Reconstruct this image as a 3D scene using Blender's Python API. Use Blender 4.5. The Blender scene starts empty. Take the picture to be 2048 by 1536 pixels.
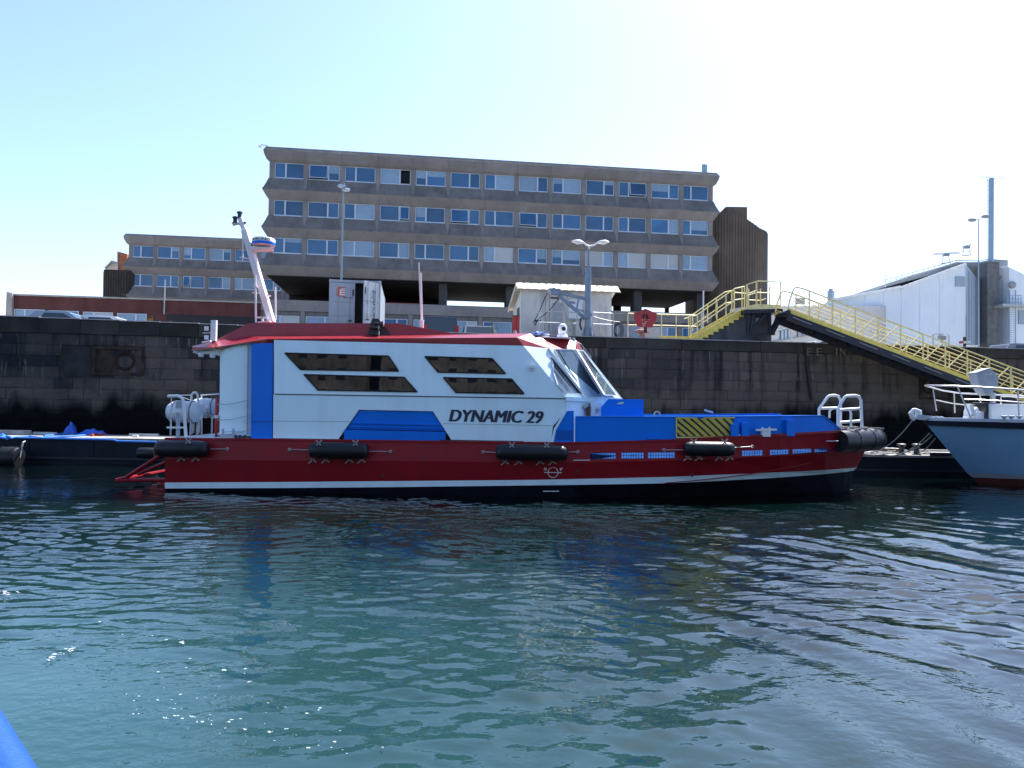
import bpy, bmesh, math, random
import numpy as np
from mathutils import Vector, Matrix
random.seed(7); np.random.seed(7)
R = math.radians
sc = bpy.context.scene
COL = sc.collection

# ------------------------------------------------------------------ camera, sky, sun, exposure
F_PX, CX, CY = 1500.0, 1024.0, 768.0          # focal length and centre, in pixels of the 2048x1536 photograph
EYE = Vector((0.0, 0.0, 2.5))
PITCH, ROLL = math.atan(42.0 / 1500.0), 0.016
cam_d = bpy.data.cameras.new('camera')
cam_d.sensor_width = 36.0
cam_d.lens = 36.0 * F_PX / 2048.0
cam_d.clip_start, cam_d.clip_end = 0.1, 6000.0
cam = bpy.data.objects.new('camera', cam_d); COL.objects.link(cam)
CAMR = Matrix.Rotation(R(90) + PITCH, 3, 'X') @ Matrix.Rotation(ROLL, 3, 'Z')
cam.matrix_world = Matrix.Translation(EYE) @ CAMR.to_4x4()
sc.camera = cam

SUN_AZ, SUN_EL = R(34.0), R(55.0)               # azimuth from +Y towards +X
wd = bpy.data.worlds.new('World'); sc.world = wd; wd.use_nodes = True
wn = wd.node_tree
bgn = wn.nodes['Background']
sky = wn.nodes.new('ShaderNodeTexSky'); sky.sky_type = 'NISHITA'; sky.sun_disc = False
sky.sun_elevation = SUN_EL; sky.sun_rotation = SUN_AZ
sky.air_density = 1.0; sky.dust_density = 1.0; sky.ozone_density = 4.5
wb = wn.nodes.new('ShaderNodeMix'); wb.data_type = 'RGBA'; wb.blend_type = 'MULTIPLY'; wb.inputs[0].default_value = 1.0
wb.inputs[7].default_value = (0.99, 0.95, 0.98, 1)      # the camera's cool white balance
wn.links.new(sky.outputs[0], wb.inputs[6]); wn.links.new(wb.outputs[2], bgn.inputs[0]); bgn.inputs[1].default_value = 0.135
sl = bpy.data.lights.new('sun', 'SUN'); sl.energy = 4.8; sl.angle = R(0.53); sl.color = (1.0, 0.98, 0.94)
so = bpy.data.objects.new('sun', sl); COL.objects.link(so)
sdir = Vector((math.sin(SUN_AZ) * math.cos(SUN_EL), math.cos(SUN_AZ) * math.cos(SUN_EL), math.sin(SUN_EL)))
so.rotation_euler = sdir.to_track_quat('Z', 'Y').to_euler(); so.location = (20, -10, 60)
vs = sc.view_settings
vs.view_transform = 'Standard'; vs.look = 'None'; vs.gamma = 1.0; vs.use_curve_mapping = False
vs.exposure = 1.25
sc.cycles.max_bounces = 8; sc.cycles.diffuse_bounces = 3; sc.cycles.glossy_bounces = 4
sc.cycles.transmission_bounces = 4; sc.cycles.caustics_reflective = False; sc.cycles.caustics_refractive = False
sc.cycles.sample_clamp_indirect = 6.0

# ------------------------------------------------------------------ survey helpers: where a sighted ray meets a real plane
def ray(px, py):
    return CAMR @ Vector(((px - CX) / F_PX, -(py - CY) / F_PX, -1.0))
def A(px, py, Y):                                   # on the vertical plane y = Y
    d = ray(px, py); return EYE + d * ((Y - EYE.y) / d.y)
def AZ(px, py, z):                                  # on the level z
    d = ray(px, py); return EYE + d * ((z - EYE.z) / d.z)
def PL(px, py, p0, n):                              # on any plane
    d = ray(px, py); n = Vector(n); return EYE + d * ((Vector(p0) - EYE).dot(n) / d.dot(n))
def project(p):
    q = CAMR.transposed() @ (Vector(p) - EYE)
    return CX + F_PX * q.x / -q.z, CY - F_PX * q.y / -q.z

# ------------------------------------------------------------------ materials
MATS = {}
def nodes_of(m):
    m.use_nodes = True
    nt = m.node_tree
    return nt, nt.nodes['Principled BSDF']
def mat(name, col, rough=0.5, metal=0.0, var=0.12, scale=1.5, streak=0.0, streak_col=None, bump=0.0, bscale=30.0, ior=1.5,
        rust=0.0, coat=0.0, objrand=0.0, vstretch=6.0, scuff=0.0):
    """paint, concrete, metal ...: base colour with broad blotches, vertical weather streaks, rust specks and fine relief"""
    if name in MATS: return MATS[name]
    if rough > 0.72 and ior == 1.5: ior = 1.22
    m = bpy.data.materials.new(name); MATS[name] = m
    nt, b = nodes_of(m); N, L = nt.nodes, nt.links
    b.inputs['Roughness'].default_value = rough; b.inputs['Metallic'].default_value = metal; b.inputs['IOR'].default_value = ior
    if coat: b.inputs['Coat Weight'].default_value = coat; b.inputs['Coat Roughness'].default_value = 0.08
    geo = N.new('ShaderNodeNewGeometry')
    def noise(sc_, detail=4, stretch=None, rough_=0.55):
        n = N.new('ShaderNodeTexNoise'); n.inputs['Scale'].default_value = sc_; n.inputs['Detail'].default_value = detail
        n.inputs['Roughness'].default_value = rough_
        if stretch:
            mp = N.new('ShaderNodeMapping'); mp.inputs['Scale'].default_value = stretch
            L.new(geo.outputs['Position'], mp.inputs['Vector']); L.new(mp.outputs[0], n.inputs['Vector'])
        else: L.new(geo.outputs['Position'], n.inputs['Vector'])
        return n
    def ramp(src, lo, hi):
        r = N.new('ShaderNodeMapRange'); r.inputs[1].default_value = lo; r.inputs[2].default_value = hi
        L.new(src, r.inputs[0]); return r.outputs[0]
    def mix(fac, a, c, blend='MIX'):
        x = N.new('ShaderNodeMix'); x.data_type = 'RGBA'; x.blend_type = blend
        if isinstance(fac, float): x.inputs[0].default_value = fac
        else: L.new(fac, x.inputs[0])
        for i, s in ((6, a), (7, c)):
            if isinstance(s, tuple): x.inputs[i].default_value = (*s, 1)
            else: L.new(s, x.inputs[i])
        return x.outputs[2]
    n1 = noise(scale)
    dark = tuple(c * (1 - var) for c in col); lite = tuple(min(1, c * (1 + var)) for c in col)
    c = mix(ramp(n1.outputs[0], 0.3, 0.7), dark, lite)
    if streak:
        n2 = noise(2.2, 5, (1.0, 1.0, 1.0 / vstretch))
        f = N.new('ShaderNodeMath'); f.operation = 'MULTIPLY'; f.inputs[1].default_value = streak
        L.new(ramp(n2.outputs[0], 0.48, 0.72), f.inputs[0])
        c = mix(f.outputs[0], c, streak_col or tuple(k * 0.45 for k in col))
    if rust:
        n3 = noise(9.0, 6)
        f = N.new('ShaderNodeMath'); f.operation = 'MULTIPLY'; f.inputs[1].default_value = rust
        L.new(ramp(n3.outputs[0], 0.58, 0.7), f.inputs[0])
        c = mix(f.outputs[0], c, (0.11, 0.045, 0.02))
    if scuff:
        n4 = noise(3.0, 7, (0.7, 1.0, 4.5), 0.7)
        f = N.new('ShaderNodeMath'); f.operation = 'MULTIPLY'; f.inputs[1].default_value = scuff
        L.new(ramp(n4.outputs[0], 0.60, 0.72), f.inputs[0])
        c = mix(f.outputs[0], c, tuple(k * 0.6 + 0.05 for k in col))
    if objrand:
        oi = N.new('ShaderNodeObjectInfo'); 
        r = N.new('ShaderNodeMapRange'); r.inputs[3].default_value = 1 - objrand; r.inputs[4].default_value = 1 + objrand
        L.new(oi.outputs['Random'], r.inputs[0])
        hs = N.new('ShaderNodeHueSaturation'); L.new(c, hs.inputs['Color']); L.new(r.outputs[0], hs.inputs['Value']); c = hs.outputs[0]
    L.new(c, b.inputs['Base Color'])
    nr = noise(scale * 3)
    r = N.new('ShaderNodeMapRange'); r.inputs[3].default_value = max(0.02, rough - 0.08); r.inputs[4].default_value = min(1, rough + 0.1)
    L.new(nr.outputs[0], r.inputs[0]); L.new(r.outputs[0], b.inputs['Roughness'])
    if bump:
        nb = noise(bscale, 5)
        bp = N.new('ShaderNodeBump'); bp.inputs['Strength'].default_value = bump; bp.inputs['Distance'].default_value = 0.02
        L.new(nb.outputs[0], bp.inputs['Height']); L.new(bp.outputs[0], b.inputs['Normal'])
    return m
def glassmat(name, col, ior=1.7, rough=0.02, wobble=0.0):
    if name in MATS: return MATS[name]
    m = bpy.data.materials.new(name); MATS[name] = m
    nt, b = nodes_of(m); N, L = nt.nodes, nt.links
    b.inputs['Base Color'].default_value = (*col, 1); b.inputs['Roughness'].default_value = rough; b.inputs['IOR'].default_value = ior
    if wobble:
        n = N.new('ShaderNodeTexNoise'); n.inputs['Scale'].default_value = 1.6; n.inputs['Detail'].default_value = 1
        g = N.new('ShaderNodeNewGeometry'); L.new(g.outputs['Position'], n.inputs['Vector'])
        bp = N.new('ShaderNodeBump'); bp.inputs['Strength'].default_value = wobble; bp.inputs['Distance'].default_value = 0.05
        L.new(n.outputs[0], bp.inputs['Height']); L.new(bp.outputs[0], b.inputs['Normal'])
    return m

RED = mat('red_paint', (0.25, 0.007, 0.014), 0.36, var=0.10, scale=0.9, bump=0.12, bscale=1.7, ior=1.33, streak=0.35, streak_col=(0.11, 0.012, 0.014), rust=0.10, vstretch=5, scuff=0.45)
DECKRED = mat('deck_red_paint', (0.28, 0.022, 0.030), 0.24, var=0.12, scale=2.0, bump=0.05, bscale=40)
BLUE = mat('blue_paint', (0.001, 0.175, 0.70), 0.36, var=0.06, scale=0.9, bump=0.03, bscale=2.0, ior=1.3, streak=0.12, scuff=0.25)
WHITE = mat('white_paint', (0.74, 0.91, 0.95), 0.30, var=0.03, scale=0.8, bump=0.04, bscale=1.8, ior=1.4, streak=0.22, streak_col=(0.50, 0.52, 0.48), scuff=0.12, vstretch=8)
WHITE2 = mat('white_metal', (0.78, 0.78, 0.77), 0.42, var=0.05, scale=6)
NAVY = mat('antifouling', (0.006, 0.008, 0.014), 0.6, ior=1.2, var=0.3, scale=2, bump=0.2)
BLACK = mat('black_rubber', (0.010, 0.011, 0.014), 0.42, ior=1.4, var=0.3, scale=4, bump=0.25, bscale=14)
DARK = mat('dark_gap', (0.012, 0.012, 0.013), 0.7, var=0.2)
BLACKM = mat('black_metal', (0.02, 0.021, 0.024), 0.4, var=0.25, scale=5)
BOATGLASS = glassmat('tinted_glass', (0.007, 0.007, 0.008), 1.5, 0.012, 0.018)
SCREEN = glassmat('windscreen_glass', (0.10, 0.15, 0.19), 1.75, 0.015, 0.03)
ROPE = mat('pale_rope', (0.36, 0.345, 0.32), 0.85, var=0.2, scale=40, bump=0.6, bscale=120)
BLUEROPE = mat('blue_rope', (0.03, 0.19, 0.62), 0.7, var=0.35, scale=25, bump=0.6, bscale=90)
YELLOW = mat('yellow_paint', (0.76, 0.58, 0.11), 0.5, var=0.14, scale=4, rust=0.35, streak=0.15)
PALEYEL = mat('faded_yellow_paint', (0.80, 0.68, 0.30), 0.5, var=0.14, scale=4, rust=0.25)
GALV = mat('galvanised_steel', (0.44, 0.45, 0.46), 0.48, metal=0.25, var=0.12, scale=6)
CRANE = mat('grey_blue_paint', (0.19, 0.25, 0.31), 0.5, var=0.12, scale=3, rust=0.2)
STEELBLK = mat('dark_steel', (0.010, 0.013, 0.024), 0.6, var=0.25, scale=3, rust=0.35)
CONC = mat('facade_concrete', (0.225, 0.208, 0.197), 0.85, var=0.14, scale=0.7, streak=0.45, streak_col=(0.15, 0.138, 0.128), bump=0.3, bscale=9, objrand=0.06, vstretch=4)
CONCD = mat('sooty_concrete', (0.162, 0.154, 0.148), 0.85, var=0.22, scale=0.8, streak=0.5, streak_col=(0.085, 0.082, 0.080), bump=0.3, bscale=9, objrand=0.08, vstretch=3)
CONCL = mat('pale_concrete', (0.36, 0.33, 0.30), 0.85, var=0.15, scale=1.5, streak=0.35, bump=0.3, bscale=12)
QUAYTOP = mat('quay_paving', (0.36, 0.34, 0.31), 0.9, var=0.2, scale=0.6, bump=0.3)
ABUT = mat('abutment_concrete', (0.10, 0.105, 0.115), 0.85, var=0.3, scale=0.9, streak=0.6, streak_col=(0.035, 0.037, 0.042), bump=0.4, bscale=8)
ALU = mat('window_frame_white', (0.50, 0.56, 0.62), 0.4, var=0.05, scale=2)
BRICKRED = mat('red_render', (0.115, 0.046, 0.042), 0.85, var=0.18, scale=0.8, streak=0.35, bump=0.3, bscale=12)
RIBBED = mat('ribbed_concrete', (0.155, 0.122, 0.098), 0.9, var=0.18, scale=0.5, streak=0.4, bump=0.3, bscale=7, vstretch=10)
CREAM = mat('stained_render', (0.70, 0.66, 0.58), 0.85, var=0.12, scale=0.9, streak=0.7, streak_col=(0.20, 0.18, 0.16), bump=0.2, bscale=10, vstretch=5)
ROOFWHITE = mat('white_roof_tile', (0.60, 0.54, 0.43), 0.7, var=0.1, scale=3)
SHEDWALL = mat('white_cladding', (0.72, 0.78, 0.82), 0.6, var=0.05, scale=0.2, streak=0.15)
SHEDSIDE = mat('grey_cladding', (0.30, 0.37, 0.44), 0.6, var=0.06, scale=0.2)
ROOFGREY = mat('grey_roof_sheet', (0.26, 0.27, 0.28), 0.7, var=0.15, scale=0.5)
PALEWALL = mat('pale_wall', (0.50, 0.49, 0.47), 0.8, var=0.08, scale=0.4, streak=0.15)
CONTGREY = mat('container_grey', (0.36, 0.40, 0.45), 0.5, var=0.08, scale=1.4, rust=0.12, streak=0.25)
ORANGE = mat('orange_red_print', (0.55, 0.07, 0.02), 0.5, var=0.05)
INK = mat('dark_lettering', (0.018, 0.026, 0.050), 0.4, var=0.05)
WMARK = mat('white_marking', (0.74, 0.74, 0.72), 0.5, var=0.08)
REDSIGN = mat('faded_red_paint', (0.42, 0.035, 0.035), 0.5, var=0.15, scale=5)
GREYHULL = mat('grey_hull_paint', (0.19, 0.37, 0.55), 0.4, var=0.07, scale=0.8, bump=0.05, bscale=2, streak=0.12)
LIGHTGREY = mat('light_grey_paint', (0.42, 0.47, 0.52), 0.45, var=0.06, scale=2)
CANVAS = mat('grey_canvas', (0.40, 0.43, 0.46), 0.85, var=0.1, scale=5, bump=0.7, bscale=9)
OXIDE = mat('red_antifouling', (0.10, 0.028, 0.022), 0.6, var=0.25, scale=2)
BROWN = mat('brown_timber', (0.14, 0.075, 0.04), 0.8, var=0.25, scale=8, bump=0.3)
GREYWOOD = mat('weathered_timber', (0.40, 0.37, 0.33), 0.85, var=0.2, scale=5, bump=0.4)
PONTOON = mat('pontoon_steel', (0.012, 0.016, 0.024), 0.6, ior=1.25, var=0.35, scale=1.2, rust=0.3, streak=0.4)
PONTTOP = mat('pontoon_deck', (0.30, 0.29, 0.27), 0.85, var=0.3, scale=2, bump=0.5)
RUST = mat('rusty_iron', (0.10, 0.045, 0.028), 0.8, var=0.35, scale=7, bump=0.5)
TARP = mat('blue_tarpaulin', (0.02, 0.10, 0.50), 0.55, var=0.2, scale=8, bump=0.8, bscale=12)
WEED = mat('dry_weed', (0.30, 0.22, 0.07), 0.9, var=0.3, scale=20)
LEAF = mat('green_leaf', (0.08, 0.12, 0.05), 0.8, var=0.4, scale=30)
RAFT = mat('raft_canister_white', (0.66, 0.70, 0.74), 0.4, var=0.08, scale=5)
WRAP = mat('silver_wrap', (0.50, 0.52, 0.55), 0.3, metal=0.3, var=0.2, scale=8, bump=1.0, bscale=14)
SKYBLUE = mat('blue_steel_mast', (0.24, 0.34, 0.44), 0.5, var=0.08, scale=1)
WINDOWGL = mat('office_glass', (0.030, 0.105, 0.225), 0.05, var=0.25, scale=0.5, objrand=0.35, ior=1.55)
BLIND = mat('pulled_blind', (0.21, 0.31, 0.42), 0.25, var=0.06, scale=0.7, objrand=0.12)
BLINDW = mat('white_blind', (0.40, 0.42, 0.43), 0.35, var=0.05, scale=0.7, objrand=0.1)
CARBLUE = mat('car_blue_grey', (0.16, 0.22, 0.30), 0.25, var=0.03, coat=0.6)
CARWHITE = mat('car_white', (0.72, 0.73, 0.74), 0.25, var=0.03, coat=0.6)
CARNAVY = mat('van_navy', (0.010, 0.020, 0.050), 0.3, var=0.05, coat=0.5)
CARGREY = mat('car_grey', (0.12, 0.14, 0.17), 0.25, var=0.03, coat=0.6)
CARGLASS = glassmat('car_glass', (0.02, 0.03, 0.04), 1.6, 0.02)
TAIL = mat('red_lens', (0.45, 0.01, 0.01), 0.2, var=0.03)
LAMPW = mat('lamp_glass', (0.75, 0.77, 0.8), 0.15, var=0.03)
GUNBLUE = mat('bright_blue_rubber', (0.006, 0.065, 0.42), 0.45, var=0.05, scale=5, bump=0.25, bscale=60)

# ------------------------------------------------------------------ mesh builder
ROOTM = {}
class MB:
    def __init__(s): s.v = []; s.f = []
    def face(s, pts):
        i = len(s.v); s.v += [Vector(p) for p in pts]; s.f.append(list(range(i, i + len(pts)))); return s
    def box(s, c, size, rot=None):
        c = Vector(c); hx, hy, hz = (k / 2 for k in size)
        i = len(s.v)
        for x in (-hx, hx):
            for y in (-hy, hy):
                for z in (-hz, hz):
                    p = Vector((x, y, z))
                    if rot is not None: p = rot @ p
                    s.v.append(c + p)
        s.f += [[i + k for k in q] for q in ((0, 1, 3, 2), (4, 6, 7, 5), (0, 4, 5, 1), (2, 3, 7, 6), (0, 2, 6, 4), (1, 5, 7, 3))]
        return s
    def bb(s, lo, hi):
        return s.box([(a + b) / 2 for a, b in zip(lo, hi)], [abs(b - a) for a, b in zip(lo, hi)])
    def bar(s, a, b, w, h=None, up=(0, 0, 1)):
        a, b = Vector(a), Vector(b); h = h or w; d = b - a; L = d.length
        if L < 1e-6: return s
        x = d / L; u = Vector(up)
        if abs(x.dot(u)) > 0.98: u = Vector((0, 1, 0))
        y = u.cross(x).normalized(); z = x.cross(y)
        return s.box((a + b) / 2, (L, w, h), Matrix((x, y, z)).transposed())
    def tube(s, path, r, n=8, cap=True, closed=False):
        P = [Vector(p) for p in path]; m = len(P); rr = r if isinstance(r, (list, tuple)) else [r] * m
        base = len(s.v); prev = None
        for k in range(m):
            a = P[k - 1] if (k > 0 or closed) else P[0]
            b = P[(k + 1) % m] if (k < m - 1 or closed) else P[-1]
            t = (b - a).normalized()
            if prev is None:
                u = Vector((0, 0, 1)) if abs(t.z) < 0.9 else Vector((0, 1, 0))
                u = (u - t * u.dot(t)).normalized()
            else: u = (prev - t * prev.dot(t)).normalized()
            prev = u; w = t.cross(u)
            for j in range(n):
                an = 2 * math.pi * j / n
                s.v.append(P[k] + (u * math.cos(an) + w * math.sin(an)) * rr[k])
        for k in range(m if closed else m - 1):
            k2 = (k + 1) % m
            for j in range(n):
                j2 = (j + 1) % n
                s.f.append([base + k * n + j, base + k * n + j2, base + k2 * n + j2, base + k2 * n + j])
        if cap and not closed:
            s.f.append([base + j for j in range(n)][::-1]); s.f.append([base + (m - 1) * n + j for j in range(n)])
        return s
    def prism(s, poly, depth):
        """a polygon pushed along the vector depth"""
        d = Vector(depth); n = len(poly); i = len(s.v)
        P = [Vector(p) for p in poly]
        s.v += P + [p + d for p in P]
        s.f.append([i + k for k in range(n)]); s.f.append([i + n + k for k in range(n)][::-1])
        for k in range(n):
            k2 = (k + 1) % n; s.f.append([i + k2, i + k, i + n + k, i + n + k2])
        return s
    def lathe(s, prof, c, n=16, axis='Z'):
        """prof: (radius, height) pairs"""
        c = Vector(c); base = len(s.v)
        for r, h in prof:
            for j in range(n):
                a = 2 * math.pi * j / n; x, y = r * math.cos(a), r * math.sin(a)
                s.v.append(c + (Vector((x, y, h)) if axis == 'Z' else Vector((h, x, y)) if axis == 'X' else Vector((x, h, y))))
        for k in range(len(prof) - 1):
            for j in range(n):
                j2 = (j + 1) % n
                s.f.append([base + k * n + j, base + k * n + j2, base + (k + 1) * n + j2, base + (k + 1) * n + j])
        s.f.append([base + j for j in range(n)][::-1]); s.f.append([base + (len(prof) - 1) * n + j for j in range(n)])
        return s
    def grid(s, rows):
        """rows of equal length point lists"""
        base = len(s.v); n = len(rows[0])
        for r in rows: s.v += [Vector(p) for p in r]
        for a in range(len(rows) - 1):
            for b in range(n - 1):
                s.f.append([base + a * n + b, base + a * n + b + 1, base + (a + 1) * n + b + 1, base + (a + 1) * n + b])
        return s
    def mesh(s, name, inv=None):
        me = bpy.data.meshes.new(name)
        vv = [inv @ p for p in s.v] if inv is not None else s.v
        me.from_pydata([tuple(p) for p in vv], [], s.f)
        bm = bmesh.new(); bm.from_mesh(me)
        bmesh.ops.remove_doubles(bm, verts=bm.verts, dist=1e-5)
        bmesh.ops.recalc_face_normals(bm, faces=bm.faces); bm.to_mesh(me); bm.free()
        return me
    def build(s, name, m, parent=None, local=False, smooth=False, label=None):
        inv = None
        if parent is not None and not local:
            inv = ROOTM.get(parent.name, Matrix.Identity(4)).inverted()
        me = s.mesh(name, inv); me.materials.append(m)
        if smooth:
            me.polygons.foreach_set('use_smooth', [True] * len(me.polygons))
            me.set_sharp_from_angle(angle=R(38))
        return link(name, me, parent, label)
def link(name, me, parent=None, label=None):
    o = bpy.data.objects.new(name, me); COL.objects.link(o)
    if parent is not None:
        o.parent = parent
        ROOTM[o.name] = ROOTM.get(parent.name, Matrix.Identity(4))
    if label: o['label'] = label
    return o
def tag(o, label=None, cat=None, group=None, kind=None):
    if label: o['label'] = label
    if cat: o['category'] = cat
    if group: o['group'] = group
    if kind: o['kind'] = kind
    return o
def thing(name, loc, label, cat, group=None, rz=0.0):
    o = bpy.data.objects.new(name, None); COL.objects.link(o)
    o.location = loc; o.rotation_euler = (0, 0, rz); o.empty_display_size = 0.2
    ROOTM[o.name] = Matrix.Translation(Vector(loc)) @ Matrix.Rotation(rz, 4, 'Z')
    return tag(o, label, cat, group)
def copy_tree(o, parent=None):
    c = o.copy(); COL.objects.link(c)
    if parent is not None: c.parent = parent
    for ch in list(o.children): copy_tree(ch, c)
    return c
def lerp(a, b, t): return a + (b - a) * t
def arc(a, b, sag, n=10):
    a, b = Vector(a), Vector(b)
    return [a.lerp(b, k / n) - Vector((0, 0, sag * 4 * (k / n) * (1 - k / n))) for k in range(n + 1)]
def text_mesh(mb, string, p, xd, zd, width, height, shear=0.0, bold=0.0, thick=0.004):
    """flat lettering: p lower-left corner, xd and zd unit directions"""
    cu = bpy.data.curves.new('lettering', 'FONT'); cu.body = string; cu.shear = shear; cu.offset = bold; cu.resolution_u = 3
    cu.extrude = 0.01
    ob = bpy.data.objects.new('lettering', cu); COL.objects.link(ob)
    dg = bpy.context.evaluated_depsgraph_get(); me = bpy.data.meshes.new_from_object(ob.evaluated_get(dg))
    bpy.data.objects.remove(ob); bpy.data.curves.remove(cu)
    V = [v.co.copy() for v in me.vertices]
    x0, x1 = min(v.x for v in V), max(v.x for v in V); y0, y1 = min(v.y for v in V), max(v.y for v in V)
    xd, zd = Vector(xd), Vector(zd); nd = xd.cross(zd)
    base = len(mb.v)
    for v in V:
        mb.v.append(Vector(p) + xd * ((v.x - x0) / (x1 - x0) * width) + zd * ((v.y - y0) / (y1 - y0) * height) + nd * (v.z / 0.01 * thick / 2))
    for f in me.polygons: mb.f.append([base + i for i in f.vertices])
    bpy.data.meshes.remove(me)
    return mb

# ================================================================== THE SETTING
# ------------------------------------------------------------------ water
def make_water():
    xs = np.concatenate([np.linspace(-900, -40, 18)[:-1], np.linspace(-40, -17, 60)[:-1], np.arange(-17, 17, 0.058),
                         np.linspace(17, 40, 60)[1:], np.linspace(40, 900, 18)[1:]])
    ys = np.concatenate([np.linspace(-900, -20, 16)[:-1], np.linspace(-20, 2.6, 40)[:-1], np.arange(2.6, 12, 0.036),
                         np.arange(12, 24, 0.07), np.linspace(24, 34, 50)[1:], np.linspace(34, 60, 10)[1:]])
    X, Y = np.meshgrid(xs, ys)
    rng = np.random.RandomState(11)
    def lowfreq(seed, lam):
        r = np.random.RandomState(seed); s = np.zeros_like(X)
        for _ in range(9):
            a = r.uniform(0, 2 * np.pi); k = 2 * np.pi / (lam * r.uniform(0.6, 1.6))
            s += np.cos(k * (np.cos(a) * X + np.sin(a) * Y) + r.uniform(0, 6.28))
        return s / 3.0
    wx = X + 0.35 * lowfreq(1, 6.0); wy = Y + 0.35 * lowfreq(2, 6.0)        # warped coordinates: no straight endless crests
    H = np.zeros_like(X)
    # open ripples, mostly running along the harbour
    calm = 1 / (1 + np.exp(-(X + 4.2 + 0.35 * (Y - 5.5)) * 1.1))              # calmer, churned water near the camera on the left
    far_left = np.exp(-((X + 8.5) / 5) ** 2 - ((Y - 13.5) / 4.0) ** 2)
    patch = np.clip(0.62 + 0.38 * lowfreq(3, 5.0), 0.15, 1.3)
    for _ in range(90):
        lam = np.exp(rng.uniform(np.log(0.17), np.log(1.3)))
        a = rng.normal(np.pi / 2, 0.7); k = 2 * np.pi / lam
        amp = 0.0020 * lam ** 0.95
        H += amp * (0.30 + 0.70 * calm) * patch * np.cos(k * (np.cos(a) * wx + np.sin(a) * wy) + rng.uniform(0, 6.28))
    for _ in range(40):                                                      # close steep ripples left of the stern
        lam = rng.uniform(0.2, 0.6); a = rng.normal(np.pi / 2, 0.35); k = 2 * np.pi / lam
        H += 0.0062 * lam * far_left * np.cos(k * (np.cos(a) * wx + np.sin(a) * wy) + rng.uniform(0, 6.28))
    mid = np.exp(-((X - 0.3) / 4.5) ** 2 - ((Y - 9.5) / 5.0) ** 2) + 0.35 * far_left
    gust = np.clip(0.45 + 0.6 * lowfreq(40, 2.2), 0.0, 1.5)
    for _ in range(70):                                                      # cat's-paws: short dense wavelets in the middle
        lam = np.exp(rng.uniform(np.log(0.11), np.log(0.42))); a = rng.normal(np.pi / 2 - 0.15, 0.6); k = 2 * np.pi / lam
        H += 0.0034 * lam * mid * gust * np.cos(k * (np.cos(a) * wx + np.sin(a) * wy) + rng.uniform(0, 6.28))
    # wake of a passing launch: long crests fanning in from the right
    env = 1 / (1 + np.exp(-(X - 0.8 - 0.10 * (Y - 8)) * 1.1)) / (1 + np.exp((Y - 16.0) * 0.9))
    for _ in range(14):
        lam = rng.uniform(0.62, 1.25); a = rng.normal(0.62, 0.12); k = 2 * np.pi / lam
        H += 0.0052 * lam * env * np.clip(0.55 + 0.5 * lowfreq(20 + _, 3.0), 0.1, 1.4) * np.cos(k * (np.cos(a) * wx + np.sin(a) * wy) + rng.uniform(0, 6.28))
    for _ in range(10):                                                      # second train in the middle, rising to the right
        lam = rng.uniform(0.5, 1.1); a = rng.normal(1.95, 0.14); k = 2 * np.pi / lam
        e2 = np.exp(-((X - 0.5) / 3.5) ** 2 - ((Y - 6.0) / 3.5) ** 2)
        H += 0.0020 * lam * e2 * np.cos(k * (np.cos(a) * wx + np.sin(a) * wy) + rng.uniform(0, 6.28))
    for _ in range(8):                                                       # slow swell
        lam = rng.uniform(2.0, 5.0); a = rng.uniform(0, 6.28); k = 2 * np.pi / lam
        H += 0.0013 * lam ** 0.6 * np.cos(k * (np.cos(a) * X + np.sin(a) * Y) + rng.uniform(0, 6.28))
    fade = np.clip((60 - np.abs(X)) / 30, 0, 1) * np.clip((Y + 20) / 15, 0, 1) * np.clip((60 - Y) / 20, 0, 1)
    H *= fade
    ny, nx = X.shape
    co = np.stack([X, Y, H], -1).reshape(-1, 3).astype(np.float32)
    i = np.arange(ny * nx).reshape(ny, nx)
    q = np.stack([i[:-1, :-1], i[:-1, 1:], i[1:, 1:], i[1:, :-1]], -1).reshape(-1, 4)
    me = bpy.data.meshes.new('water')
    me.vertices.add(len(co)); me.vertices.foreach_set('co', co.ravel())
    me.loops.add(q.size); me.loops.foreach_set('vertex_index', q.ravel().astype(np.int32))
    me.polygons.add(len(q)); me.polygons.foreach_set('loop_start', np.arange(0, q.size, 4, dtype=np.int32))
    me.polygons.foreach_set('loop_total', np.full(len(q), 4, dtype=np.int32))
    me.update(); me.validate()
    me.polygons.foreach_set('use_smooth', [True] * len(me.polygons))
    m = bpy.data.materials.new('harbour_water'); nt, b = nodes_of(m); N, L = nt.nodes, nt.links
    g = N.new('ShaderNodeNewGeometry')
    n = N.new('ShaderNodeTexNoise'); n.inputs['Scale'].default_value = 0.16; n.inputs['Detail'].default_value = 4
    L.new(g.outputs['Position'], n.inputs['Vector'])
    # milky churned water spreads from the launch's wash at lower left
    vm = N.new('ShaderNodeVectorMath'); vm.operation = 'DISTANCE'; vm.inputs[1].default_value = (-5.5, 4.0, 0)
    L.new(g.outputs['Position'], vm.inputs[0])
    mr = N.new('ShaderNodeMapRange'); mr.inputs[1].default_value = 10.0; mr.inputs[2].default_value = 0.5
    L.new(vm.outputs['Value'], mr.inputs[0])
    ad = N.new('ShaderNodeMath'); ad.operation = 'MULTIPLY_ADD'; ad.inputs[1].default_value = 0.8; ad.inputs[2].default_value = -0.40
    L.new(n.outputs[0], ad.inputs[0])
    a2 = N.new('ShaderNodeMath'); a2.operation = 'ADD'; a2.use_clamp = True
    L.new(ad.outputs[0], a2.inputs[0]); L.new(mr.outputs[0], a2.inputs[1])
    mx = N.new('ShaderNodeMix'); mx.data_type = 'RGBA'
    mx.inputs[6].default_value = (0.0016, 0.0085, 0.0072, 1); mx.inputs[7].default_value = (0.018, 0.066, 0.068, 1)
    L.new(a2.outputs[0], mx.inputs[0])
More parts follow.
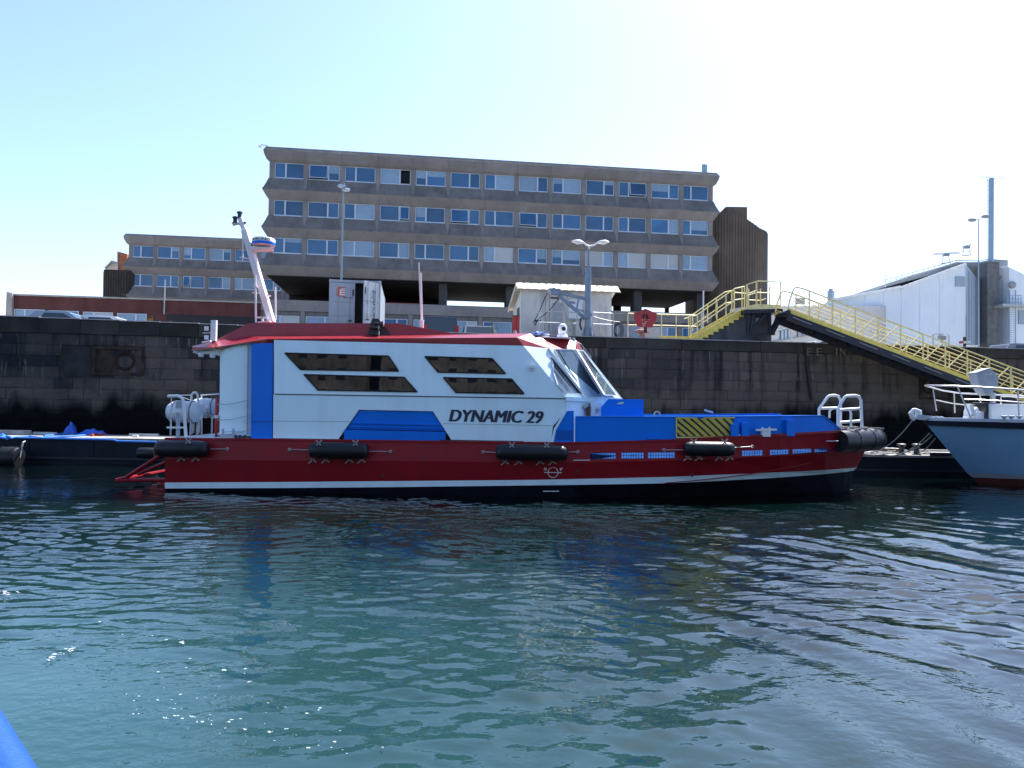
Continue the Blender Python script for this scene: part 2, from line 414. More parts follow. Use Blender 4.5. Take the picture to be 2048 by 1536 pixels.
    # water colour darkens with distance, towards the boats and pontoons
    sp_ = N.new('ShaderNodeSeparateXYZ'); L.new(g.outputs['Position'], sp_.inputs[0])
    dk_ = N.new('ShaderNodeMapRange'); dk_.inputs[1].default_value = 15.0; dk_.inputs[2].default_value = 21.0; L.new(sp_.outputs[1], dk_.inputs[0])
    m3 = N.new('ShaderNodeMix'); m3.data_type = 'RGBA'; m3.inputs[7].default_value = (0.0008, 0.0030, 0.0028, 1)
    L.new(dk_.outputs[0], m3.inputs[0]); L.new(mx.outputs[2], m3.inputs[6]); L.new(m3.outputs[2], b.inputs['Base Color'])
    b.inputs['Roughness'].default_value = 0.03; b.inputs['IOR'].default_value = 1.40
    mp = N.new('ShaderNodeMapping'); mp.inputs['Scale'].default_value = (1, 1.25, 1); L.new(g.outputs['Position'], mp.inputs['Vector'])
    nb = N.new('ShaderNodeTexNoise'); nb.inputs['Scale'].default_value = 7.0; nb.inputs['Detail'].default_value = 3; nb.inputs['Roughness'].default_value = 0.45
    L.new(mp.outputs[0], nb.inputs['Vector'])
    bp = N.new('ShaderNodeBump'); bp.inputs['Strength'].default_value = 0.24; bp.inputs['Distance'].default_value = 0.02
    gn = N.new('ShaderNodeTexNoise'); gn.inputs['Scale'].default_value = 0.45; gn.inputs['Detail'].default_value = 3; L.new(g.outputs['Position'], gn.inputs['Vector'])
    gr = N.new('ShaderNodeMapRange'); gr.inputs[1].default_value = 0.38; gr.inputs[2].default_value = 0.62; gr.inputs[3].default_value = 0.12; gr.inputs[4].default_value = 0.60
    L.new(gn.outputs[0], gr.inputs[0]); L.new(gr.outputs[0], bp.inputs['Strength'])
    L.new(nb.outputs[0], bp.inputs['Height']); L.new(bp.outputs[0], b.inputs['Normal'])
    me.materials.append(m)
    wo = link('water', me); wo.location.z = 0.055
    tag(wo, 'dark green rippled harbour water in front of the boats', kind='structure')
make_water()

def foam_glints():  # flat white flecks model froth and painted sun glints alike
    mb = MB(); r = random.Random(3)
    def blob(px, py, rad):
        c = AZ(px, py, 0.085); n = 9
        mb.face([c + Vector((rad * 2.2 * math.cos(6.283 * k / n) * r.uniform(.5, 1.2), rad * math.sin(6.283 * k / n) * r.uniform(.5, 1.2), r.uniform(0, .006))) for k in range(n)])
    for px, py, rad in ((107, 1315, .035), (118, 1308, .03), (98, 1320, .02), (140, 1300, .03), (148, 1297, .02), (22, 1184, .045), (10, 1186, .03),
                        (362, 1284, .028), (452, 1341, .025), (330, 1437, .018), (352, 1431, .02), (385, 1434, .016), (498, 1364, .016), (8, 1462, .012)):
        for _ in range(7): blob(px + r.gauss(0, rad * 190), py + r.gauss(0, rad * 60), rad * r.uniform(.10, .36))
    for cx, cy, sx, sy, n_ in ((300, 1270, 60, 14, 10), (420, 1345, 70, 16, 16), (310, 1395, 60, 10, 14), (400, 1432, 80, 12, 26), (520, 1410, 70, 10, 14), (660, 1490, 60, 14, 12), (480, 1465, 90, 14, 14)):
        for _ in range(n_):
            px = r.gauss(cx, sx); blob(px, cy + (px - cx) * .12 + r.gauss(0, sy), r.choice((.0025, .003, .004, .007)))
    o = mb.build('foam_glints', mat('foam_glint_white', (0.62, 0.66, 0.67), 0.6, var=0.05))
    tag(o, 'white specks of froth and modelled sun glints on the churned water', kind='stuff')
foam_glints()

# ------------------------------------------------------------------ quay: ground sheet, wall of stone blocks
TH = R(7.5)
QM = Matrix.Translation((0, 34, 0)) @ Matrix.Rotation(TH, 4, 'Z'); QI = QM.inverted()
QN = Vector((math.sin(TH), -math.cos(TH), 0))
QU = Vector((math.cos(TH), math.sin(TH), 0))
def Q(px, py, dep=0.0):                       # world point on a plane `dep` metres behind the quay face
    return PL(px, py, QM @ Vector((0, dep, 0)), QN)
def QL(px, py, dep=0.0): return QI @ Q(px, py, dep)
ZT, ZG = 5.70, 5.15
mb = MB(); mb.face([QM @ Vector(p) for p in ((-900, 0.9, ZG), (900, 0.9, ZG), (900, 1600, ZG), (-900, 1600, ZG))])
tag(mb.build('ground', QUAYTOP), 'pale paved quay behind the stone wall', kind='structure')

def stone_material():
    m = bpy.data.materials.new('quay_stone'); nt, b = nodes_of(m); N, L = nt.nodes, nt.links
    g = N.new('ShaderNodeNewGeometry'); sep = N.new('ShaderNodeSeparateXYZ'); L.new(g.outputs['Position'], sep.inputs[0])
    oi = N.new('ShaderNodeObjectInfo')
    def noise(s, d=5, st=None):
        n = N.new('ShaderNodeTexNoise'); n.inputs['Scale'].default_value = s; n.inputs['Detail'].default_value = d
        if st:
            mp = N.new('ShaderNodeMapping'); mp.inputs['Scale'].default_value = st; L.new(g.outputs['Position'], mp.inputs[0]); L.new(mp.outputs[0], n.inputs['Vector'])
        else: L.new(g.outputs['Position'], n.inputs['Vector'])
        return n.outputs[0]
    def mr(src, a, c, lo=0.0, hi=1.0):
        r = N.new('ShaderNodeMapRange'); r.inputs[1].default_value = a; r.inputs[2].default_value = c; r.inputs[3].default_value = lo; r.inputs[4].default_value = hi
        L.new(src, r.inputs[0]); return r.outputs[0]
    def math_(op, a, c):
        x = N.new('ShaderNodeMath'); x.operation = op
        for i, s in enumerate((a, c)):
            if isinstance(s, (int, float)): x.inputs[i].default_value = s
            else: L.new(s, x.inputs[i])
        return x.outputs[0]
    def mix(f, a, c):
        x = N.new('ShaderNodeMix'); x.data_type = 'RGBA'
        if isinstance(f, float): x.inputs[0].default_value = f
        else: L.new(f, x.inputs[0])
        for i, s in ((6, a), (7, c)):
            if isinstance(s, tuple): x.inputs[i].default_value = (*s, 1)
            else: L.new(s, x.inputs[i])
        return x.outputs[2]
    c = mix(oi.outputs['Random'], (0.032, 0.033, 0.037), (0.115, 0.100, 0.086))
    c = mix(mr(g.outputs['Random Per Island'], 0.75, 1.0), c, (0.011, 0.013, 0.018))
    c = mix(mr(noise(0.22, 3), 0.40, 0.66, 0, 0.9), c, (0.014, 0.017, 0.023))          # soot and damp in big patches
    right = mr(sep.outputs[0], 3.0, 12.0)
    c = mix(math_('MULTIPLY', right, 0.60), c, (0.125, 0.105, 0.090))               # drier, browner stone towards the gangway
    c = mix(mr(noise(1.0, 5, (2.6, 2.6, 0.22)), 0.50, 0.68, 0, 0.85), c, (0.013, 0.014, 0.017))   # run-off streaks
    c = mix(mr(noise(2.2, 6, (3.0, 3.0, 0.3)), 0.62, 0.74, 0, 0.6), c, (0.20, 0.20, 0.20))       # lime runs
    zn = math_('ADD', sep.outputs[2], math_('MULTIPLY', math_('SUBTRACT', noise(0.9, 4, (1, 1, 0.35)), 0.5), 2.6))
    band = math_('MULTIPLY', mr(zn, 2.35, 2.75), mr(zn, 3.7, 3.2))
    c = mix(math_('MULTIPLY', band, math_('MULTIPLY', mr(noise(0.6, 4), 0.36, 0.55), 0.9)), c, (0.10, 0.086, 0.072))   # dried silt above the tide line
    c = mix(mr(zn, 2.75, 2.0), c, (0.0035, 0.0048, 0.0055))                         # black weed below it
    L.new(c, b.inputs['Base Color']); b.inputs['Roughness'].default_value = 0.85; b.inputs['IOR'].default_value = 1.18
    bp = N.new('ShaderNodeBump'); bp.inputs['Strength'].default_value = 0.55; bp.inputs['Distance'].default_value = 0.03
    L.new(noise(14, 6), bp.inputs['Height']); L.new(bp.outputs[0], b.inputs['Normal'])
    return m
STONE = stone_material()
quay = thing('quay_wall', (0, 34, 0), 'tall dark stone block quay wall with black tide line behind the boats', 'wall', rz=TH)
MB().bb((-60, 0.06, -3), (60, 0.85, ZT - 0.52)).build('wall_core', mat('wet_mortar', (0.032, 0.032, 0.034), 0.9, var=0.5, scale=1.5), quay, local=True)
# unit stones with a rough face
def stone_mesh(seed):
    r = random.Random(seed); mb = MB()
    n = 3; rows = []
    for a in range(n + 1):
        row = []
        for c in range(n + 1):
            edge = a in (0, n) or c in (0, n)
            row.append(Vector((c / n, (0.012 if edge else -r.uniform(0.0, 0.022)), a / n)))
        rows.append(row)
    mb.grid(rows)
    for p, q in (((0, 0), (1, 0)), ((1, 0), (1, 1)), ((1, 1), (0, 1)), ((0, 1), (0, 0))):
        mb.face([(p[0], 0.012, p[1]), (q[0], 0.012, q[1]), (q[0], 0.2, q[1]), (p[0], 0.2, p[1])])
    me = mb.mesh('stone'); me.materials.append(STONE); return me
STONES = [stone_mesh(k) for k in range(10)]
r = random.Random(5); blocks = []
COURSE = 0.462
for k in range(12):
    z1 = ZT - 0.5 - k * COURSE; z0 = z1 - COURSE; s = -24.0 + r.uniform(0, 0.9)
    while s < 30:
        w = r.choice((0.62, 0.78, 0.9, 1.0, 1.1, 1.3)) * r.uniform(0.92, 1.08)
        blocks.append((s, z0, w, COURSE)); s += w
def hidden(s, z):                              # stands behind the crew boat's house
    x, y = project(QM @ Vector((s, 0, z)))
    if x < -20 or x > 2070: return True
    if 440 < x < 1060 and y > 655: return True
    if 1060 < x < 1240 and y > 690 + (x - 1060) * 0.6: return True
    if y > 826 and 380 < x < 1690: return True
    return y > 880
blocks = [b for b in blocks if not (-19.0 < b[0] + b[2] / 2 < -17.2 and 3.2 < b[1] + .23 < 4.7)]
vis = [b for b in blocks if not hidden(b[0] + b[2] / 2, b[1] + b[3] / 2)]
rest = [b for b in blocks if hidden(b[0] + b[2] / 2, b[1] + b[3] / 2)]
vis.sort(key=lambda b: -b[2] / (34 + 0.13 * b[0]) + (0.25 if b[1] < 1.6 else 0))
print('stones in view', len(vis), 'others', len(rest))
for s, z0, w, h in vis[:296]:
    o = link('stone', r.choice(STONES), quay)
    o.location = (s + 0.006, r.uniform(-0.016, 0.014), z0 + 0.006); o.scale = (w - r.uniform(.010, .020), 1, h - r.uniform(.009, .018))
rest += vis[296:]
if rest:
    mb = MB()
    for s, z0, w, h in rest: mb.bb((s + .008, r.uniform(-.03, .0), z0 + .008), (s + w - .014, 0.15, z0 + h - .012))
    tag(mb.build('stone', STONE, quay, local=True), kind='stuff')
s = -24.0; COPING = mat('coping_stone', (0.044, 0.041, 0.038), 0.85, var=0.35, scale=0.8, streak=0.6, streak_col=(0.025, 0.026, 0.03), bump=0.5, bscale=10, objrand=0.3)
while s < 30:
    w = r.uniform(1.5, 2.1); j = r.uniform(-.015, .015)
    p = [(s + .01, -0.05 + j, ZT - .49), (s + .01, -0.05 + j, ZT - .05), (s + .01, 0.0 + j, ZT + j * .4), (s + .01, 0.92, ZT + j * .4), (s + .01, 0.92, ZT - .49)]
    up_l = max(0.0, -7.0 - s) * 0.011
    p = [(a_, b_, c_ + (up_l if c_ > ZT - .3 else 0)) for a_, b_, c_ in p]
    o = MB().prism(p, (w - .02, 0, 0)).build('coping_stone', COPING, quay, local=True)
    zc_ = ZT + j * .4 + up_l; cp = MB().prism([(s + .012, -0.075 + j, zc_ - .012), (s + .012, -0.055 + j, zc_ + .028), (s + .012, 0.5, zc_ + .034), (s + .012, 0.5, zc_ + .004)], (w - .024, 0, 0)).build('coping_cap', CONCL, o, local=True)
    s += w
# painted letters nearly weathered away on the coping, right of the stair
mb = MB()
for ch, x0 in (('E', 1614), ('E', 1633), ('I', 1672), ('N', 1680)):
    p = QL(x0, 711, -0.06)
    text_mesh(mb, ch, (p.x, -0.066, p.z), (1, 0, 0), (0, 0, 1), 0.26 if ch != 'I' else 0.06, 0.36, thick=0.006)
mb.build('painted_letters', mat('worn_letter_paint', (0.16, 0.15, 0.13), 0.9, var=0.5, scale=6), quay, local=True)
# recesses with mooring rings
def ring_recess(px0, px1, py0, py1, pr, py, rad):
    a, c = QL(px0, py0), QL(px1, py1)
    f = MB(); t = 0.12
    f.bb((a.x, -0.05, c.z), (c.x, 0.1, c.z + t)); f.bb((a.x, -0.05, a.z - t), (c.x, 0.1, a.z)); f.bb((a.x, -0.05, c.z + t), (a.x + t, 0.1, a.z - t)); f.bb((c.x - t, -0.05, c.z + t), (c.x, 0.1, a.z - t))
    fr = f.build('ring_recess', mat('recess_concrete', (0.045, 0.036, 0.030), 0.9, var=0.5, scale=2.5, streak=0.6, bump=0.5), quay, local=True)
    MB().bb((a.x + t, 0.02, c.z + t), (c.x - t, 0.1, a.z - t)).build('recess_back', mat('recess_concrete', (0.1, 0.1, 0.1)), fr, local=True)
    k = QL(pr, py)
    pts = [(k.x + rad * math.cos(a_), -0.02, k.z + rad * math.sin(a_)) for a_ in [6.283 * i / 20 for i in range(20)]]
    MB().tube(pts, 0.05, 8, closed=True).build('mooring_ring', mat('old_rust', (0.035, 0.020, 0.015), 0.9, var=0.4, scale=9), fr, local=True, smooth=True)
ring_recess(186, 288, 692, 752, 250, 722, 0.36)
ring_recess(1838, 1900, 744, 800, 1856, 773, 0.30)
a = QL(1606, 686); c = QL(1622, 800)
MB().bar((a.x, -0.07, a.z), (c.x, -0.07, c.z), 0.09).build('drain_pipe', DARK, quay, local=True)
a = QL(1217, 700)
MB().bb((a.x, -0.075, a.z - 0.42), (a.x + 0.30, -0.03, a.z)).build('drain_opening', DARK, quay, local=True)

# ------------------------------------------------------------------ pontoons
def pontoon(name, x0, x1, y0, y1, zt, label):
    t = thing(name, (x0, y0, 0), label, 'pontoon', 'floating pontoons along the quay')
    MB().bb((x0, y0, -0.8), (x1, y1, zt - 0.08)).build('float', PONTOON, t)
    MB().bb((x0 - .03, y0 - .06, zt - 0.08), (x1 + .03, y1, zt)).build('deck', PONTTOP, t)
    MB().bb((x0, y0 - 0.05, 0.22), (x1, y0 - 0.002, 0.30)).build('rubbing_strake', STEELBLK, t)
    m = MB(); x = x0 + 1.2
    while x < x1: m.bb((x, y0 - 0.03, 0.30), (x + .06, y0 - .002, zt - .08)); x += 2.4
    m.build('side_rib', PONTOON, t)
    return t
pontoon('pontoon', -24, 1.4, 28.0, 30.5, 1.03, 'dark steel pontoon with blue ropes strewn along its deck edge, left of the crew boat')
pontoon('pontoon', 1.9, 27, 28.4, 32.2, 0.84, 'low dark pontoon behind the bow fender and the grey boat, with bollards and planks')

# ================================================================== CREW BOAT
YC = 22.75
def mir(p): return Vector((p.x, 2 * YC - p.y, p.z))
boat = thing('crew_boat', (0, YC, 0), 'red, white and blue crew transfer boat moored side-on, DYNAMIC 29 on its cabin', 'boat')
RAIL = [(330,877,20.0),(560,879,20.0),(800,882,20.0),(1040,885,20.0),(1130,886,20.0),(1200,884.5,20.0),(1330,881,20.03),(1400,877,20.08),(1450,874,20.2),(1560,869,20.5),(1650,864,20.95),(1690,861.5,21.3),(1722,860,22.0),(1738,859,22.75)]
KNUC = [(330,919,19.93),(560,921,19.93),(800,922,19.93),(1040,924,19.93),(1130,925,19.93),(1200,924,19.94),(1330,921,19.98),(1400,919,20.05),(1450,917,20.2),(1560,912,20.58),(1650,907,21.15),(1690,904,21.55),(1718,901,22.2),(1732,899,22.75)]
STOP = [(330,965,20.0),(560,964,20.0),(800,962,20.0),(1040,960,20.0),(1130,958.5,20.0),(1200,957,20.02),(1330,954,20.1),(1400,951,20.2),(1450,949,20.4),(1560,944.5,20.9),(1650,940,21.6),(1690,937,22.1),(1706,935.5,22.5),(1714,935,22.75)]
SBOT = [(330,977,20.02),(560,976,20.02),(800,974,20.02),(1040,971,20.02),(1130,970,20.03),(1200,969,20.05),(1330,966.5,20.15),(1400,963.5,20.3),(1450,961,20.5),(1560,955,21.05),(1650,948,21.8),(1690,944,22.25),(1700,942,22.55),(1707,941,22.75)]
def sline(S): return [A(*p) for p in S]
rail, knuc, stop, sbot = map(sline, (RAIL, KNUC, STOP, SBOT))
bot1, bot2 = [], []
for i, p in enumerate(sbot):
    k = max(0, i - 4) / 9
    bot1.append(Vector((p.x - 0.15 * k, lerp(p.y, YC, 0.05 + 0.5 * k) if i < 13 else YC, -0.10)))
    bot2.append(Vector((p.x - 0.3 - 0.5 * k, lerp(p.y, YC, 0.25 + 0.6 * k) if i < 13 else YC, -0.8)))
def at_px(line, S, px):
    X = [s[0] for s in RAIL]
    for i in range(len(X) - 1):
        if X[i] <= px <= X[i + 1]:
            t = (px - X[i]) / (X[i + 1] - X[i]); return line[i].lerp(line[i + 1], t)
    return line[-1]
SLOTS = [(1180, 1232), (1243, 1288), (1296, 1350), (1484, 1525), (1540, 1577), (1585, 1622), (1629, 1655)]
def slot_v(px):
    t = (px - 1180) / 470.0
    return lerp(0.52, 0.75, t), lerp(0.85, 0.97, t)
cols = sorted(set([p[0] for p in RAIL] + [x for s in SLOTS for x in s]))
hull = MB()
def upper(px, v): return at_px(rail, RAIL, px).lerp(at_px(knuc, KNUC, px), v)
for a, b in zip(cols[:-1], cols[1:]):
    isslot = any(s[0] <= a and b <= s[1] for s in SLOTS)
    if isslot:
        va0, va1 = slot_v(a); vb0, vb1 = slot_v(b)
        hull.face([upper(a, 0), upper(b, 0), upper(b, vb0), upper(a, va0)])
        hull.face([upper(a, va1), upper(b, vb1), upper(b, 1), upper(a, 1)])
    else:
        # share the slot rows so that the strake stays one sheet
        hull.face([upper(a, 0), upper(b, 0), upper(b, 1), upper(a, 1)])
hull.grid([knuc, stop])
for L0, L1 in ((rail, knuc), (knuc, stop)):
    hull.grid([[mir(p) for p in L0], [mir(p) for p in L1]])
# transom
hull.face([rail[0], knuc[0], stop[0], mir(stop[0]), mir(knuc[0]), mir(rail[0])])
o_hull = hull.build('hull', RED, boat)
# inner skin of the bulwark (gives the plating its thickness) and deck edge cap
cap = MB()
for side in (lambda p: p, mir):
    for i in range(len(rail) - 1):
        a, b = rail[i], rail[i + 1]; ia, ib = a + Vector((0, .12, 0)), b + Vector((0, .12 if i < 10 else 0.2, 0))
        ia.y = min(ia.y, YC); ib.y = min(ib.y, YC)
        d = Vector((0, 0, .02))
        cap.face([side(a + d), side(b + d), side(ib + d), side(ia + d)])
        oa, ob = a + Vector((0, -.025, 0)), b + Vector((0, -.025, 0))
        cap.face([side(oa + d), side(ob + d), side(ob - d * 2), side(oa - d * 2)]); cap.face([side(a + d), side(b + d), side(ob + d), side(oa + d)])
cap.build('rub_rail', RED, boat)
st = MB(); e = Vector((0, -0.006, 0))
st.grid([[p + e for p in stop], [p + e for p in sbot]]); st.grid([[mir(p) - e for p in stop], [mir(p) - e for p in sbot]])
st.face([stop[0], sbot[0], mir(sbot[0]), mir(stop[0])])
st.build('waterline_stripe', WHITE, boat)
bt = MB()
for s in (lambda p: p, mir): bt.grid([[s(p) for p in L0] for L0 in (sbot, bot1, bot2)])
bt.face([sbot[0], bot1[0], bot2[0], mir(bot2[0]), mir(bot1[0]), mir(sbot[0])])
bt.build('bottom', NAVY, boat)
# spray rail running down from the bow into the stripe
sp = MB()
P = [A(1330, 966, 20.12), A(1400, 960, 20.22), A(1480, 951, 20.5), A(1560, 938, 20.85), A(1620, 926, 21.2)]
for a, b in zip(P[:-1], P[1:]): sp.bar(a + Vector((0, -.01, 0)), b + Vector((0, -.01, 0)), 0.03, 0.018)
sp.build('spray_rail', RED, boat)
# slot grilles: frames and bars in each freeing port
for s0, s1 in SLOTS:
    m = MB(); nb = max(3, int((s1 - s0) / 5))
    for k in range(nb + 1):
        px = lerp(s0, s1, k / nb); v0, v1 = slot_v(px)
        m.bar(upper(px, v0) + Vector((0, .035, 0)), upper(px, v1) + Vector((0, .035, 0)), 0.012)
    for v in (0.0, 0.5, 1.0):
        a = upper(s0, lerp(*slot_v(s0), v)) + Vector((0, .03, 0)); b = upper(s1, lerp(*slot_v(s1), v)) + Vector((0, .03, 0)); m.bar(a, b, 0.014)
    m.build('port_grille', mat('grille_navy', (0.004, 0.03, 0.12), 0.5), boat)
# decks
d = MB()
for i in range(4, len(rail) - 1):
    a, b = rail[i] + Vector((0, .05, -.55)), rail[i + 1] + Vector((0, .05, -.55)); a.y = min(a.y, YC); b.y = min(b.y, YC)
    d.face([a, b, mir(b), mir(a)])
d.build('fore_deck', mat('deck_blue', (0.012, 0.05, 0.16), 0.95, var=0.4, scale=4, bump=0.4, ior=1.05), boat)
d = MB(); x0, x1 = rail[0].x, A(690, 880, 20).x; zz = rail[0].z + .012
d.face([(x0, 20.12, zz), (x1, 20.12, zz), (x1, 2 * YC - 20.12, zz), (x0, 2 * YC - 20.12, zz)])
d.build('aft_deck', WHITE2, boat)
d = MB(); x0, x1 = A(690, 880, 20).x, A(1200, 880, 20).x
d.face([(x0, 20.12, zz), (x1, 20.12, zz - .02), (x1, 2 * YC - 20.12, zz - .02), (x0, 2 * YC - 20.12, zz)])
d.build('side_deck', DECKRED, boat)

# ------------------------------------------------------------------ blue bulwark along the foredeck
BT = [(1151, 834, 20.13), (1200, 834, 20.13), (1330, 834.5, 20.15), (1400, 834.5, 20.2), (1450, 834, 20.32), (1560, 833, 20.62), (1645, 832, 21.05), (1684, 862, 21.3)]
top = [A(*p) for p in BT]; low = []
for p, q in zip(BT, top):
    l = at_px(rail, RAIL, p[0]).copy(); l.y = q.y; l.x = q.x; l.z += .0; low.append(l)
low[-1] = top[-1] + Vector((0.0, 0, -.03))
for s in (lambda p: p, mir):
    m = MB(); th = Vector((0, .07, 0))
    for i in range(len(top) - 1):
        a, b, c, dd = top[i], top[i + 1], low[i + 1], low[i]
        for f in ([a, b, c, dd], [a + th, b + th, c + th, dd + th], [a, b, b + th, a + th]): m.face([s(p) for p in f])
    m.face([s(p) for p in (top[0], low[0], low[0] + th, top[0] + th)]); m.face([s(p) for p in (top[-1], low[-1], low[-1] + th, top[-1] + th)])
    bw = m.build('bulwark', BLUE, boat)
    c = MB()
    for i in range(len(top) - 1):
        a, b = top[i] + Vector((0, .035, .012)), top[i + 1] + Vector((0, .035, .012)); c.bar(s(a), s(b), 0.11, 0.024)
    c.build('cap_rail', BLUE, bw)
NEARB = [o for o in boat.children if o.name.startswith('bulwark')][0]
def on_bulwark(px, py, off=0.0):
    X = [p[0] for p in BT]
    for i in range(len(X) - 1):
        if X[i] <= px <= X[i + 1]:
            return A(px, py, lerp(BT[i][2], BT[i + 1][2], (px - X[i]) / (X[i + 1] - X[i])) - off)
    return A(px, py, BT[-1][2] - off)
# yellow and black hazard stripes: slanting strips on the gate
HZT, HZB = (1354, 1469), (1354, 1459)
def hz(u, v): return on_bulwark(lerp(lerp(*HZT, u), lerp(*HZB, u), v), lerp(837, 872.5, v), 0.02)
base = MB(); n = 8
base.grid([[hz(k / n, v) for k in range(n + 1)] for v in (0, .5, 1)])
hzp = base.build('hazard_gate', BLACKM, boat)
YSTR = mat('hazard_yellow', (0.55, 0.43, 0.06), 0.45, var=0.08, scale=8)
w = 0.084; k = -0.45
while k < 1.0:                                                     # each stripe leans right as it goes down
    poly = []
    def clipu(u): return min(1, max(0, u))
    S = 7
    L_, R_ = [], []
    for j in range(S + 1):
        v = j / S; u0 = k + v * 0.40; u1 = u0 + w
        if u1 <= 0 or u0 >= 1: continue
        L_.append(hz(clipu(u0), v)); R_.append(hz(clipu(u1), v))
    if len(L_) > 1:
        m = MB(); ee = Vector((0, -.008, 0))
        m.grid([[p + ee for p in L_], [p + ee for p in R_]]); m.build('hazard_stripe', YSTR, hzp)
    k += 0.142
m = MB()
m.bar(on_bulwark(1352, 836, .03), on_bulwark(1470, 835.5, .03), 0.03, 0.03); m.bar(on_bulwark(1353, 836, .03), on_bulwark(1353, 874, .03), 0.03); m.bar(on_bulwark(1353, 875, .03), on_bulwark(1460, 873.5, .03), 0.03)
m.build('gate_frame', YELLOW, hzp)
for x0, x1, y0 in ((1484, 1498, 845), (1574, 1590, 840), (1463, 1478, 848)):
    m = MB(); a = on_bulwark(x0, y0, 0.16); b = on_bulwark(x1, y0, 0.16); c = on_bulwark(x1, 872, 0.16); dd = on_bulwark(x0, 872, 0.16)
    m.prism([a, b, c, dd], (0, 0.16, 0)); m.build('stanchion', BLUE, NEARB)
m = MB(); a = on_bulwark(1523, 857, .14); b = on_bulwark(1540, 872, .14); m.bb((a.x, a.y, b.z - .02), (b.x, a.y + .1, a.z))
m.bar(on_bulwark(1512, 860, .16), on_bulwark(1553, 859, .16), 0.05); m.bar(on_bulwark(1525, 854, .16), on_bulwark(1525, 871, .16), 0.04); m.bar(on_bulwark(1539, 854, .16), on_bulwark(1539, 871, .16), 0.04)
m.build('cleat', WHITE2, boat)
m = MB(); m.bar(on_bulwark(1296, 877, .06), on_bulwark(1325, 876, .06), .06, .05); m.build('fairlead', BLUE, boat)
# gap scuttle, small lit foot at the rail
m = MB(); m.bar(on_bulwark(1468, 871, .10), on_bulwark(1480, 870, .10), .05, .03); m.build('deck_lug', WHITE2, boat)
# blue wind screen box behind the bulwark
WB = [(1203, 834), (1203, 814), (1217, 798), (1287, 798.5), (1287, 834)]
m = MB(); m.prism([A(x, y, 20.55) for x, y in WB], (0, .12, 0)); o = m.build('side_screen', BLUE, boat)
m = MB(); m.prism([A(x, y, 20.53) for x, y in ((1233, 807.5), (1240, 804.5), (1248, 804), (1246, 808), (1238, 808.5))], (0, .01, 0)); m.build('leaf_emblem', mat('emblem_pale', (0.55, 0.66, 0.45), 0.5), o)
# far-side inner locker line
m = MB(); m.bar(A(1180, 834, 24.6), A(1620, 832, 24.2), .3, .05); m.build('far_locker', BLUE, boat)
# blue louvred locker at the foot of the wheelhouse
LK = [(1103, 884), (1110, 858), (1132, 822), (1147.5, 821.5), (1147.5, 885)]
m = MB(); m.prism([A(x, y, 20.12) for x, y in LK], (0, .5, 0)); o = m.build('vent_locker', BLUE, boat)
for k in range(6):
    y = 861 + 3.3 * k; m = MB(); m.bar(A(1113, y, 20.108), A(1145, y + .4, 20.108), .012, .012); m.build('louvre', mat('louvre_blue', (0.004, 0.05, 0.30), 0.4), o)
m = MB(); m.prism([A(x, y, 20.10) for x, y in ((1102, 884), (1108.5, 857), (1130, 822), (1134, 822), (1112, 860), (1107, 884))], (0, .45, 0)); m.build('corner_bevel', WHITE, boat)
m = MB(); m.bar(A(1149, 834, 20.1), A(1149, 885, 20.1), .03); m.build('edge_strip', WHITE, boat)

# ------------------------------------------------------------------ cabin
Y0 = 20.25; ZCR = A(800, 791, Y0).z
LEAN = 0.085
NU = Vector((0, -1, LEAN)).normalized()
def US(px, py, off=0.0): return PL(px, py, Vector((0, Y0 - 0.03, ZCR)) + NU * off, NU)   # upper, leaning side
def LS(px, py, off=0.0): return A(px, py, Y0 - off)
up = [(548, 680), (1047, 691.5), (1133, 796), (548, 787)]
low_poly = [(547, 788), (1133, 797), (1137, 801), (1137, 816), (1106, 852), (1102, 885), (904, 882), (866, 822.5), (718, 819.5), (677, 878), (546, 876)]
m = MB(); m.face([US(*p) for p in up]); m.face([LS(*p) for p in low_poly])
m.face([mir(US(*p)) for p in up]); m.face([mir(LS(*p)) for p in ((547, 788), (1133, 797), (1137, 816), (1102, 885), (546, 876))])
a, b = US(548, 787), US(1133, 796); c, dd = LS(1133, 797), LS(547, 788); m.face([a, b, c, dd])
a, b, c, dd = US(548, 680), US(548, 787), LS(547, 788), LS(546, 876)
m.face([a, b, c, dd, mir(dd), mir(c), mir(b), mir(a)])
cab = m.build('cabin', WHITE, boat)
for pts in (((550, 788.5), (1131, 797.5)), ):
    s_ = MB(); s_.bar(LS(*pts[0], .006), LS(*pts[1], .006), .01, .022); s_.build('seam_and_shadow_line', mat('crease_shadow_grey', (0.10, 0.13, 0.16), 0.6), cab)  # dark bar paints the shadow line along the cabin's crease
SEAM = mat('seam_pale', (0.42, 0.46, 0.50), 0.6)
for pts in (((547, 842), (700, 843)), ((886, 847), (1105, 851))):
    s_ = MB(); s_.bar(LS(*pts[0], .003), LS(*pts[1], .003), .008, .014); s_.build('seam_and_shadow_line', SEAM, cab)
# tinted side windows in rubber frames
for q in (((570, 706), (777, 712), (797, 742), (601, 739)), ((608, 749), (808, 754.5), (834, 783.5), (636, 780)), ((850, 713), (984, 717), (1011, 747), (876, 744)), ((887, 755), (1023, 758), (1048, 787.5), (912, 785))):
    P = [US(x, y, 0.012) for x, y in q]; c = sum(P, Vector()) / 4
    m = MB()
    for a, b in zip(P, P[1:] + P[:1]): m.bar(a, b, .03, .035)
    fr = m.build('side_window', BLACK, boat)
    m = MB(); m.face([c + (p - c) * 0.985 + NU * -.006 for p in P]); m.build('pane', BOATGLASS, fr)
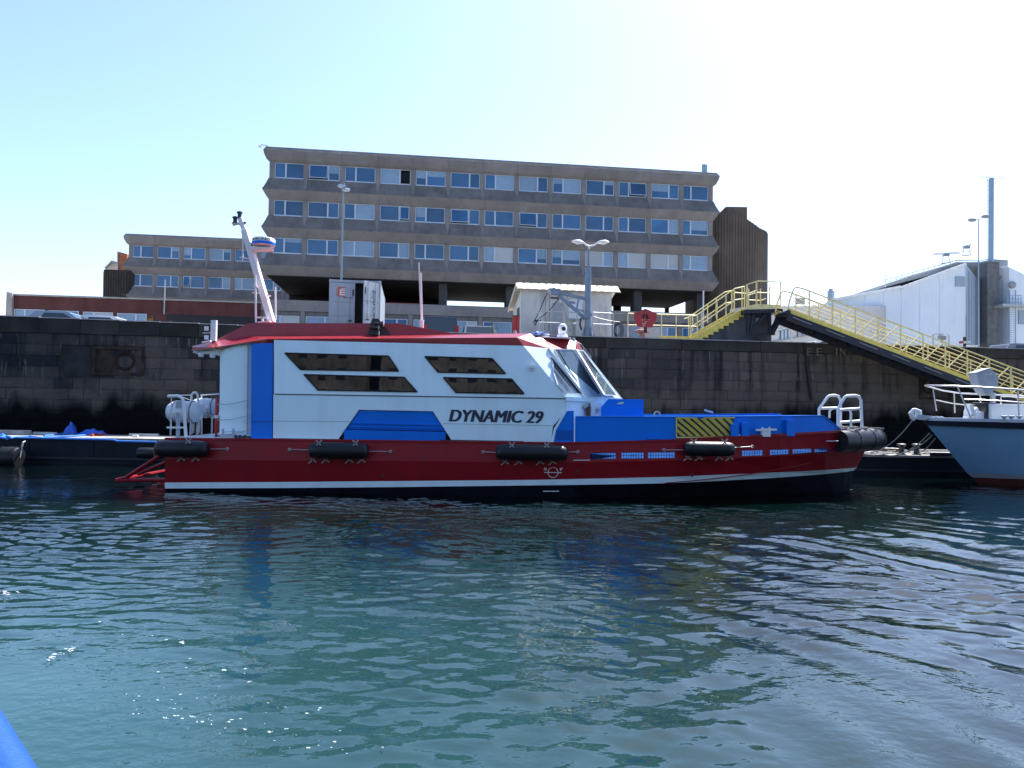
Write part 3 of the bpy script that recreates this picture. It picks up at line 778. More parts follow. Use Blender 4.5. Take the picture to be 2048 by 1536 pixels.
# name
pa, pb = LS(899, 843, .008), LS(1087, 846.5, .008); xd = (pb - pa).normalized()
m = MB(); zd_ = (Vector((0, 0, 1)) - xd * xd.z).normalized()
for k_ in range(5): text_mesh(m, 'DYNAMIC 29', pa + xd * (-.022 + .011 * k_) + Vector((0, -.0006 * k_, 0)), xd, zd_, (pb - pa).length - .02, 0.325, shear=0.22, bold=0.0, thick=.003)
m.build('name_lettering', INK, cab)
# small camera on the side
m = MB(); p = US(1063, 733, 0.0); m.bb((p.x - .06, p.y - .12, p.z - .05), (p.x + .06, p.y, p.z + .03)); m.bb((p.x - .03, p.y - .09, p.z - .11), (p.x + .04, p.y - .03, p.z - .05)); m.build('side_camera', WHITE2, cab)
# blue louvred hatch
m = MB(); m.bb((LS(660, 880).x, Y0 + .10, LS(700, 884).z), (LS(915, 880).x, Y0 + .5, LS(700, 815).z)); m.build('hatch_recess', DARK, cab)
HP = [(718, 820.5), (865, 823.5), (892, 862), (694, 858)]
m = MB(); m.prism([LS(x, y, -.045) for x, y in HP], (0, .05, 0)); hb = m.build('hatch_panel', BLUE, boat)
for y, dy in ((846, .02), (853, .04)):
    m = MB(); m.bar(LS(704 - (y - 846), y, -.02), LS(883 + (y - 846) * .5, y + 4, -.02), .05, .03); m.build('hatch_ledge', BLUE, hb)
m = MB(); m.prism([LS(x, y, .05) for x, y in ((688, 859.5), (891, 864), (891, 883), (688, 880.5))], (0, .12, 0)); m.build('hatch_box', BLUE, cab)
m = MB(); m.bar(LS(880, 881, .05), LS(1047, 884, .05), .06, .05); m.build('deck_step', BLACKM, boat)
# aft blue strip and white aft wall
ZA = rail[0].z + .02
m = MB()
a, b = A(503, 687, 20.42), A(546, 686, 20.36); a2, b2 = A(502, 877, 20.36), A(544, 877, 20.30)
m.face([a, b, b2, a2]); m.face([a, a2, a2 + Vector((0, .3, 0)), a + Vector((0, .3, 0))]); m.face([b, b2, b2 + Vector((0, .3, 0)), b + Vector((0, .3, 0))])
m.build('side_pillar', BLUE, boat)
m = MB(); m.bar(A(547, 684, 20.5), A(545.5, 877, 20.45), .06, .06); m.build('side_gap', DARK, boat)
s_ = MB(); s_.bar(A(502.5, 843, 20.34), A(544, 843.5, 20.30), .008, .014); s_.build('pillar_seam', mat('louvre_blue', (0, 0, 0)), boat)
# curved aft wing wall
m = MB(); rows = []
for px, pt, yy in ((503, 686, 20.55), (495, 687, 20.50), (470, 690, 20.50), (450, 697, 20.55), (440, 703, 20.68)):
    rows.append([A(px, pt, yy), A(px - 1, 872, yy)])
m.grid(rows); aft = [rows[-1][0], rows[-1][1]]
m.face([aft[0], aft[1], mir(aft[1]), mir(aft[0])])
m.grid([[mir(p) for p in r_] for r_ in rows])
ww = m.build('aft_wall', WHITE, boat, smooth=True)
m = MB(); m.bar(A(496, 690, 20.49), A(494, 868, 20.49), .02, .03); m.build('wall_seam', SEAM, ww)
m = MB(); p = A(437, 872, 20.66); m.bb((p.x - .012, 21.9, p.z), (p.x + .02, 23.2, p.z + 1.95)); m.build('aft_door', BLUE, ww)
for y0, y1 in ((809, 797), (840, 828), (869, 858)):
    m = MB(); m.tube(arc(A(434, y0, 20.3), A(503, y1, 20.3), .05, 8), .011, 5); m.build('guard_wire', GALV, boat)
m = MB()
for x in (446, 467): m.bar(A(x, 857, 20.25), A(x, 876, 20.25), .055, .03)
m.bar(A(446, 864, 20.22), A(481, 863, 20.22), .02); m.bb((A(441, 868, 20.25).x, 20.2, A(441, 876, 20.2).z), (A(466, 868, 20.25).x, 20.5, A(441, 869, 20.2).z))
m.build('deck_bracket', LIGHTGREY, boat)
m = MB()
for x in (471, 480, 490): m.bar(A(x, 870, 20.35), A(x, 877, 20.35), .07, .02)
m.build('deck_vent', BLACKM, boat)

# ------------------------------------------------------------------ wheelhouse front: facets
B = [A(1133, 796, Y0 - .03), A(1173, 798, 20.75), A(1207, 794, 21.5), A(1243, 799, YC)]
T = [US(1047, 691.5), A(1097, 697, 20.80), A(1150, 698.5, 21.55), A(1165, 700, YC)]
m = MB()
for s in (lambda p: p, mir):
    m.face([s(p) for p in (T[0], T[1], B[0])]); m.face([s(p) for p in (T[1], B[1], B[0])])
    for i in (1, 2): m.face([s(p) for p in (T[i], T[i + 1], B[i + 1], B[i])])
    zb = 1.35
    for i in range(3):
        a, b = B[i], B[i + 1]; m.face([s(p) for p in (a, b, Vector((b.x, b.y, zb)), Vector((a.x, a.y, zb)))])
wh = m.build('wheelhouse', WHITE, boat)
def facet(tri, px, py, off):
    n = (tri[1] - tri[0]).cross(tri[2] - tri[0]).normalized()
    if n.y > 0: n = -n
    return PL(px, py, tri[0] + n * off, n), n
def screen(tri, pts, fw=.035):
    P = [facet(tri, x, y, .012)[0] for x, y in pts]; n = facet(tri, *pts[0], 0)[1]
    m = MB()
    for a, b in zip(P, P[1:] + P[:1]): m.bar(a, b, fw, .03)
    fr = m.build('windscreen', WHITE2, boat)
    m = MB(); m.face([p + n * .004 for p in P]); m.build('pane', SCREEN, fr)
    return fr
f1 = screen((T[1], B[1], B[0]), ((1104, 716), (1163, 788), (1131, 788), (1115, 770), (1107, 745)))
f2 = screen((T[1], T[2], B[2]), ((1109, 699), (1147, 699.5), (1203, 789), (1192, 789), (1166, 771), (1150, 756), (1140, 757)))
f3 = screen((T[2], T[3], B[3]), ((1154, 700), (1163.5, 701), (1233, 791), (1209, 790)))
m = MB()
tri = (T[1], B[1], B[0])
m.bar(facet(tri, 1102, 715, .04)[0], facet(tri, 1162, 788, .04)[0], .035, .03); m.build('window_gasket', BLACK, f1)
def wiper(tri, pts, par):
    m = MB(); P = [facet(tri, x, y, .06)[0] for x, y in pts]
    m.bar(P[0], P[1], .03, .03); m.bar(P[1], P[2], .02, .02); m.build('wiper', BLACKM, par)
wiper((T[1], T[2], B[2]), ((1116, 700), (1140, 742), (1154, 762)), f2)
wiper((T[1], B[1], B[0]), ((1108, 731), (1128, 757), (1141, 773)), f1)
wiper((T[2], T[3], B[3]), ((1166, 704), (1197, 747), (1173, 720)), f3)
for i in (1, 2, 3):
    m = MB(); m.bar(T[i] + Vector((-.01 if i < 3 else 0, -.03, 0)), B[i] + Vector((0, -.03, 0)), .07 if i < 3 else .06, .05); m.build('screen_pillar', WHITE2, wh)
m = MB(); m.bar(B[0] + Vector((0, -.03, -.02)), B[1] + Vector((0, -.03, -.02)), .07, .11); m.bar(B[1] + Vector((0, -.03, -.02)), B[2] + Vector((0, -.03, -.02)), .07, .11); m.bar(B[2] + Vector((0, -.03, -.02)), B[3] + Vector((0, -.03, -.02)), .07, .11)
m.build('screen_sill', WHITE, wh)
# door handle post and fitting plate at the foot of the wheelhouse
m = MB(); m.bb((A(1173, 811, 20.7).x, 20.62, A(1173, 834, 20.7).z), (A(1180, 811, 20.7).x, 20.72, A(1173, 811, 20.7).z)); m.build('timber_post', BROWN, boat)
m = MB(); m.bb((A(1181, 834, 20.72).x, 20.7, A(1181, 834, 20.72).z), (A(1203, 834, 20.72).x, 20.95, A(1181, 805, 20.72).z)); o = m.build('fitting_box', WHITE, boat)
m = MB(); m.lathe([(.05, 0), (.05, -.03), (.02, -.03), (.02, -.07)], A(1194, 819, 20.69), 10, 'Y'); m.bar(A(1189, 826, 20.68), A(1195, 824, 20.68), .02); m.build('valve', GALV, o)
m = MB(); m.lathe([(.06, 0), (.06, -.05), (.03, -.06)], A(1170, 813, 20.66), 10, 'Y'); m.bar(A(1167, 817, 20.6), A(1177, 811, 20.6), .03); m.build('door_catch', GALV, boat)

# ------------------------------------------------------------------ red roof
YF = 20.36
E = [A(383, 702, 20.62), A(428, 697.5, 20.45), A(536, 679.5, 20.34), A(1047, 691.5, YF)]
Fl = [A(385, 694, 20.62), A(428, 694.5, 20.45), A(536, 677.5, 20.34), A(700, 677, 20.34), A(1034, 675, YF)]
G = [A(386, 693, 20.95), A(450, 677.5, 20.98), A(478, 677, 20.98), A(497, 671.5, 21.0), A(870, 669.5, 21.0), A(1061, 666.5, 21.0)]
CO = [A(383, 692.5, 21.0), A(432, 680, 21.02), A(497, 646, 21.05), A(795, 646.5, 21.05), A(870, 660, 21.04), A(918, 669, 21.02)]
m = MB()
for s in (lambda p: p, mir):
    q = lambda *L: m.face([s(p) for p in L])
    q(E[0], E[1], Fl[1], Fl[0]); q(E[1], E[2], Fl[2], Fl[1]); q(E[2], A(560, 681, 20.34), E[3], Fl[4], Fl[3], Fl[2]) if False else None
    q(E[2], E[3], Fl[4], Fl[3], Fl[2])
    q(Fl[0], Fl[1], G[0]); q(Fl[1], G[1], G[0]); q(Fl[1], Fl[2], G[2], G[1]); q(Fl[2], G[3], G[2]); q(Fl[2], Fl[3], G[4], G[3]); q(Fl[3], Fl[4], G[5], G[4])
    q(CO[0], G[0], G[1], CO[1]); q(CO[1], G[1], G[2], G[3], CO[2]); q(CO[2], G[3], G[4], CO[4], CO[3]); q(CO[4], G[4], CO[5])
    # red brow running round the wheelhouse
    V = [G[5], A(1071, 676, 21.25), A(1152, 681, 22.0), A(1157, 683, YC)]
    q(Fl[4], T[0], T[1]); q(Fl[4], T[1], G[5]); q(G[5], T[1], V[1]); q(V[1], T[1], T[2], V[2]); q(V[2], T[2], T[3], V[3])
# top sheets
m.face([CO[2], CO[3], mir(CO[3]), mir(CO[2])]); m.face([CO[3], CO[4], mir(CO[4]), mir(CO[3])]); m.face([CO[4], CO[5], mir(CO[5]), mir(CO[4])])
m.face([CO[1], CO[2], mir(CO[2]), mir(CO[1])]); m.face([CO[0], CO[1], mir(CO[1]), mir(CO[0])])
g5 = G[5]; m.face([CO[5], G[5], mir(G[5]), mir(CO[5])]); m.face([V[1], V[2], V[3], mir(V[2]), mir(V[1])]); m.face([G[5], V[1], mir(V[1]), mir(G[5])])
roof = m.build('roof', DECKRED, boat)
# soffit of the stern canopy with flood lights
m = MB(); z = E[0].z - .02
m.face([E[0] + Vector((.05, .05, -.01)), E[1] + Vector((0, .05, -.02)), A(440, 700, 20.7), mir(A(440, 700, 20.7)), mir(E[1]) + Vector((0, -.05, -.02)), mir(E[0]) + Vector((.05, -.05, -.01))])
m.build('canopy_soffit', WHITE, roof)
m = MB(); m.bar(A(400, 704, 20.75), A(440, 706, 20.7), .1, .09); m.bar(A(388, 703.5, 20.9), A(402, 708, 20.9), .1, .06); m.build('canopy_beam', WHITE2, roof)
for x, y in ((425, 708), (402, 706)):
    m = MB(); m.lathe([(.03, 0.05), (.075, 0.03), (.08, -.03), (.06, -.07)], A(x, y + 3, 20.7), 10); m.build('flood_light', LAMPW, roof, smooth=True)
# dark horn bracket and horns
m = MB(); m.prism([A(x, y, 20.96) for x, y in ((735, 671), (737, 662), (744, 638), (756, 636.5), (765, 647), (781, 670))], (0, .06, 0)); hb = m.build('horn_bracket', BLACKM, boat)
for x, y in ((758, 647), (748, 655), (749, 668)):
    m = MB(); m.lathe([(.035, -.12), (.04, .0), (.05, .05), (.085, .13)], A(x, y, 20.85), 12, 'X'); m.build('horn', BLACKM, hb, smooth=True)
    m = MB(); m.lathe([(.085, .131), (.05, .14)], A(x, y, 20.85), 12, 'X'); m.build('horn_mouth', GALV, hb)
# bracket at the stern tip with post and lights
m = MB(); a = A(421, 682, 20.9); b = A(432.5, 640.5, 20.9); m.bb((a.x, 20.88, a.z), (b.x, 21.0, b.z)); po = m.build('light_post', WHITE2, boat)
m = MB(); m.bar(A(406, 666, 20.9), A(422, 665.5, 20.9), .05, .02); m.build('light_arm', WHITE2, po)
for y in (657, 675):
    m = MB(); m.lathe([(.06, -.06), (.06, .06)], A(413, y, 20.9), 10); m.build('signal_light', LAMPW, po, smooth=True)
m = MB(); m.bar(A(405, 685, 20.75), A(422, 682, 20.75), .1, .05); m.build('tip_light', WHITE2, roof)
# wheelhouse top: white tray and thermal camera
VZ = A(1110, 679, 21.9).z
m = MB(); m.bb((A(1075, 677, 21.9).x, 21.4, VZ), (A(1140, 677, 21.9).x, 24.1, VZ + .035)); m.build('roof_tray', WHITE2, roof)
c = A(1125, 675, 21.9); c.z = VZ + .035
m = MB(); m.lathe([(.16, 0), (.155, .10), (.12, .12), (.115, .15), (.13, .17), (.13, .30), (.11, .38), (.05, .43), (.0, .435)], c, 16); fl = m.build('thermal_camera', WHITE2, boat, smooth=True)
m = MB(); m.lathe([(.06, -.135), (.06, -.11)], c + Vector((.02, 0, .27)), 12, 'Y'); m.build('camera_lens', BLACKM, fl)
m = MB(); m.lathe([(.10, 0), (.10, .05), (.03, .06)], A(1092, 676, 21.9), 10); m.build('roof_hatch', WHITE2, roof, smooth=True)
for x, y in ((1030, 665), (1147, 679)):
    m = MB(); p = A(x, y, 21.3); m.lathe([(.05, -.05), (.05, .02), (.03, .05)], p, 8); m.build('roof_fitting', GALV, roof, smooth=True)
m = MB(); m.tube([A(1152, 683, 22.4), A(1162, 688, 22.3), A(1183, 716, 22.3)], .012, 5); m.build('roof_cable', GALV, roof)

# mast
YM = 22.75
def M_(px, py, y=YM): return A(px, py, y)
m = MB(); m.bar(M_(544, 645), M_(490, 462), .27, .17); m.bar(M_(490, 463), M_(480, 436), .15, .13); mast = m.build('mast', WHITE2, boat)
m = MB(); m.tube([M_(492, 459), M_(486, 450), M_(476, 447), M_(466, 450)], [.05, .05, .04, .035], 8); m.lathe([(.07, 0), (.09, .03)], M_(469, 449), 10); m.build('lamp_arm', WHITE2, mast)
for x, y in ((470, 447), (479, 437)):
    m = MB(); m.lathe([(.085, 0), (.085, .03), (.06, .04), (.06, .15), (.085, .16), (.085, .20), (.05, .22)], M_(x, y), 12); m.build('nav_light', BLACKM, mast, smooth=True)
m = MB(); m.lathe([(.04, 0), (.05, .06)], M_(489, 448), 8); m.build('nav_light', BLACKM, mast, smooth=True)
m = MB(); m.prism([M_(500, 493, 22.55), M_(503, 499, 22.55), M_(538, 498, 22.55), M_(541, 494, 22.55)], (0, .4, 0)); m.build('radar_bracket', WHITE2, mast)
c = M_(527, 493); pxm = 1500 / 22.75
m = MB(); m.lathe([(.29, 0), (.345, .03), (.345, .20), (.32, .24), (.20, .262), (0, .266)], c, 28); rd = m.build('radar_dome', WHITE2, boat, smooth=True)
m = MB(); m.lathe([(.33, .025), (.3475, .035), (.3475, .118), (.33, .119)], c, 28); m.build('radar_band', BLUE, rd, smooth=True)
m = MB(); tmp = MB(); text_mesh(tmp, 'FURUNO', (-.5, 0, 0), (1, 0, 0), (0, 0, 1), 1.0, 1.0, bold=.02, thick=.02)
for v in tmp.v:
    an = v.x * 1.75; v2 = Vector((math.sin(an) * .349, -math.cos(an) * .349 + v.y * .1, .135 + v.z * .065)); m.v.append(c + v2)
m.f = tmp.f; m.build('radar_lettering', INK, rd)
for x0, y0, x1, y1 in ((514, 522, 480, 515), (541, 592, 505, 585)):
    m = MB(); m.bar(M_(x0, y0), M_((x0 + x1) / 2, y1 + 2), .07, .05); m.bar(M_((x0 + x1) / 2, y1 + 2), M_(x1, y1), .05, .04); m.build('mast_arm', WHITE2, mast)
m = MB(); m.tube([M_(486, 515), M_(485, 456)], .022, 6); m.build('whip_antenna', WHITE2, mast)
m = MB(); m.tube([M_(512, 645, 22.4), M_(510.5, 548, 22.4)], .03, 6); m.tube([M_(511.5, 575, 22.4), M_(511, 570, 22.4)], .06, 8); m.build('pole_antenna', WHITE2, roof)
m = MB(); m.tube([M_(551.5, 640, 23.2), M_(551, 574, 23.2)], .025, 6); m.build('whip_antenna', WHITE2, roof)
m = MB(); m.bar(M_(517, 645, 22.4), M_(541, 643, 22.4), .2, .03); m.bar(M_(525, 644, 22.4), M_(525, 634, 22.4), .05); m.bar(M_(514, 635, 22.4), M_(536, 635, 22.4), .05); m.build('horn_stand', WHITE2, roof)
m = MB(); m.tube([M_(844, 664, 22.5), M_(843, 640, 22.5)], .06, 8); m.tube([M_(842.5, 642, 22.5), M_(837.5, 525, 22.5)], .022, 6); m.tube([M_(845, 642, 22.6), M_(842, 545, 22.6)], .02, 6); m.build('twin_antenna', WHITE2, roof)

# ------------------------------------------------------------------ stern fittings
def frame(name, paths, r_, m_, parent, n=8):
    o = None
    for k, p in enumerate(paths):
        mb = MB(); mb.tube(p, r_, n); q = mb.build(name, m_, parent, smooth=True)
m = MB(); m.tube([A(336, 792.5, 20.35), A(356, 792, 20.35), A(364, 796, 20.35), A(367, 803, 20.35), A(372, 874, 20.35)], .045, 8); sr = m.build('stern_rail', WHITE2, boat, smooth=True)
m = MB(); m.bar(A(334, 855, 20.4), A(370, 855, 20.4), .05); m.bar(A(336, 824, 20.4), A(366, 824, 20.4), .03); m.bar(A(343, 793, 20.4), A(342, 856, 20.4), .02); m.build('rail_bar', WHITE2, sr)
m = MB(); m.tube([A(356, 874, 20.55), A(356, 824, 20.55)], .055, 8); m.lathe([(.07, 0), (.08, .02), (.08, .20), (.05, .22)], A(357, 817, 20.55), 12); m.build('stern_post', LIGHTGREY, boat, smooth=True)
for y_ in (22.2, 24.6):
    m = MB(); m.tube([A(383, 868, y_), A(383, 790, y_), A(387, 785, y_), A(392, 785, y_), A(396, 791, y_), A(396, 868, y_)], .035, 8); m.build('stern_hoop', WHITE2, boat, smooth=True)
m = MB(); m.bar(A(340, 791, 24.8), A(385, 790, 24.8), .035); m.bar(A(402, 790, 23.5), A(438, 788, 23.5), .04); m.bar(A(403, 790, 23.5), A(403, 868, 23.5), .035); m.bar(A(366, 795, 24.8), A(382, 801, 24.8), .02); m.build('aft_rail', WHITE2, boat)
m = MB(); m.bb((A(429, 873, 21).x, 21.2, ZA), (A(438, 873, 21).x, 21.4, ZA + .03)); m.build('deck_plate', DECKRED, boat)
# tubular red guard behind the transom
for y_ in (20.45, 25.05):
    p0 = A(330, 905, 20.45); p1 = A(252, 955, 20.45); p2 = A(233, 960.5, 20.45); p3 = A(331, 960, 20.45); p4 = A(331, 925, 20.45); p5 = A(276, 948, 20.45)
    mv = Vector((0, y_ - 20.45, 0))
    m = MB(); m.tube([p0 + mv, p1 + mv, p2 + mv], .055, 8); m.tube([p2 + mv, p3 + mv], .06, 8); m.tube([p4 + mv, p5 + mv], .05, 8); m.build('stern_guard', RED, boat, smooth=True)
m = MB(); m.tube([p2, p2 + Vector((0, 4.6, 0))], .055, 8); m.build('guard_crossbar', RED, boat, smooth=True)
# plimsoll mark, draught lines
m = MB(); c = A(1106, 945, 19.955)
pts = [c + Vector((.135 * math.cos(t), 0, .135 * math.sin(t))) for t in [6.283 * k / 24 for k in range(24)]]
m.tube(pts, .009, 4, closed=True); m.bar(c + Vector((-.235, 0, 0)), c + Vector((.235, 0, 0)), .012, .018)
text_mesh(m, 'N', c + Vector((-.245, 0, .045)), (1, 0, 0), (0, 0, 1), .075, .09, shear=.2, bold=.02, thick=.006); text_mesh(m, 'V', c + Vector((.175, 0, .045)), (1, 0, 0), (0, 0, 1), .085, .09, shear=.2, bold=.02, thick=.006)
m.build('load_line_mark', WMARK, o_hull)
for (x0, x1, y) in ((1086, 1118, 982.5), (1147, 1180, 920.3)):
    m = MB(); m.bar(A(x0, y, 19.93), A(x1, y, 19.93), .012, .02); m.build('draught_mark', WMARK, o_hull)
for px, py in ((1155, 943), (617, 943), (1384, 950), (766, 953)):
    m = MB(); m.lathe([(.05, 0), (.05, -.02), (.03, -.022)], A(px, py, 19.985), 10, 'Y'); m.build('hull_outlet', mat('dark_red_outlet', (0.06, 0.006, 0.008), 0.5), o_hull)
# bow: rubber pusher, mat, hand hoops
bp = [A(1678, 882, 21.22), A(1704, 881, 21.55), A(1732, 879.5, 21.95), A(1748, 878.5, 22.4)]
path = bp + [Vector((bp[-1].x + .07, YC, bp[-1].z))] + [mir(p) for p in bp[::-1]]
rr = [.30, .325, .325, .33, .33, .33, .325, .325, .30]
m = MB(); m.tube(path, rr, 16); bf = m.build('bow_fender', BLACK, boat, smooth=True)
for i in (1, 2, 3):
    a = path[i]; d_ = (path[i + 1] - path[i - 1]).normalized(); m = MB(); m.tube([a - d_ * .03, a + d_ * .03], rr[i] + .012, 16); m.build('fender_band', BLACKM, bf, smooth=True)
m = MB(); zt = path[0].z + .27
m.prism([Vector((path[0].x - .1, 21.2, zt)), Vector((path[2].x + .1, 21.9, zt)), Vector((path[4].x + .1, 22.75, zt)), Vector((path[2].x + .1, 2 * YC - 21.9, zt)), Vector((path[0].x - .1, 2 * YC - 21.2, zt))], (0, 0, .07)); bm_ = m.build('bow_mat', mat('bow_mat_rubber', (0.10, 0.095, 0.09), 0.75, var=0.4, scale=6, bump=0.6), boat)
m = MB(); rr_ = random.Random(2)
for _ in range(60):
    x = rr_.uniform(path[0].x, path[3].x + .05); y = rr_.uniform(21.6, 23.9); m.box((x, y, zt + .085), (rr_.uniform(.05, .12), rr_.uniform(.05, .12), .05))
tag(m.build('mat_stud', mat('pale_stud', (0.30, 0.27, 0.25), 0.8), bm_), kind='stuff')
for pts, inner, bars, y_ in ((((1638, 832), (1638, 818), (1655, 794), (1659, 791.5), (1671, 791), (1677, 793), (1681, 800), (1681, 858)), ((1659, 836), (1659, 823), (1663, 818), (1668, 817)), ((1640, 817, 1680, 816), (1674, 852, 1682, 851)), 23.7),
                         (((1676, 866), (1676, 818), (1681, 808), (1690, 794), (1694, 792), (1712, 791.5), (1718, 793.5), (1722, 801), (1724, 860)), ((1702, 861), (1702, 827), (1700, 821), (1695, 818.5)), ((1678, 820, 1723, 817), (1681, 845, 1723, 842)), 21.9)):
    m = MB(); m.tube([A(x, y, y_) for x, y in pts], .045, 8); hp = m.build('bow_hoop', WHITE2, boat, smooth=True)
    for x0, y0, x1, y1 in bars: m = MB(); m.tube([A(x0, y0, y_), A(x1, y1, y_)], .04, 8); m.build('hoop_bar', WHITE2, hp, smooth=True)
    m = MB(); m.tube([A(x, y, y_) for x, y in inner], .035, 8); m.build('hoop_strut', WHITE2, hp, smooth=True)
for x, y in ((1296, 0), ):
    m = MB(); m.tube([A(1308, 834, 24.4), A(1309, 826, 24.4), A(1313, 823, 24.4), A(1319, 825, 24.4), A(1321, 833, 24.4)], .025, 6); m.build('rope_hoop', ROPE, boat, smooth=True)
m = MB(); m.bar(A(1409, 820, 25.0), A(1426, 825, 25.0), .06, .06); m.build('far_lever', LIGHTGREY, boat)

# ------------------------------------------------------------------ hull fenders hung on ropes (things of their own)
def fender(px0, px1, py0, py1, ty, label, lash, wires):
    c = A((px0 + px1) / 2, (py0 + py1) / 2, ty); L = (px1 - px0) / 75.0; rad = (py1 - py0) / 150.0
    t = thing('hull_fender', c, label, 'fender', 'black rubber fenders along the red hull')
    prof = [(.30 * rad, -L / 2), (.62 * rad, -L / 2 + .01), (.84 * rad, -L / 2 + .05), (.95 * rad, -L / 2 + .15), (rad, -L / 2 + .3), (rad, L / 2 - .3), (.95 * rad, L / 2 - .15), (.84 * rad, L / 2 - .05), (.62 * rad, L / 2 - .01), (.30 * rad, L / 2)]
    m = MB(); m.lathe(prof, c, 18, 'X'); m.build('rubber_body', BLACK, t, smooth=True)
    for x, up_ in lash:                                           # crossed webbing at the rail and below
        m = MB(); y = py0 - 2 if up_ else py1 + 2
        yy = ty - (.06 if up_ else .02) - rad * (.55 if up_ else .25)
        yy = min(yy, 19.9)
        a, b = (A(x - 6, y - 3, yy), A(x + 4, y + 8, yy)) if up_ else (A(x - 8, y + 7, 19.9), A(x + 4, y - 2, 19.9))
        a2, b2 = (A(x + 6, y - 3, yy), A(x - 5, y + 8, yy)) if up_ else (A(x + 8, y + 5, 19.9), A(x - 4, y - 2, 19.9))
        m.bar(a, b, .018, .03); m.bar(a2, b2, .018, .03); m.build('lashing', ROPE, t)
    for x0, x1, y0, y1 in wires:
        m = MB(); m.tube([A(x0, y0, 19.90), A(x1, y1, 19.92)], .010, 5); e_ = A(x1, y1, 19.92)
        m.tube([e_ + Vector((.035 * math.cos(q), 0, .035 * math.sin(q))) for q in [6.283 * k / 10 for k in range(10)]], .010, 4, closed=True); m.build('wire', GALV, t)
    return t
fender(312, 416, 881, 914, 19.75, 'black rubber fender at the stern corner of the red hull', ((377, 1), (362, 0), (391, 0)), ((418, 455, 898, 898),))
fender(620, 736, 885, 917.5, 19.74, 'black rubber fender under the blue hatch of the white cabin', ((638, 1), (711, 1), (625, 0), (651, 0), (698, 0), (723, 0)), ((619, 579, 900, 899), (737, 781, 902.5, 903)))
fender(993, 1134, 889, 921, 19.74, 'long black rubber fender under the DYNAMIC 29 lettering', ((1024, 1), (1094, 1), (1010, 0), (1037, 0), (1080, 0), (1105, 0)), ((992, 966, 905, 904), (1136, 1156, 904, 904)))
fender(1368, 1468, 883, 912.5, 19.80, 'black rubber fender below the yellow and black hazard stripes', ((1388, 1), (1450, 1), (1375, 0), (1398, 0), (1438, 0), (1459, 0)), ((1366, 1328, 900, 900), (1470, 1504, 895, 893)))
m = MB(); m.tube([A(1652, 882.5, 20.9), A(1676, 882, 21.0)], .012, 5); m.build('fender_wire', GALV, boat)

# life rafts and extinguisher on the stern
def raft(c, L, rad, label, ax):
    t = thing('life_raft', c, label, 'life raft', 'life raft canisters at the stern')
    prof = [(.25 * rad, -L / 2), (.68 * rad, -L / 2 + .05), (.93 * rad, -L / 2 + .16), (rad, -L / 2 + .3), (rad, -.03), (rad * 1.04, -.03), (rad * 1.04, .03), (rad, .03), (rad, L / 2 - .3), (.93 * rad, L / 2 - .16), (.68 * rad, L / 2 - .05), (.25 * rad, L / 2)]
    m = MB(); m.lathe(prof, c, 20, 'X'); m.build('canister', RAFT, t, smooth=True)
    m = MB(); m.lathe([(rad * 1.012, .10), (rad * 1.03, .2), (rad * 1.02, L / 2 - .30)], c, 14, 'X')
    m.build('wrap', WRAP, t)
    m = MB()
    for dx in (-.25, .25):
        m.tube([c + Vector((dx, -rad * 1.02 * math.cos(a_), rad * 1.02 * math.sin(a_))) for a_ in [6.283 * k / 16 for k in range(16)]], .012, 4, closed=True)
    m.build('strap', BLACKM, t)
    zb = ZA
    for dx in (-.28, .28):
        m = MB()
        for dy in (-rad * .7, rad * .7): m.bar((c.x + dx, c.y + dy, c.z - rad * .7), (c.x + dx, c.y + dy, zb), .04)
        m.bar((c.x + dx, c.y - rad, c.z - rad * .75), (c.x + dx, c.y + rad, c.z - rad * .75), .04)
        m.build('cradle', GALV, t)
    return t
raft(A(369, 824, 21.5), 1.0, .31, 'nearer white life raft canister behind the curved stern rail', 0)
raft(A(412, 816, 23.2), 0.95, .30, 'farther white life raft canister next to the red extinguisher and aft wall', 0)
c = A(433.5, 835, 20.9)
t = thing('fire_extinguisher', (c.x, c.y, ZA), 'red and white tube standing against the aft cabin wall', 'extinguisher')
m = MB(); m.lathe([(.05, -.45), (.055, -.43), (.055, .50), (.03, .56)], c, 10); m.build('body', mat('bright_red', (0.42, 0.02, 0.015), 0.35), t, smooth=True)
m = MB(); m.lathe([(.057, -.02), (.057, .06)], c, 10); m.build('band', WHITE2, t, smooth=True)
m = MB(); m.lathe([(.03, .56), (.03, .6)], c, 8); m.bar(c + Vector((-.06, 0, .6)), c + Vector((.05, 0, .62)), .03); m.bar((c.x, c.y, ZA), (c.x, c.y, c.z - .44), .05); m.build('valve', BLACKM, t)

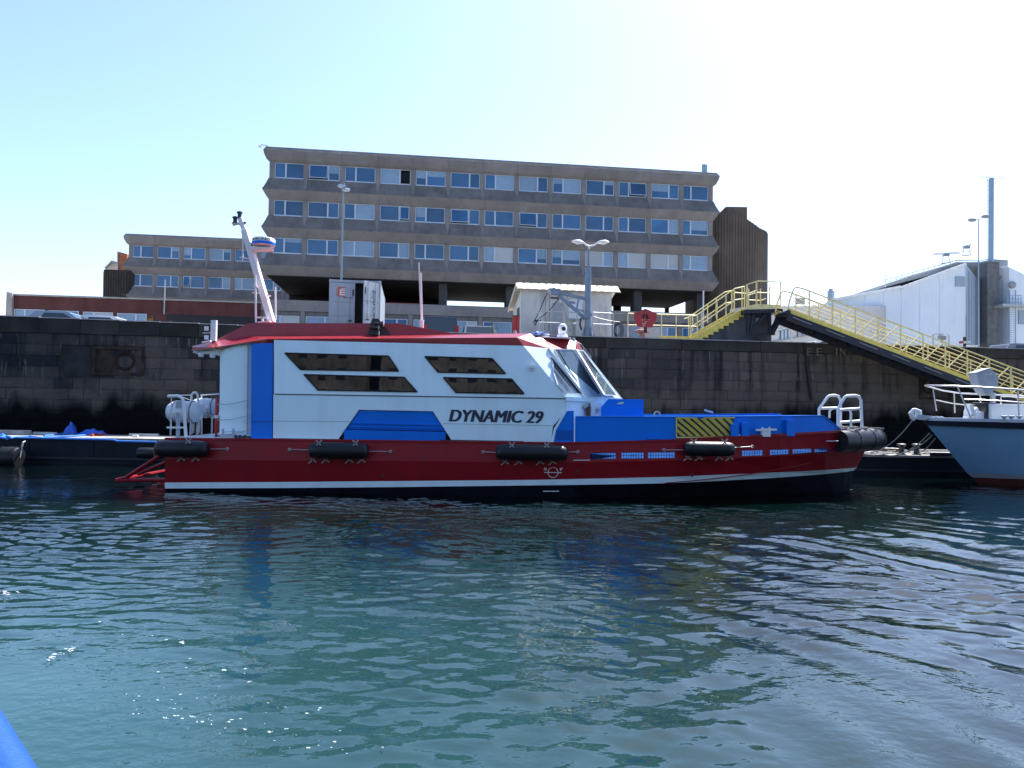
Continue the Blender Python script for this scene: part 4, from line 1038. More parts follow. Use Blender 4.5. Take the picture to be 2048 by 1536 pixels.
# ================================================================== OFFICE BUILDING
FD = 64.0
PANELS = {}
FM = Matrix.Translation((0, FD, 0)) @ Matrix.Rotation(TH, 4, 'Z'); FI = FM.inverted()
def FLc(px, py, dep=0.0):                      # facade-local (along, depth, height) seen at a pixel, on a plane `dep` behind the facade
    return FI @ PL(px, py, FM @ Vector((0, dep, 0)), QN)
STOREY, SILL0, WH = 3.12, 14.68, 1.30
PROF = [(-0.02, 0.0), (-0.10, -0.06), (-0.22, -0.40), (-0.42, -0.88), (-0.50, -1.00), (-0.50, -1.10), (-0.36, -1.36), (-0.14, -1.70), (-0.04, -1.82)]
PROFT = [(-0.04, 1.20), (-0.30, 1.18), (-0.42, 0.98), (-0.50, 0.86), (-0.44, 0.56), (-0.26, 0.16), (-0.06, 0.0)]
def band_panel(w, prof, end=0, up=True):
    """one bay of the bulging concrete band, its back closed; end=-1/+1 mitres that end outwards"""
    mb = MB(); rows = []
    for d, z in prof:
        g0 = -d - .05 if end == -1 else -.008; g1 = -d - .05 if end == 1 else -.008
        rows.append([Vector((-g0, d, z)), Vector((w + g1, d, z))])
    mb.grid(rows)
    z0, z1 = prof[0][1], prof[-1][1]
    mb.face([r_[0] for r_ in rows] + [Vector((rows[-1][0].x, .5, z1)), Vector((rows[0][0].x, .5, z0))])
    mb.face([r_[1] for r_ in rows] + [Vector((rows[-1][1].x, .5, z1)), Vector((rows[0][1].x, .5, z0))])
    for z, r_ in ((z0, rows[0]), (z1, rows[-1])): mb.face([r_[0], r_[1], Vector((r_[1].x, .5, z)), Vector((r_[0].x, .5, z))])
    return mb
def split_band(prof, upper):
    """soot-dark upper slope and cleaner lower return are cast as two pieces"""
    k = 6 if len(prof) == 9 else 4
    return prof[:k + 0] if upper else prof[k - 1:]
def dup(me, name, parent, loc, rot=None, label=None, sc_=None):
    o = link(name, me, parent, label); o.location = loc
    if rot: o.rotation_euler = rot
    if sc_: o.scale = sc_
    return o
def window_meshes(w, h):
    """frame with one mullion at a third, and its two panes"""
    out = {}
    for key, f in (('a', 0.36), ('b', 0.64)):
        t = .07; xm = w * f
        m = MB(); m.bb((0, -.04, 0), (w, .06, t)); m.bb((0, -.04, h - t * .7), (w, .06, h)); m.bb((0, -.04, t), (t, .06, h - t * .7)); m.bb((w - t, -.04, t), (w, .06, h - t * .7)); m.bb((xm - .06, -.045, t), (xm + .06, .06, h - t * .7))
        m.bb((-.04, -.10, -.05), (w + .04, .0, .0))
        me = m.mesh('window'); me.materials.append(ALU)
        panes = []
        for x0, x1 in ((t, xm - .06), (xm + .06, w - t)):
            pm = {}
            for mn, mt in (('g', WINDOWGL), ('l', BLIND), ('w', BLINDW)):
                q = MB(); q.bb((0, -.01, -(h - t * 1.7)), (x1 - x0, .012, 0)); e = q.mesh('pane'); e.materials.append(mt); pm[mn] = e
            fm = MB(); ww, hh = x1 - x0, h - t * 1.7
            fm.bb((0, -.02, -.05), (ww, .02, 0)); fm.bb((0, -.02, -hh), (ww, .02, -hh + .05)); fm.bb((0, -.02, -hh + .05), (.05, .02, -.05)); fm.bb((ww - .05, -.02, -hh + .05), (ww, .02, -.05))
            fe = fm.mesh('casement'); fe.materials.append(ALU)
            panes.append((x0, x1, pm, fe))
        out[key] = (me, panes, h - t * .7)
    return out
def add_window(WM, key, parent, x, z, kinds, rnd, openp=None, dep=.05):
    me, panes, ht = WM[key]
    o = dup(me, 'window', parent, (x, dep, z))
    for i, (x0, x1, pm, fe) in enumerate(panes):
        if kinds[i] == 'd': continue
        if kinds[i] == 'g' and openp != i and rnd.random() < .20:
            hb_ = rnd.choice((.25, .35, .5, .65)); key_ = ('blind', round(x1 - x0, 3), hb_)
            if key_ not in PANELS:
                q = MB(); q.bb((.02, -.004, -hb_ * ht), (x1 - x0 - .02, .0, -.01)); PANELS[key_] = q.mesh('blind'); PANELS[key_].materials.append(BLIND)
            b_ = link('blind', PANELS[key_], o); b_.location = (x0, -.012, ht)
        p = link('pane', pm[kinds[i]], o); p.location = (x0, .015, ht)
        p.rotation_euler = (rnd.gauss(0, .006), 0, rnd.gauss(0, .008))
        if openp == i:
            p.rotation_euler = (R(-13), 0, 0); p.location = (x0, -.05, ht)
            c = link('casement', fe, o); c.location = (x0, -.05, ht); c.rotation_euler = (R(-13), 0, 0)
    return o
def facade(root, s0, s1, nb, sills, head_top, rnd, blinds, opens):
    w = (s1 - s0) / nb
    for zi, z in enumerate(sills):
        for k in range(nb):
            end = -1 if k == 0 else 1 if k == nb - 1 else 0
            for nm, pf, mt in (('upper', PROF[:6], CONCD), ('lower', PROF[5:], CONC)):
                key = (nm, end, round(w, 3))
                if key not in PANELS:
                    me = band_panel(w, pf, end).mesh('concrete_panel'); me.materials.append(mt); PANELS[key] = me
                dup(PANELS[key], 'concrete_panel', root, (s0 + k * w, 0, z))
    zt = head_top
    for k in range(nb):
        end = -1 if k == 0 else 1 if k == nb - 1 else 0
        for nm, pf, mt in (('ptop', PROFT[:4], CONCD), ('pbot', PROFT[3:], CONC)):
            key = (nm, end, round(w, 3))
            if key not in PANELS:
                me = band_panel(w, pf, end).mesh('concrete_panel'); me.materials.append(mt); PANELS[key] = me
            dup(PANELS[key], 'concrete_panel', root, (s0 + k * w, 0, zt))
    pk = ('pil', 0, 0)
    if pk not in PANELS:
        m = MB(); m.grid([[(.0, .2, WH), (.0, -.10, WH), (.40, -.10, WH), (.40, .2, WH)], [(.0, .2, -.02), (.0, -.13, -.02), (.40, -.13, -.02), (.40, .2, -.02)], [(.09, .2, -.50), (.09, -.30, -.50), (.31, -.30, -.50), (.31, .2, -.50)], [(.17, .2, -.90), (.17, -.44, -.90), (.23, -.44, -.90), (.23, .2, -.90)], [(.18, .2, -1.10), (.18, -.515, -1.10), (.22, -.515, -1.10), (.22, .2, -1.10)], [(.18, .2, -1.80), (.18, -.08, -1.80), (.22, -.08, -1.80), (.22, .2, -1.80)]]); PANELS[pk] = m.mesh('pilaster'); PANELS[pk].materials.append(CONC)
        m = MB(); m.bb((0, -.06, -.02), (.42, .3, WH + .02)); PANELS['pilend'] = m.mesh('pilaster'); PANELS['pilend'].materials.append(CONC)
    WMk = window_meshes(w - .42, WH - .03)
    for zi, z in enumerate(sills):
        for k in range(nb + 1):
            x = s0 + k * w - .20
            if k == 0: x = s0 + .0
            if k == nb: x = s1 - .42
            dup(PANELS[pk] if 0 < k < nb else PANELS['pilend'], 'pilaster', root, (x, 0, z), sc_=(1, 1, 1) if 0 < k < nb else (1, 1, 1))
        for k in range(nb):
            row = len(sills) - 1 - zi
            key = 'a' if k % 2 == 0 else 'b'
            kinds = blinds.get((row, k), 'gg')
            x0_ = s0 + k * w + .21 + (.20 if k == 0 else 0); 
            o = add_window(WMk, key, root, x0_ - (.0 if k < nb - 1 else .2), z + .02, kinds, rnd, opens.get((row, k)))
office = thing('office_building', (0, FD, 0), 'long brutalist concrete office block with three rows of windows above an open storey', 'building', rz=TH)
sL, sR = FLc(537, 420).x, FLc(1425, 440).x
print('office', sL, sR, (sR - sL) / 13)
rnd = random.Random(4)
blinds = {(0, 7): 'lg', (0, 8): 'gl', (0, 3): 'ld', (1, 2): 'gl', (1, 11): 'gl', (2, 2): 'll', (2, 3): 'gl', (2, 6): 'lw', (2, 9): 'wl', (2, 10): 'lw', (2, 11): 'ww', (2, 12): 'll', (2, 0): 'gg', (0, 6): 'gl'}
opens = {(0, 10): 1, (1, 5): 0, (1, 7): 0, (0, 1): 0, (1, 3): 1}
SILLS = [SILL0, SILL0 + STOREY, SILL0 + 2 * STOREY]
facade(office, sL, sR, 13, SILLS, SILLS[-1] + WH, rnd, blinds, opens)
DEP = 11.5
ZTOP = SILLS[-1] + WH + 1.2
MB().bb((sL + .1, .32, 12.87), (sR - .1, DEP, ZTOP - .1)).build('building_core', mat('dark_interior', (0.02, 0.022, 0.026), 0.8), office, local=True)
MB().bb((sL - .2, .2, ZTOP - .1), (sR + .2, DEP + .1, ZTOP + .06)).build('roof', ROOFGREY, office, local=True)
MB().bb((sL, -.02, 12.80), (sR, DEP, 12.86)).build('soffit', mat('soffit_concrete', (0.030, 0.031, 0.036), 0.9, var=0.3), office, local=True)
# open storey: columns, rear wall with gaps where the sky shows, front parapet, ground storey
PZ = 10.86
for px in (886, 1020, 1275, 1400, 740):
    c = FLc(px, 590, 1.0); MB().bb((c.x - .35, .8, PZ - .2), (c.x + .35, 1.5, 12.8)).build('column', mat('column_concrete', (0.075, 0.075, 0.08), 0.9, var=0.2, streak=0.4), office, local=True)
gaps = []
for a, b in ((893, 1008), (1012, 1014), (1021, 1029), (1222, 1226), (1241, 1260), (1278, 1329)):
    gaps.append((FLc(a, 610, DEP).x, FLc(b, 610, DEP).x))
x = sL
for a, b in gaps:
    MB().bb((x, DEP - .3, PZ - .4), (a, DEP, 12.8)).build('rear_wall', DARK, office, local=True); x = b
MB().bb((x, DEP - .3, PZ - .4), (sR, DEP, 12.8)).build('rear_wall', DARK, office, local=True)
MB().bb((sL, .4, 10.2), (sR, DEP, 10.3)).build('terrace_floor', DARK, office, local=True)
MB().bb((sL - .4, -.02, 9.95), (sR, .25, PZ)).build('terrace_parapet', CONC, office, local=True)
MB().bb((sL - .4, .1, 5.0), (sR, DEP, 9.93)).build('ground_storey', CONCD, office, local=True)
w = (sR - sL) / 13
GW = window_meshes(w - .5, 2.0)
for k in range(13):
    o = add_window(GW, 'ab'[k % 2], office, sL + k * w + .25, 7.55, rnd.choice(('gl', 'gg', 'lg', 'll', 'lw')), rnd, dep=.03)
    MB().bb((sL + k * w - .18, -.03, 5.0), (sL + k * w + .18, .08, 9.93)).build('pilaster', CONC, office, local=True)
# red awning in the shade, pale pipe, roof flue, lightning rod, roof camera
a = FLc(770, 598, 2.0); b = FLc(838, 598, 2.0)
MB().bb((a.x, 1.6, PZ), (b.x, 2.2, PZ + .28)).build('terrace_awning', REDSIGN, office, local=True)
a = FLc(1407, 588, -.3); m = MB(); m.tube([(a.x, -.28, 8.8), (a.x, -.28, 12.85)], .07, 8); m.build('downpipe', WHITE2, office, local=True)
a = FLc(1409, 340, 3.0); m = MB(); m.lathe([(.26, ZTOP), (.26, ZTOP + 1.75), (.2, ZTOP + 1.8)], (a.x, 3.0, 0), 14); m.build('roof_flue', SKYBLUE, office, local=True, smooth=True)
for px in (697, 743):
    a = FLc(px, 300, .6); m = MB(); m.tube([(a.x, .6, ZTOP), (a.x, .6, ZTOP + (.35 if px == 697 else .15))], .03, 5); m.build('roof_rod', GALV, office, local=True)
m = MB(); m.bar((sL - .1, -.3, ZTOP + .02), (sL - .75, -.3, ZTOP + .1), .08); m.lathe([(.12, -.12), (.14, 0), (.05, .12)], (sL - .75, -.3, ZTOP), 10); m.build('roof_camera', WHITE2, office, local=True)

# ------------------------------------------------------------------ low wing behind, on the left
WD = 86.0
WMx = Matrix.Translation((0, WD, 0)) @ Matrix.Rotation(TH, 4, 'Z'); WI = WMx.inverted()
def WLc(px, py, dep=0.0): return WI @ PL(px, py, WMx @ Vector((0, dep, 0)), QN)
wing = thing('office_wing', (0, WD, 0), 'two-storey concrete wing with bulging bands, left of the tall office block', 'building', rz=TH)
wL = WLc(258, 500).x; wb = (WLc(530, 500).x - wL) / 5.25
facade(wing, wL, wL + 7 * wb, 7, [SILL0, SILL0 + STOREY], SILL0 + STOREY + WH, rnd, {(0, 3): 'lg', (1, 3): 'gl', (1, 4): 'll'}, {(1, 2): 0})
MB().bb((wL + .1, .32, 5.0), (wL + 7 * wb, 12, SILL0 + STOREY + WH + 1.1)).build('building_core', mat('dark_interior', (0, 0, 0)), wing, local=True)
MB().bb((wL - .2, .2, SILL0 + STOREY + WH + 1.1), (wL + 7 * wb, 12.1, SILL0 + STOREY + WH + 1.26)).build('roof', ROOFGREY, wing, local=True)
MB().bb((wL, .0, 5.0), (wL + 7 * wb, .3, 12.86)).build('base_wall', CONCD, wing, local=True)

# red podium in front of the wing
pod = thing('red_podium', (0, FD, 0), 'low dark red rendered building with a row of pale windows at the far left', 'building', rz=TH)
pL, pR = FLc(22, 600, .5).x, sL - .45
MB().bb((pL, .5, 5.0), (pR, 20, 10.55)).build('wall', BRICKRED, pod, local=True)
MB().bb((pL, .4, 10.55), (pR, 20, 10.68)).build('roof_edge', CONCL, pod, local=True)
m = MB(); a = FLc(10, 640, .2); b = FLc(24, 586, .2); m.prism([(a.x, .2, 5), (FLc(25, 640, .2).x, .2, 5), (b.x, .2, b.z), (FLc(13, 584, .2).x, .2, b.z + .1)], (0, 8, 0)); m.build('end_buttress', CONCL, pod, local=True)
PW = window_meshes(FLc(90, 620, .5).x - FLc(29, 620, .5).x, 1.9)
for k, (x0, ki) in enumerate(((29, 'gl'), (98, 'gg'), (167, 'lw'), (235, 'll'))):
    a = FLc(x0, 618 + k * 2.8, .5); add_window(PW, 'ab'[1 if k in (1, 3) else 0], pod, a.x, a.z - 1.9, ki, rnd, dep=.46)
a = FLc(334, 628, .45); MB().bb((a.x, .40, 5.0), (pR - .3, .49, a.z - .05)).build('loading_opening', DARK, pod, local=True)
a = FLc(329, 605, .3); m = MB(); m.tube([(a.x, .3, 9.4), (a.x, .3, 12.2)], .05, 6); m.build('wall_pipe', GALV, pod, local=True)

# round dark stair drum at the left, ribbed tower at the right
def drum(name, label, px0, px1, Y, z0, top, rib, m_, dep):
    """plan: flat front with rounded corners; ribs run up the face; the roof line follows `top`"""
    a, b = A(px0, 600, Y), A(px1, 600, Y); L = b.x - a.x
    t = thing(name, (a.x, Y, z0), label, 'tower')
    rad = min(L * .3, dep * .45); pts = []
    n = int(math.pi / 2 * rad / rib)
    path = []
    for k in range(n + 1):
        an = math.pi + math.pi / 2 * k / n; path.append(Vector((a.x + rad + rad * math.cos(an), Y + rad + rad * math.sin(an), 0)))
    n2 = int((L - 2 * rad) / rib)
    for k in range(1, n2): path.append(Vector((lerp(a.x + rad, b.x - rad, k / n2), Y, 0)))
    for k in range(n + 1):
        an = -math.pi / 2 + math.pi / 2 * k / n; path.append(Vector((b.x - rad + rad * math.cos(an), Y + rad + rad * math.sin(an), 0)))
    def ztop(x):
        q = [(A(px, py, Y).x, A(px, py, Y).z) for px, py in top]
        for (x0, z0_), (x1, z1_) in zip(q[:-1], q[1:]):
            if x0 <= x <= x1: return lerp(z0_, z1_, (x - x0) / (x1 - x0))
        return q[0][1] if x < q[0][0] else q[-1][1]
    m = MB(); tops = []
    prof = []
    for p0, p1 in zip(path[:-1], path[1:]):
        d = (p1 - p0).normalized(); nn = Vector((d.y, -d.x, 0)); q = p0.lerp(p1, .5)
        prof += [p0, p0.lerp(p1, .08) + nn * .06, p0.lerp(p1, .55) + nn * .06, p0.lerp(p1, .63)]
    prof.append(path[-1])
    lo = [Vector((p.x, p.y, z0)) for p in prof]; hi = [Vector((p.x, p.y, ztop(p.x))) for p in prof]
    m.grid([lo, hi])
    back0, back1 = Vector((b.x, Y + dep, 0)), Vector((a.x, Y + dep, 0))
    ring_lo = [lo[-1], Vector((b.x, Y + dep, z0)), Vector((a.x, Y + dep, z0)), lo[0]]
    ring_hi = [hi[-1], Vector((b.x, Y + dep, ztop(b.x))), Vector((a.x, Y + dep, ztop(a.x))), hi[0]]
    m.grid([ring_lo, ring_hi])
    for p, q in zip(hi[:-1], hi[1:]): m.face([p, q, Vector((q.x, Y + dep, q.z)), Vector((p.x, Y + dep, p.z))])
    m.build('ribbed_wall', m_, t)
    return t
tw = drum('stair_tower', 'ribbed brown concrete stair tower at the right end of the office block', 1405, 1546, 69.5, 5.0,
          [(1405, 430), (1430, 427), (1472, 427), (1482, 431), (1492, 437), (1510, 449), (1520, 455.5), (1530, 458), (1541, 460), (1546, 464)], .24, RIBBED, 7)
a, b = A(1449, 416, 72), A(1491, 446, 72); MB().bb((a.x, 71.5, b.z - 1.5), (b.x, 75, a.z)).build('tower_head', RIBBED, tw)
drum('stair_tower', 'dark round ribbed drum rising behind the red building at the left', 199, 262, 80, 5.0, [(199, 538), (262, 541)], .24, mat('dark_ribbed_concrete', (0.055, 0.048, 0.042), 0.9, var=0.2, streak=0.3), 6)

# little house and brick chimney behind the drum
t = thing('house', (A(222, 540, 100).x, 100, 5), 'sliver of a cream gabled house behind the dark round drum', 'house')
m = MB(); m.prism([A(206, 545, 100), A(212, 534, 100), A(222, 523, 100), A(250, 530, 100), A(262, 545, 100), A(262, 640, 100), A(206, 640, 100)], (0, 8, 0)); m.build('gable_wall', mat('cream_wall', (0.55, 0.50, 0.42), 0.8), t)
m = MB(); m.prism([A(208, 536, 99.5), A(223, 520.5, 99.5), A(252, 529, 99.5), A(252, 531, 99.5), A(222.5, 524, 99.5)], (0, 9, 0)); m.build('roof', ROOFGREY, t)
t = thing('brick_chimney', (A(244, 540, 95).x, 95, 5), 'orange brick chimney wall beside the concrete wing', 'chimney')
m = MB(); m.prism([A(235, 640, 95), A(235, 502.5, 95), A(254, 508, 95), A(254, 640, 95)], (0, 2, 0)); m.build('brickwork', mat('orange_brick', (0.36, 0.13, 0.065), 0.9, var=0.3, scale=3), t)
m = MB(); m.bar(A(235.3, 640, 94.9), A(235.3, 503, 94.9), .1); m.build('flashing', GALV, t)

# ================================================================== RIGHT-HAND YARD
# big white workshop: gable front, darker side bay, roof walkway
WY = 105.0
ws = thing('workshop', (A(1830, 690, WY).x, WY, 5), 'big white clad workshop with sloping roof behind the yellow gangway', 'building')
fr = [(1655, 690), (1655, 604), (1667, 598), (1798, 574), (1803, 575), (1930, 529), (1932, 690)]
m = MB(); m.prism([A(x, y, WY) for x, y in fr], (0, 30, 0)); m.build('front_wall', SHEDWALL, ws)
m = MB(); m.prism([A(1932.5, 529.5, WY), A(1932.5, 690, WY), A(1973, 690, WY + 9), A(1973, 583, WY + 9), A(1953, 556, WY + 4.5)], (.05, .3, 0)); m.build('side_wall', SHEDSIDE, ws)
for k in range(9):
    x = lerp(1934, 1971, k / 8.0); y_ = lerp(WY, WY + 9, k / 8.0) - .12; m = MB(); m.bar(A(x, lerp(533, 582, k / 8.0) + 3, y_), A(x, 690, y_), .10, .10); m.build('cladding_rib', SHEDSIDE, ws)
for x, y in ((1695, 592), (1730, 586), (1768, 580), (1803, 575), (1840, 562), (1880, 548)):
    m = MB(); m.bar(A(x, y + 2, WY - .03), A(x, 690, WY - .03), .05, .04); m.build('cladding_joint', SHEDWALL, ws)
m = MB()
for p, q in (((1664, 600), (1799, 574)), ((1799, 574), (1803, 575.5)), ((1803, 575.5), (1931, 528.5))): m.bar(A(*p, WY - .2), A(*q, WY - .2), .5, .35)
m.build('roof_verge', mat('white_verge', (0.8, 0.8, 0.8), 0.5), ws)
m = MB(); m.bb((A(1910, 553, WY).x, WY - .12, A(1910, 573, WY).z), (A(1930, 553, WY).x, WY - .002, A(1910, 553, WY).z)); m.build('wall_vent', SHEDSIDE, ws)
m = MB(); m.prism([A(1773, 567, WY + 6), A(1912, 524, WY + 6), A(1960, 524, WY + 6), A(1985, 518, WY + 6), A(2016, 520, WY + 6), A(2016, 532, WY + 6), A(1972, 590, WY + 9.5), A(1934, 532, WY + 6), A(1773, 573, WY + 6)], (0, 12, 0)); m.build('walkway_roof', ROOFGREY, ws)
m = MB()
for p, q in (((1771, 560), (1912, 521)), ((1912, 521), (1960, 522)), ((1960, 522), (1985, 516)), ((1771, 565), (1912, 526))): m.bar(A(*p, WY + 5.5), A(*q, WY + 5.5), .14, .14)
for k in range(14):
    x = lerp(1771, 1912, k / 13); y = lerp(560, 521, k / 13); m.bar(A(x, y, WY + 5.5), A(x, y + 8, WY + 5.5), .07)
m.build('walkway_railing', GALV, ws)
m = MB(); m.tube([A(1771, 545, WY + 5), A(1771, 574, WY + 5)], .06, 5); m.tube([A(1747, 582, WY), A(1747, 587, WY)], .08, 5); m.build('roof_mast', GALV, ws)
m = MB(); p = A(1668, 597, WY); m.lathe([(.5, -.3), (.5, 1.2), (.3, 1.3), (.3, 1.5), (.12, 1.6)], p + Vector((0, 1, 0)), 10); m.build('roof_stack', SHEDSIDE, ws, smooth=True)
def radar(px, py, w_, Y, label):
    p = A(px, py, Y); t = thing('rotating_radar', p, label, 'radar', 'radars on the workshop roof')
    s_ = Y / F_PX
    m = MB(); m.bar(p + Vector((-w_ * s_ / 2, 0, -2 * s_)), p + Vector((w_ * s_ / 2, 0, 2 * s_)), .25, .3); m.build('scanner_bar', WHITE2, t)
    m = MB(); m.bb((p.x - .4, p.y - .3, p.z - 5 * s_), (p.x + .4, p.y + .3, p.z - 1 * s_)); m.build('gearbox', ROOFGREY, t)
    m = MB()
    for dx in (-8, 8): m.bar(p + Vector((dx * s_, 0, -18 * s_)), p + Vector((dx * s_ * .6, 0, -4 * s_)), .08)
    m.bar(p + Vector((-10 * s_, 0, -11 * s_)), p + Vector((10 * s_, 0, -11 * s_)), .07); m.bar(p + Vector((-9 * s_, 0, -20 * s_)), p + Vector((9 * s_, 0, -18 * s_)), .25, .15); m.build('radar_stand', GALV, t)
radar(1892, 507, 54, WY + 6, 'wide flat radar scanner on the left of the workshop roof')
radar(1933, 492, 17, WY + 8, 'smaller narrow radar scanner higher up on the workshop roof')
# concrete pylon with the tall blue mast on it
t = thing('antenna_mast', (A(1982, 690, 108).x, 108, 5), 'tall blue-grey mast with crossed rods on top, standing on a concrete pylon', 'mast')
a, b = A(1975, 690, 108), A(1999, 524, 108); MB().bb((a.x, 108, 5), (b.x, 110, b.z)).build('pylon', mat('pylon_concrete', (0.16, 0.16, 0.16), 0.9, var=0.2, streak=0.5), t)
a = A(1982, 524, 108.5); b = A(1982.5, 357, 108.5)
m = MB(); m.tube([a, b], .36, 10); m.build('mast_tube', SKYBLUE, t, smooth=True)
m = MB(); 
for k in range(34): z = lerp(a.z, b.z, k / 34); m.bar((a.x - .55, a.y - .1, z), (a.x - .3, a.y - .1, z), .06)
m.bar((a.x - .55, a.y - .1, a.z), (a.x - .55, a.y - .1, b.z), .05); m.build('climbing_rungs', GALV, t)
m = MB(); m.bar(A(1956, 354, 108.5), A(2009, 357, 108.5), .07); m.bar(A(1964, 365, 107.5), A(2001, 349, 109.5), .07); m.build('aerial_rods', GALV, t)
# platform, ladder cage and second white block
a, b = A(1988, 611, 108), A(2044, 617, 108); m = MB(); m.bb((a.x, 106, b.z), (b.x, 108, a.z)); m.build('platform', GALV, t)
m = MB()
for k in range(6):
    x = lerp(2014, 2042, k / 5); m.bar(A(x, 590, 106), A(x, 612, 106), .06)
for y in (590, 597, 604): m.bar(A(2014, y, 106), A(2043, y + 1, 106), .06)
for x in (2019, 2031):
    m.bar(A(x, 580, 106.2), A(x, 692, 106.2), .09)
for k in range(16): m.bar(A(2019, 620 + 4.5 * k, 106.2), A(2031, 620 + 4.5 * k, 106.2), .06)
m.build('ladder_cage', SKYBLUE, t)
m = MB(); p0, p1 = A(1993, 690, 109), A(2016, 690, 109); m.prism([A(1993, 690, 109), A(1993, 575, 109), A(2014, 533, 109), A(2018, 533, 109), A(2018, 690, 109)], (0, 4, 0)); m.build('side_bay', SHEDSIDE, t)
t = thing('white_block', (A(2040, 690, 106).x, 106, 5), 'white clad building cut off by the right edge, behind the concrete pylon', 'building')
m = MB(); m.prism([A(x, y, 107.5) for x, y in ((2018, 692), (2018, 534), (2050, 549), (2130, 585), (2130, 692))], (0, 14, 0)); m.build('wall', SHEDWALL, t)
m = MB(); m.bb((A(2037, 620, 107.4).x, 107.3, A(2037, 648, 107.4).z), (A(2062, 620, 107.4).x, 107.48, A(2037, 621, 107.4).z)); m.build('window', SHEDSIDE, t)
m = MB(); m.lathe([(.5, 0), (.5, -.3), (.3, -.4)], A(2023, 570, 107.4), 12, 'Y'); m.build('wall_vent', ROOFGREY, t)
# street lamp in front of the workshop
def lamp(px, ptop, Y, label, arms, grp='tall street lamps behind the quay', mt=SKYBLUE):
    a = A(px, ptop, Y); t = thing('street_lamp', (a.x, Y, ZG), label, 'street lamp', grp)
    m = MB(); m.tube([(a.x, Y, ZG), (a.x, Y, a.z)], [.08, .045], 8); m.build('post', mt, t, smooth=True)
    for x, y, dx in arms:
        b = A(x, y, Y); m = MB(); m.tube([a, a.lerp(b, .5) + Vector((0, 0, .05)), b], .045, 6); m.build('arm', mt, t)
        m = MB(); kk = 1.0 if Y > 50 else .62; m.lathe([(.05 * kk, -.38 * kk), (.16 * kk, -.25 * kk), (.2 * kk, .0), (.15 * kk, .3 * kk), (.05 * kk, .38 * kk)], b, 10, 'X'); o = m.build('lamp_head', ROOFGREY if Y > 50 else LIGHTGREY, t, smooth=True)
    return t
lamp(1957, 439, 70, 'street lamp with two flat heads in front of the white workshop', ((1944, 440, 0), (1971, 433, 0)))
lamp(687, 364, 46, 'slim lamp post with two floodlights rising behind the grey container', ((683, 372, 0), (692, 380, 0)), mt=CRANE)

# pale office with windows seen under the gangway
t = thing('pale_building', (A(1640, 690, 80).x, 80, 5), 'pale wall with bright windows glimpsed under the gangway', 'building')
dv = Vector((16, 22, 0))
p0 = A(1535, 690, 62); 
def PB(px, py): return PL(px, py, p0, Vector((22, -16, 0)).normalized())
m = MB(); m.prism([PB(1500, 700), PB(1500, 612), PB(1800, 612), PB(1800, 700)], (-1, 2, 0)); m.build('wall', PALEWALL, t)
for x0, x1, y0, y1 in ((1560, 1574, 659, 680), (1594, 1612, 653, 671), (1634, 1648, 645, 664)):
    P = [PB(x0, y1 + 1), PB(x0, y0 + 1), PB(x1, y0 - 1), PB(x1, y1 - 2)]; f = Vector((.55, -.75, 0)) * .1
    m = MB()
    for a, b in zip(P, P[1:] + P[:1]): m.bar(a + f, b + f, .09)
    m.bar((P[0] + P[3]) / 2 + f, (P[1] + P[2]) / 2 + f, .07); wf = m.build('window', ROOFGREY, t)
    m = MB(); m.face([p + f * .6 for p in P]); m.build('pane', BLIND, wf)
m = MB(); m.bar(PB(1545, 663) + Vector((.05, -.1, 0)), PB(1655, 638) + Vector((.05, -.1, 0)), .1); m.bar(PB(1545, 683) + Vector((.05, -.1, 0)), PB(1655, 664) + Vector((.05, -.1, 0)), .08); m.build('string_course', ROOFGREY, t)
p = A(1583, 640, 50); t = thing('lamp_post', (p.x, 50, ZG), 'thin post with two dark spotlights under the gangway', 'lamp post')
m = MB(); m.tube([(p.x, 50, ZG), (p.x, 50, p.z)], .06, 6); m.build('post', GALV, t)
for x, y in ((1575, 647), (1590, 644)):
    m = MB(); m.lathe([(.04, -.1), (.14, .02), (.15, .12)], A(x, y, 49.9), 8, 'X'); m.build('spotlight', ROOFGREY, t)

# ================================================================== THINGS ON THE QUAY
def qz(px, py, dep): return Q(px, py, dep)
# shipping container, one door swung open
p0 = Q(657, 645, 2.6); p1 = Q(760, 645, 2.6); ct = Q(700, 560, 2.6).z
cont = thing('shipping_container', (p0.x, p0.y, ZG), 'grey shipping container on the quay with one door ajar', 'container', rz=TH)
CW = (p1 - p0).length; CH = ct - ZG
m = MB(); t_ = .09
m.bb((0, 0, 0), (t_, t_, CH)); m.bb((CW - t_, 0, 0), (CW, t_, CH)); m.bb((t_, 0, CH - .12), (CW - t_, t_, CH)); m.bb((t_, 0, 0), (CW - t_, t_, .16))
for x in (-.01, CW - .15):
    for z in (0, CH - .11): m.bb((x, -.012, z), (x + .16, .15, z + .12))
m.build('frame', CONTGREY, cont, local=True)
m = MB(); n = 40; rows = []
for k in range(n + 1):
    y = t_ + (6.0 - t_) * k / n; d = (0, .035, .035, 0)[k % 4]; rows.append([Vector((CW - .02 - d, y, .1)), Vector((CW - .02 - d, y, CH - .06))])
m.grid(rows); m.grid([[Vector((.02 + (CW - .02 - p[0].x), p[0].y, .1)), Vector((.02 + (CW - .02 - p[0].x), p[0].y, CH - .06))] for p in rows])
m.bb((.02, t_, CH - .06), (CW - .02, 6, CH - .02)); m.bb((.02, 5.95, 0), (CW - .02, 6, CH - .06)); m.bb((.02, t_, 0), (CW - .02, 6, .1)); m.build('corrugated_walls', CONTGREY, cont, local=True)
dw = CW / 2 - t_
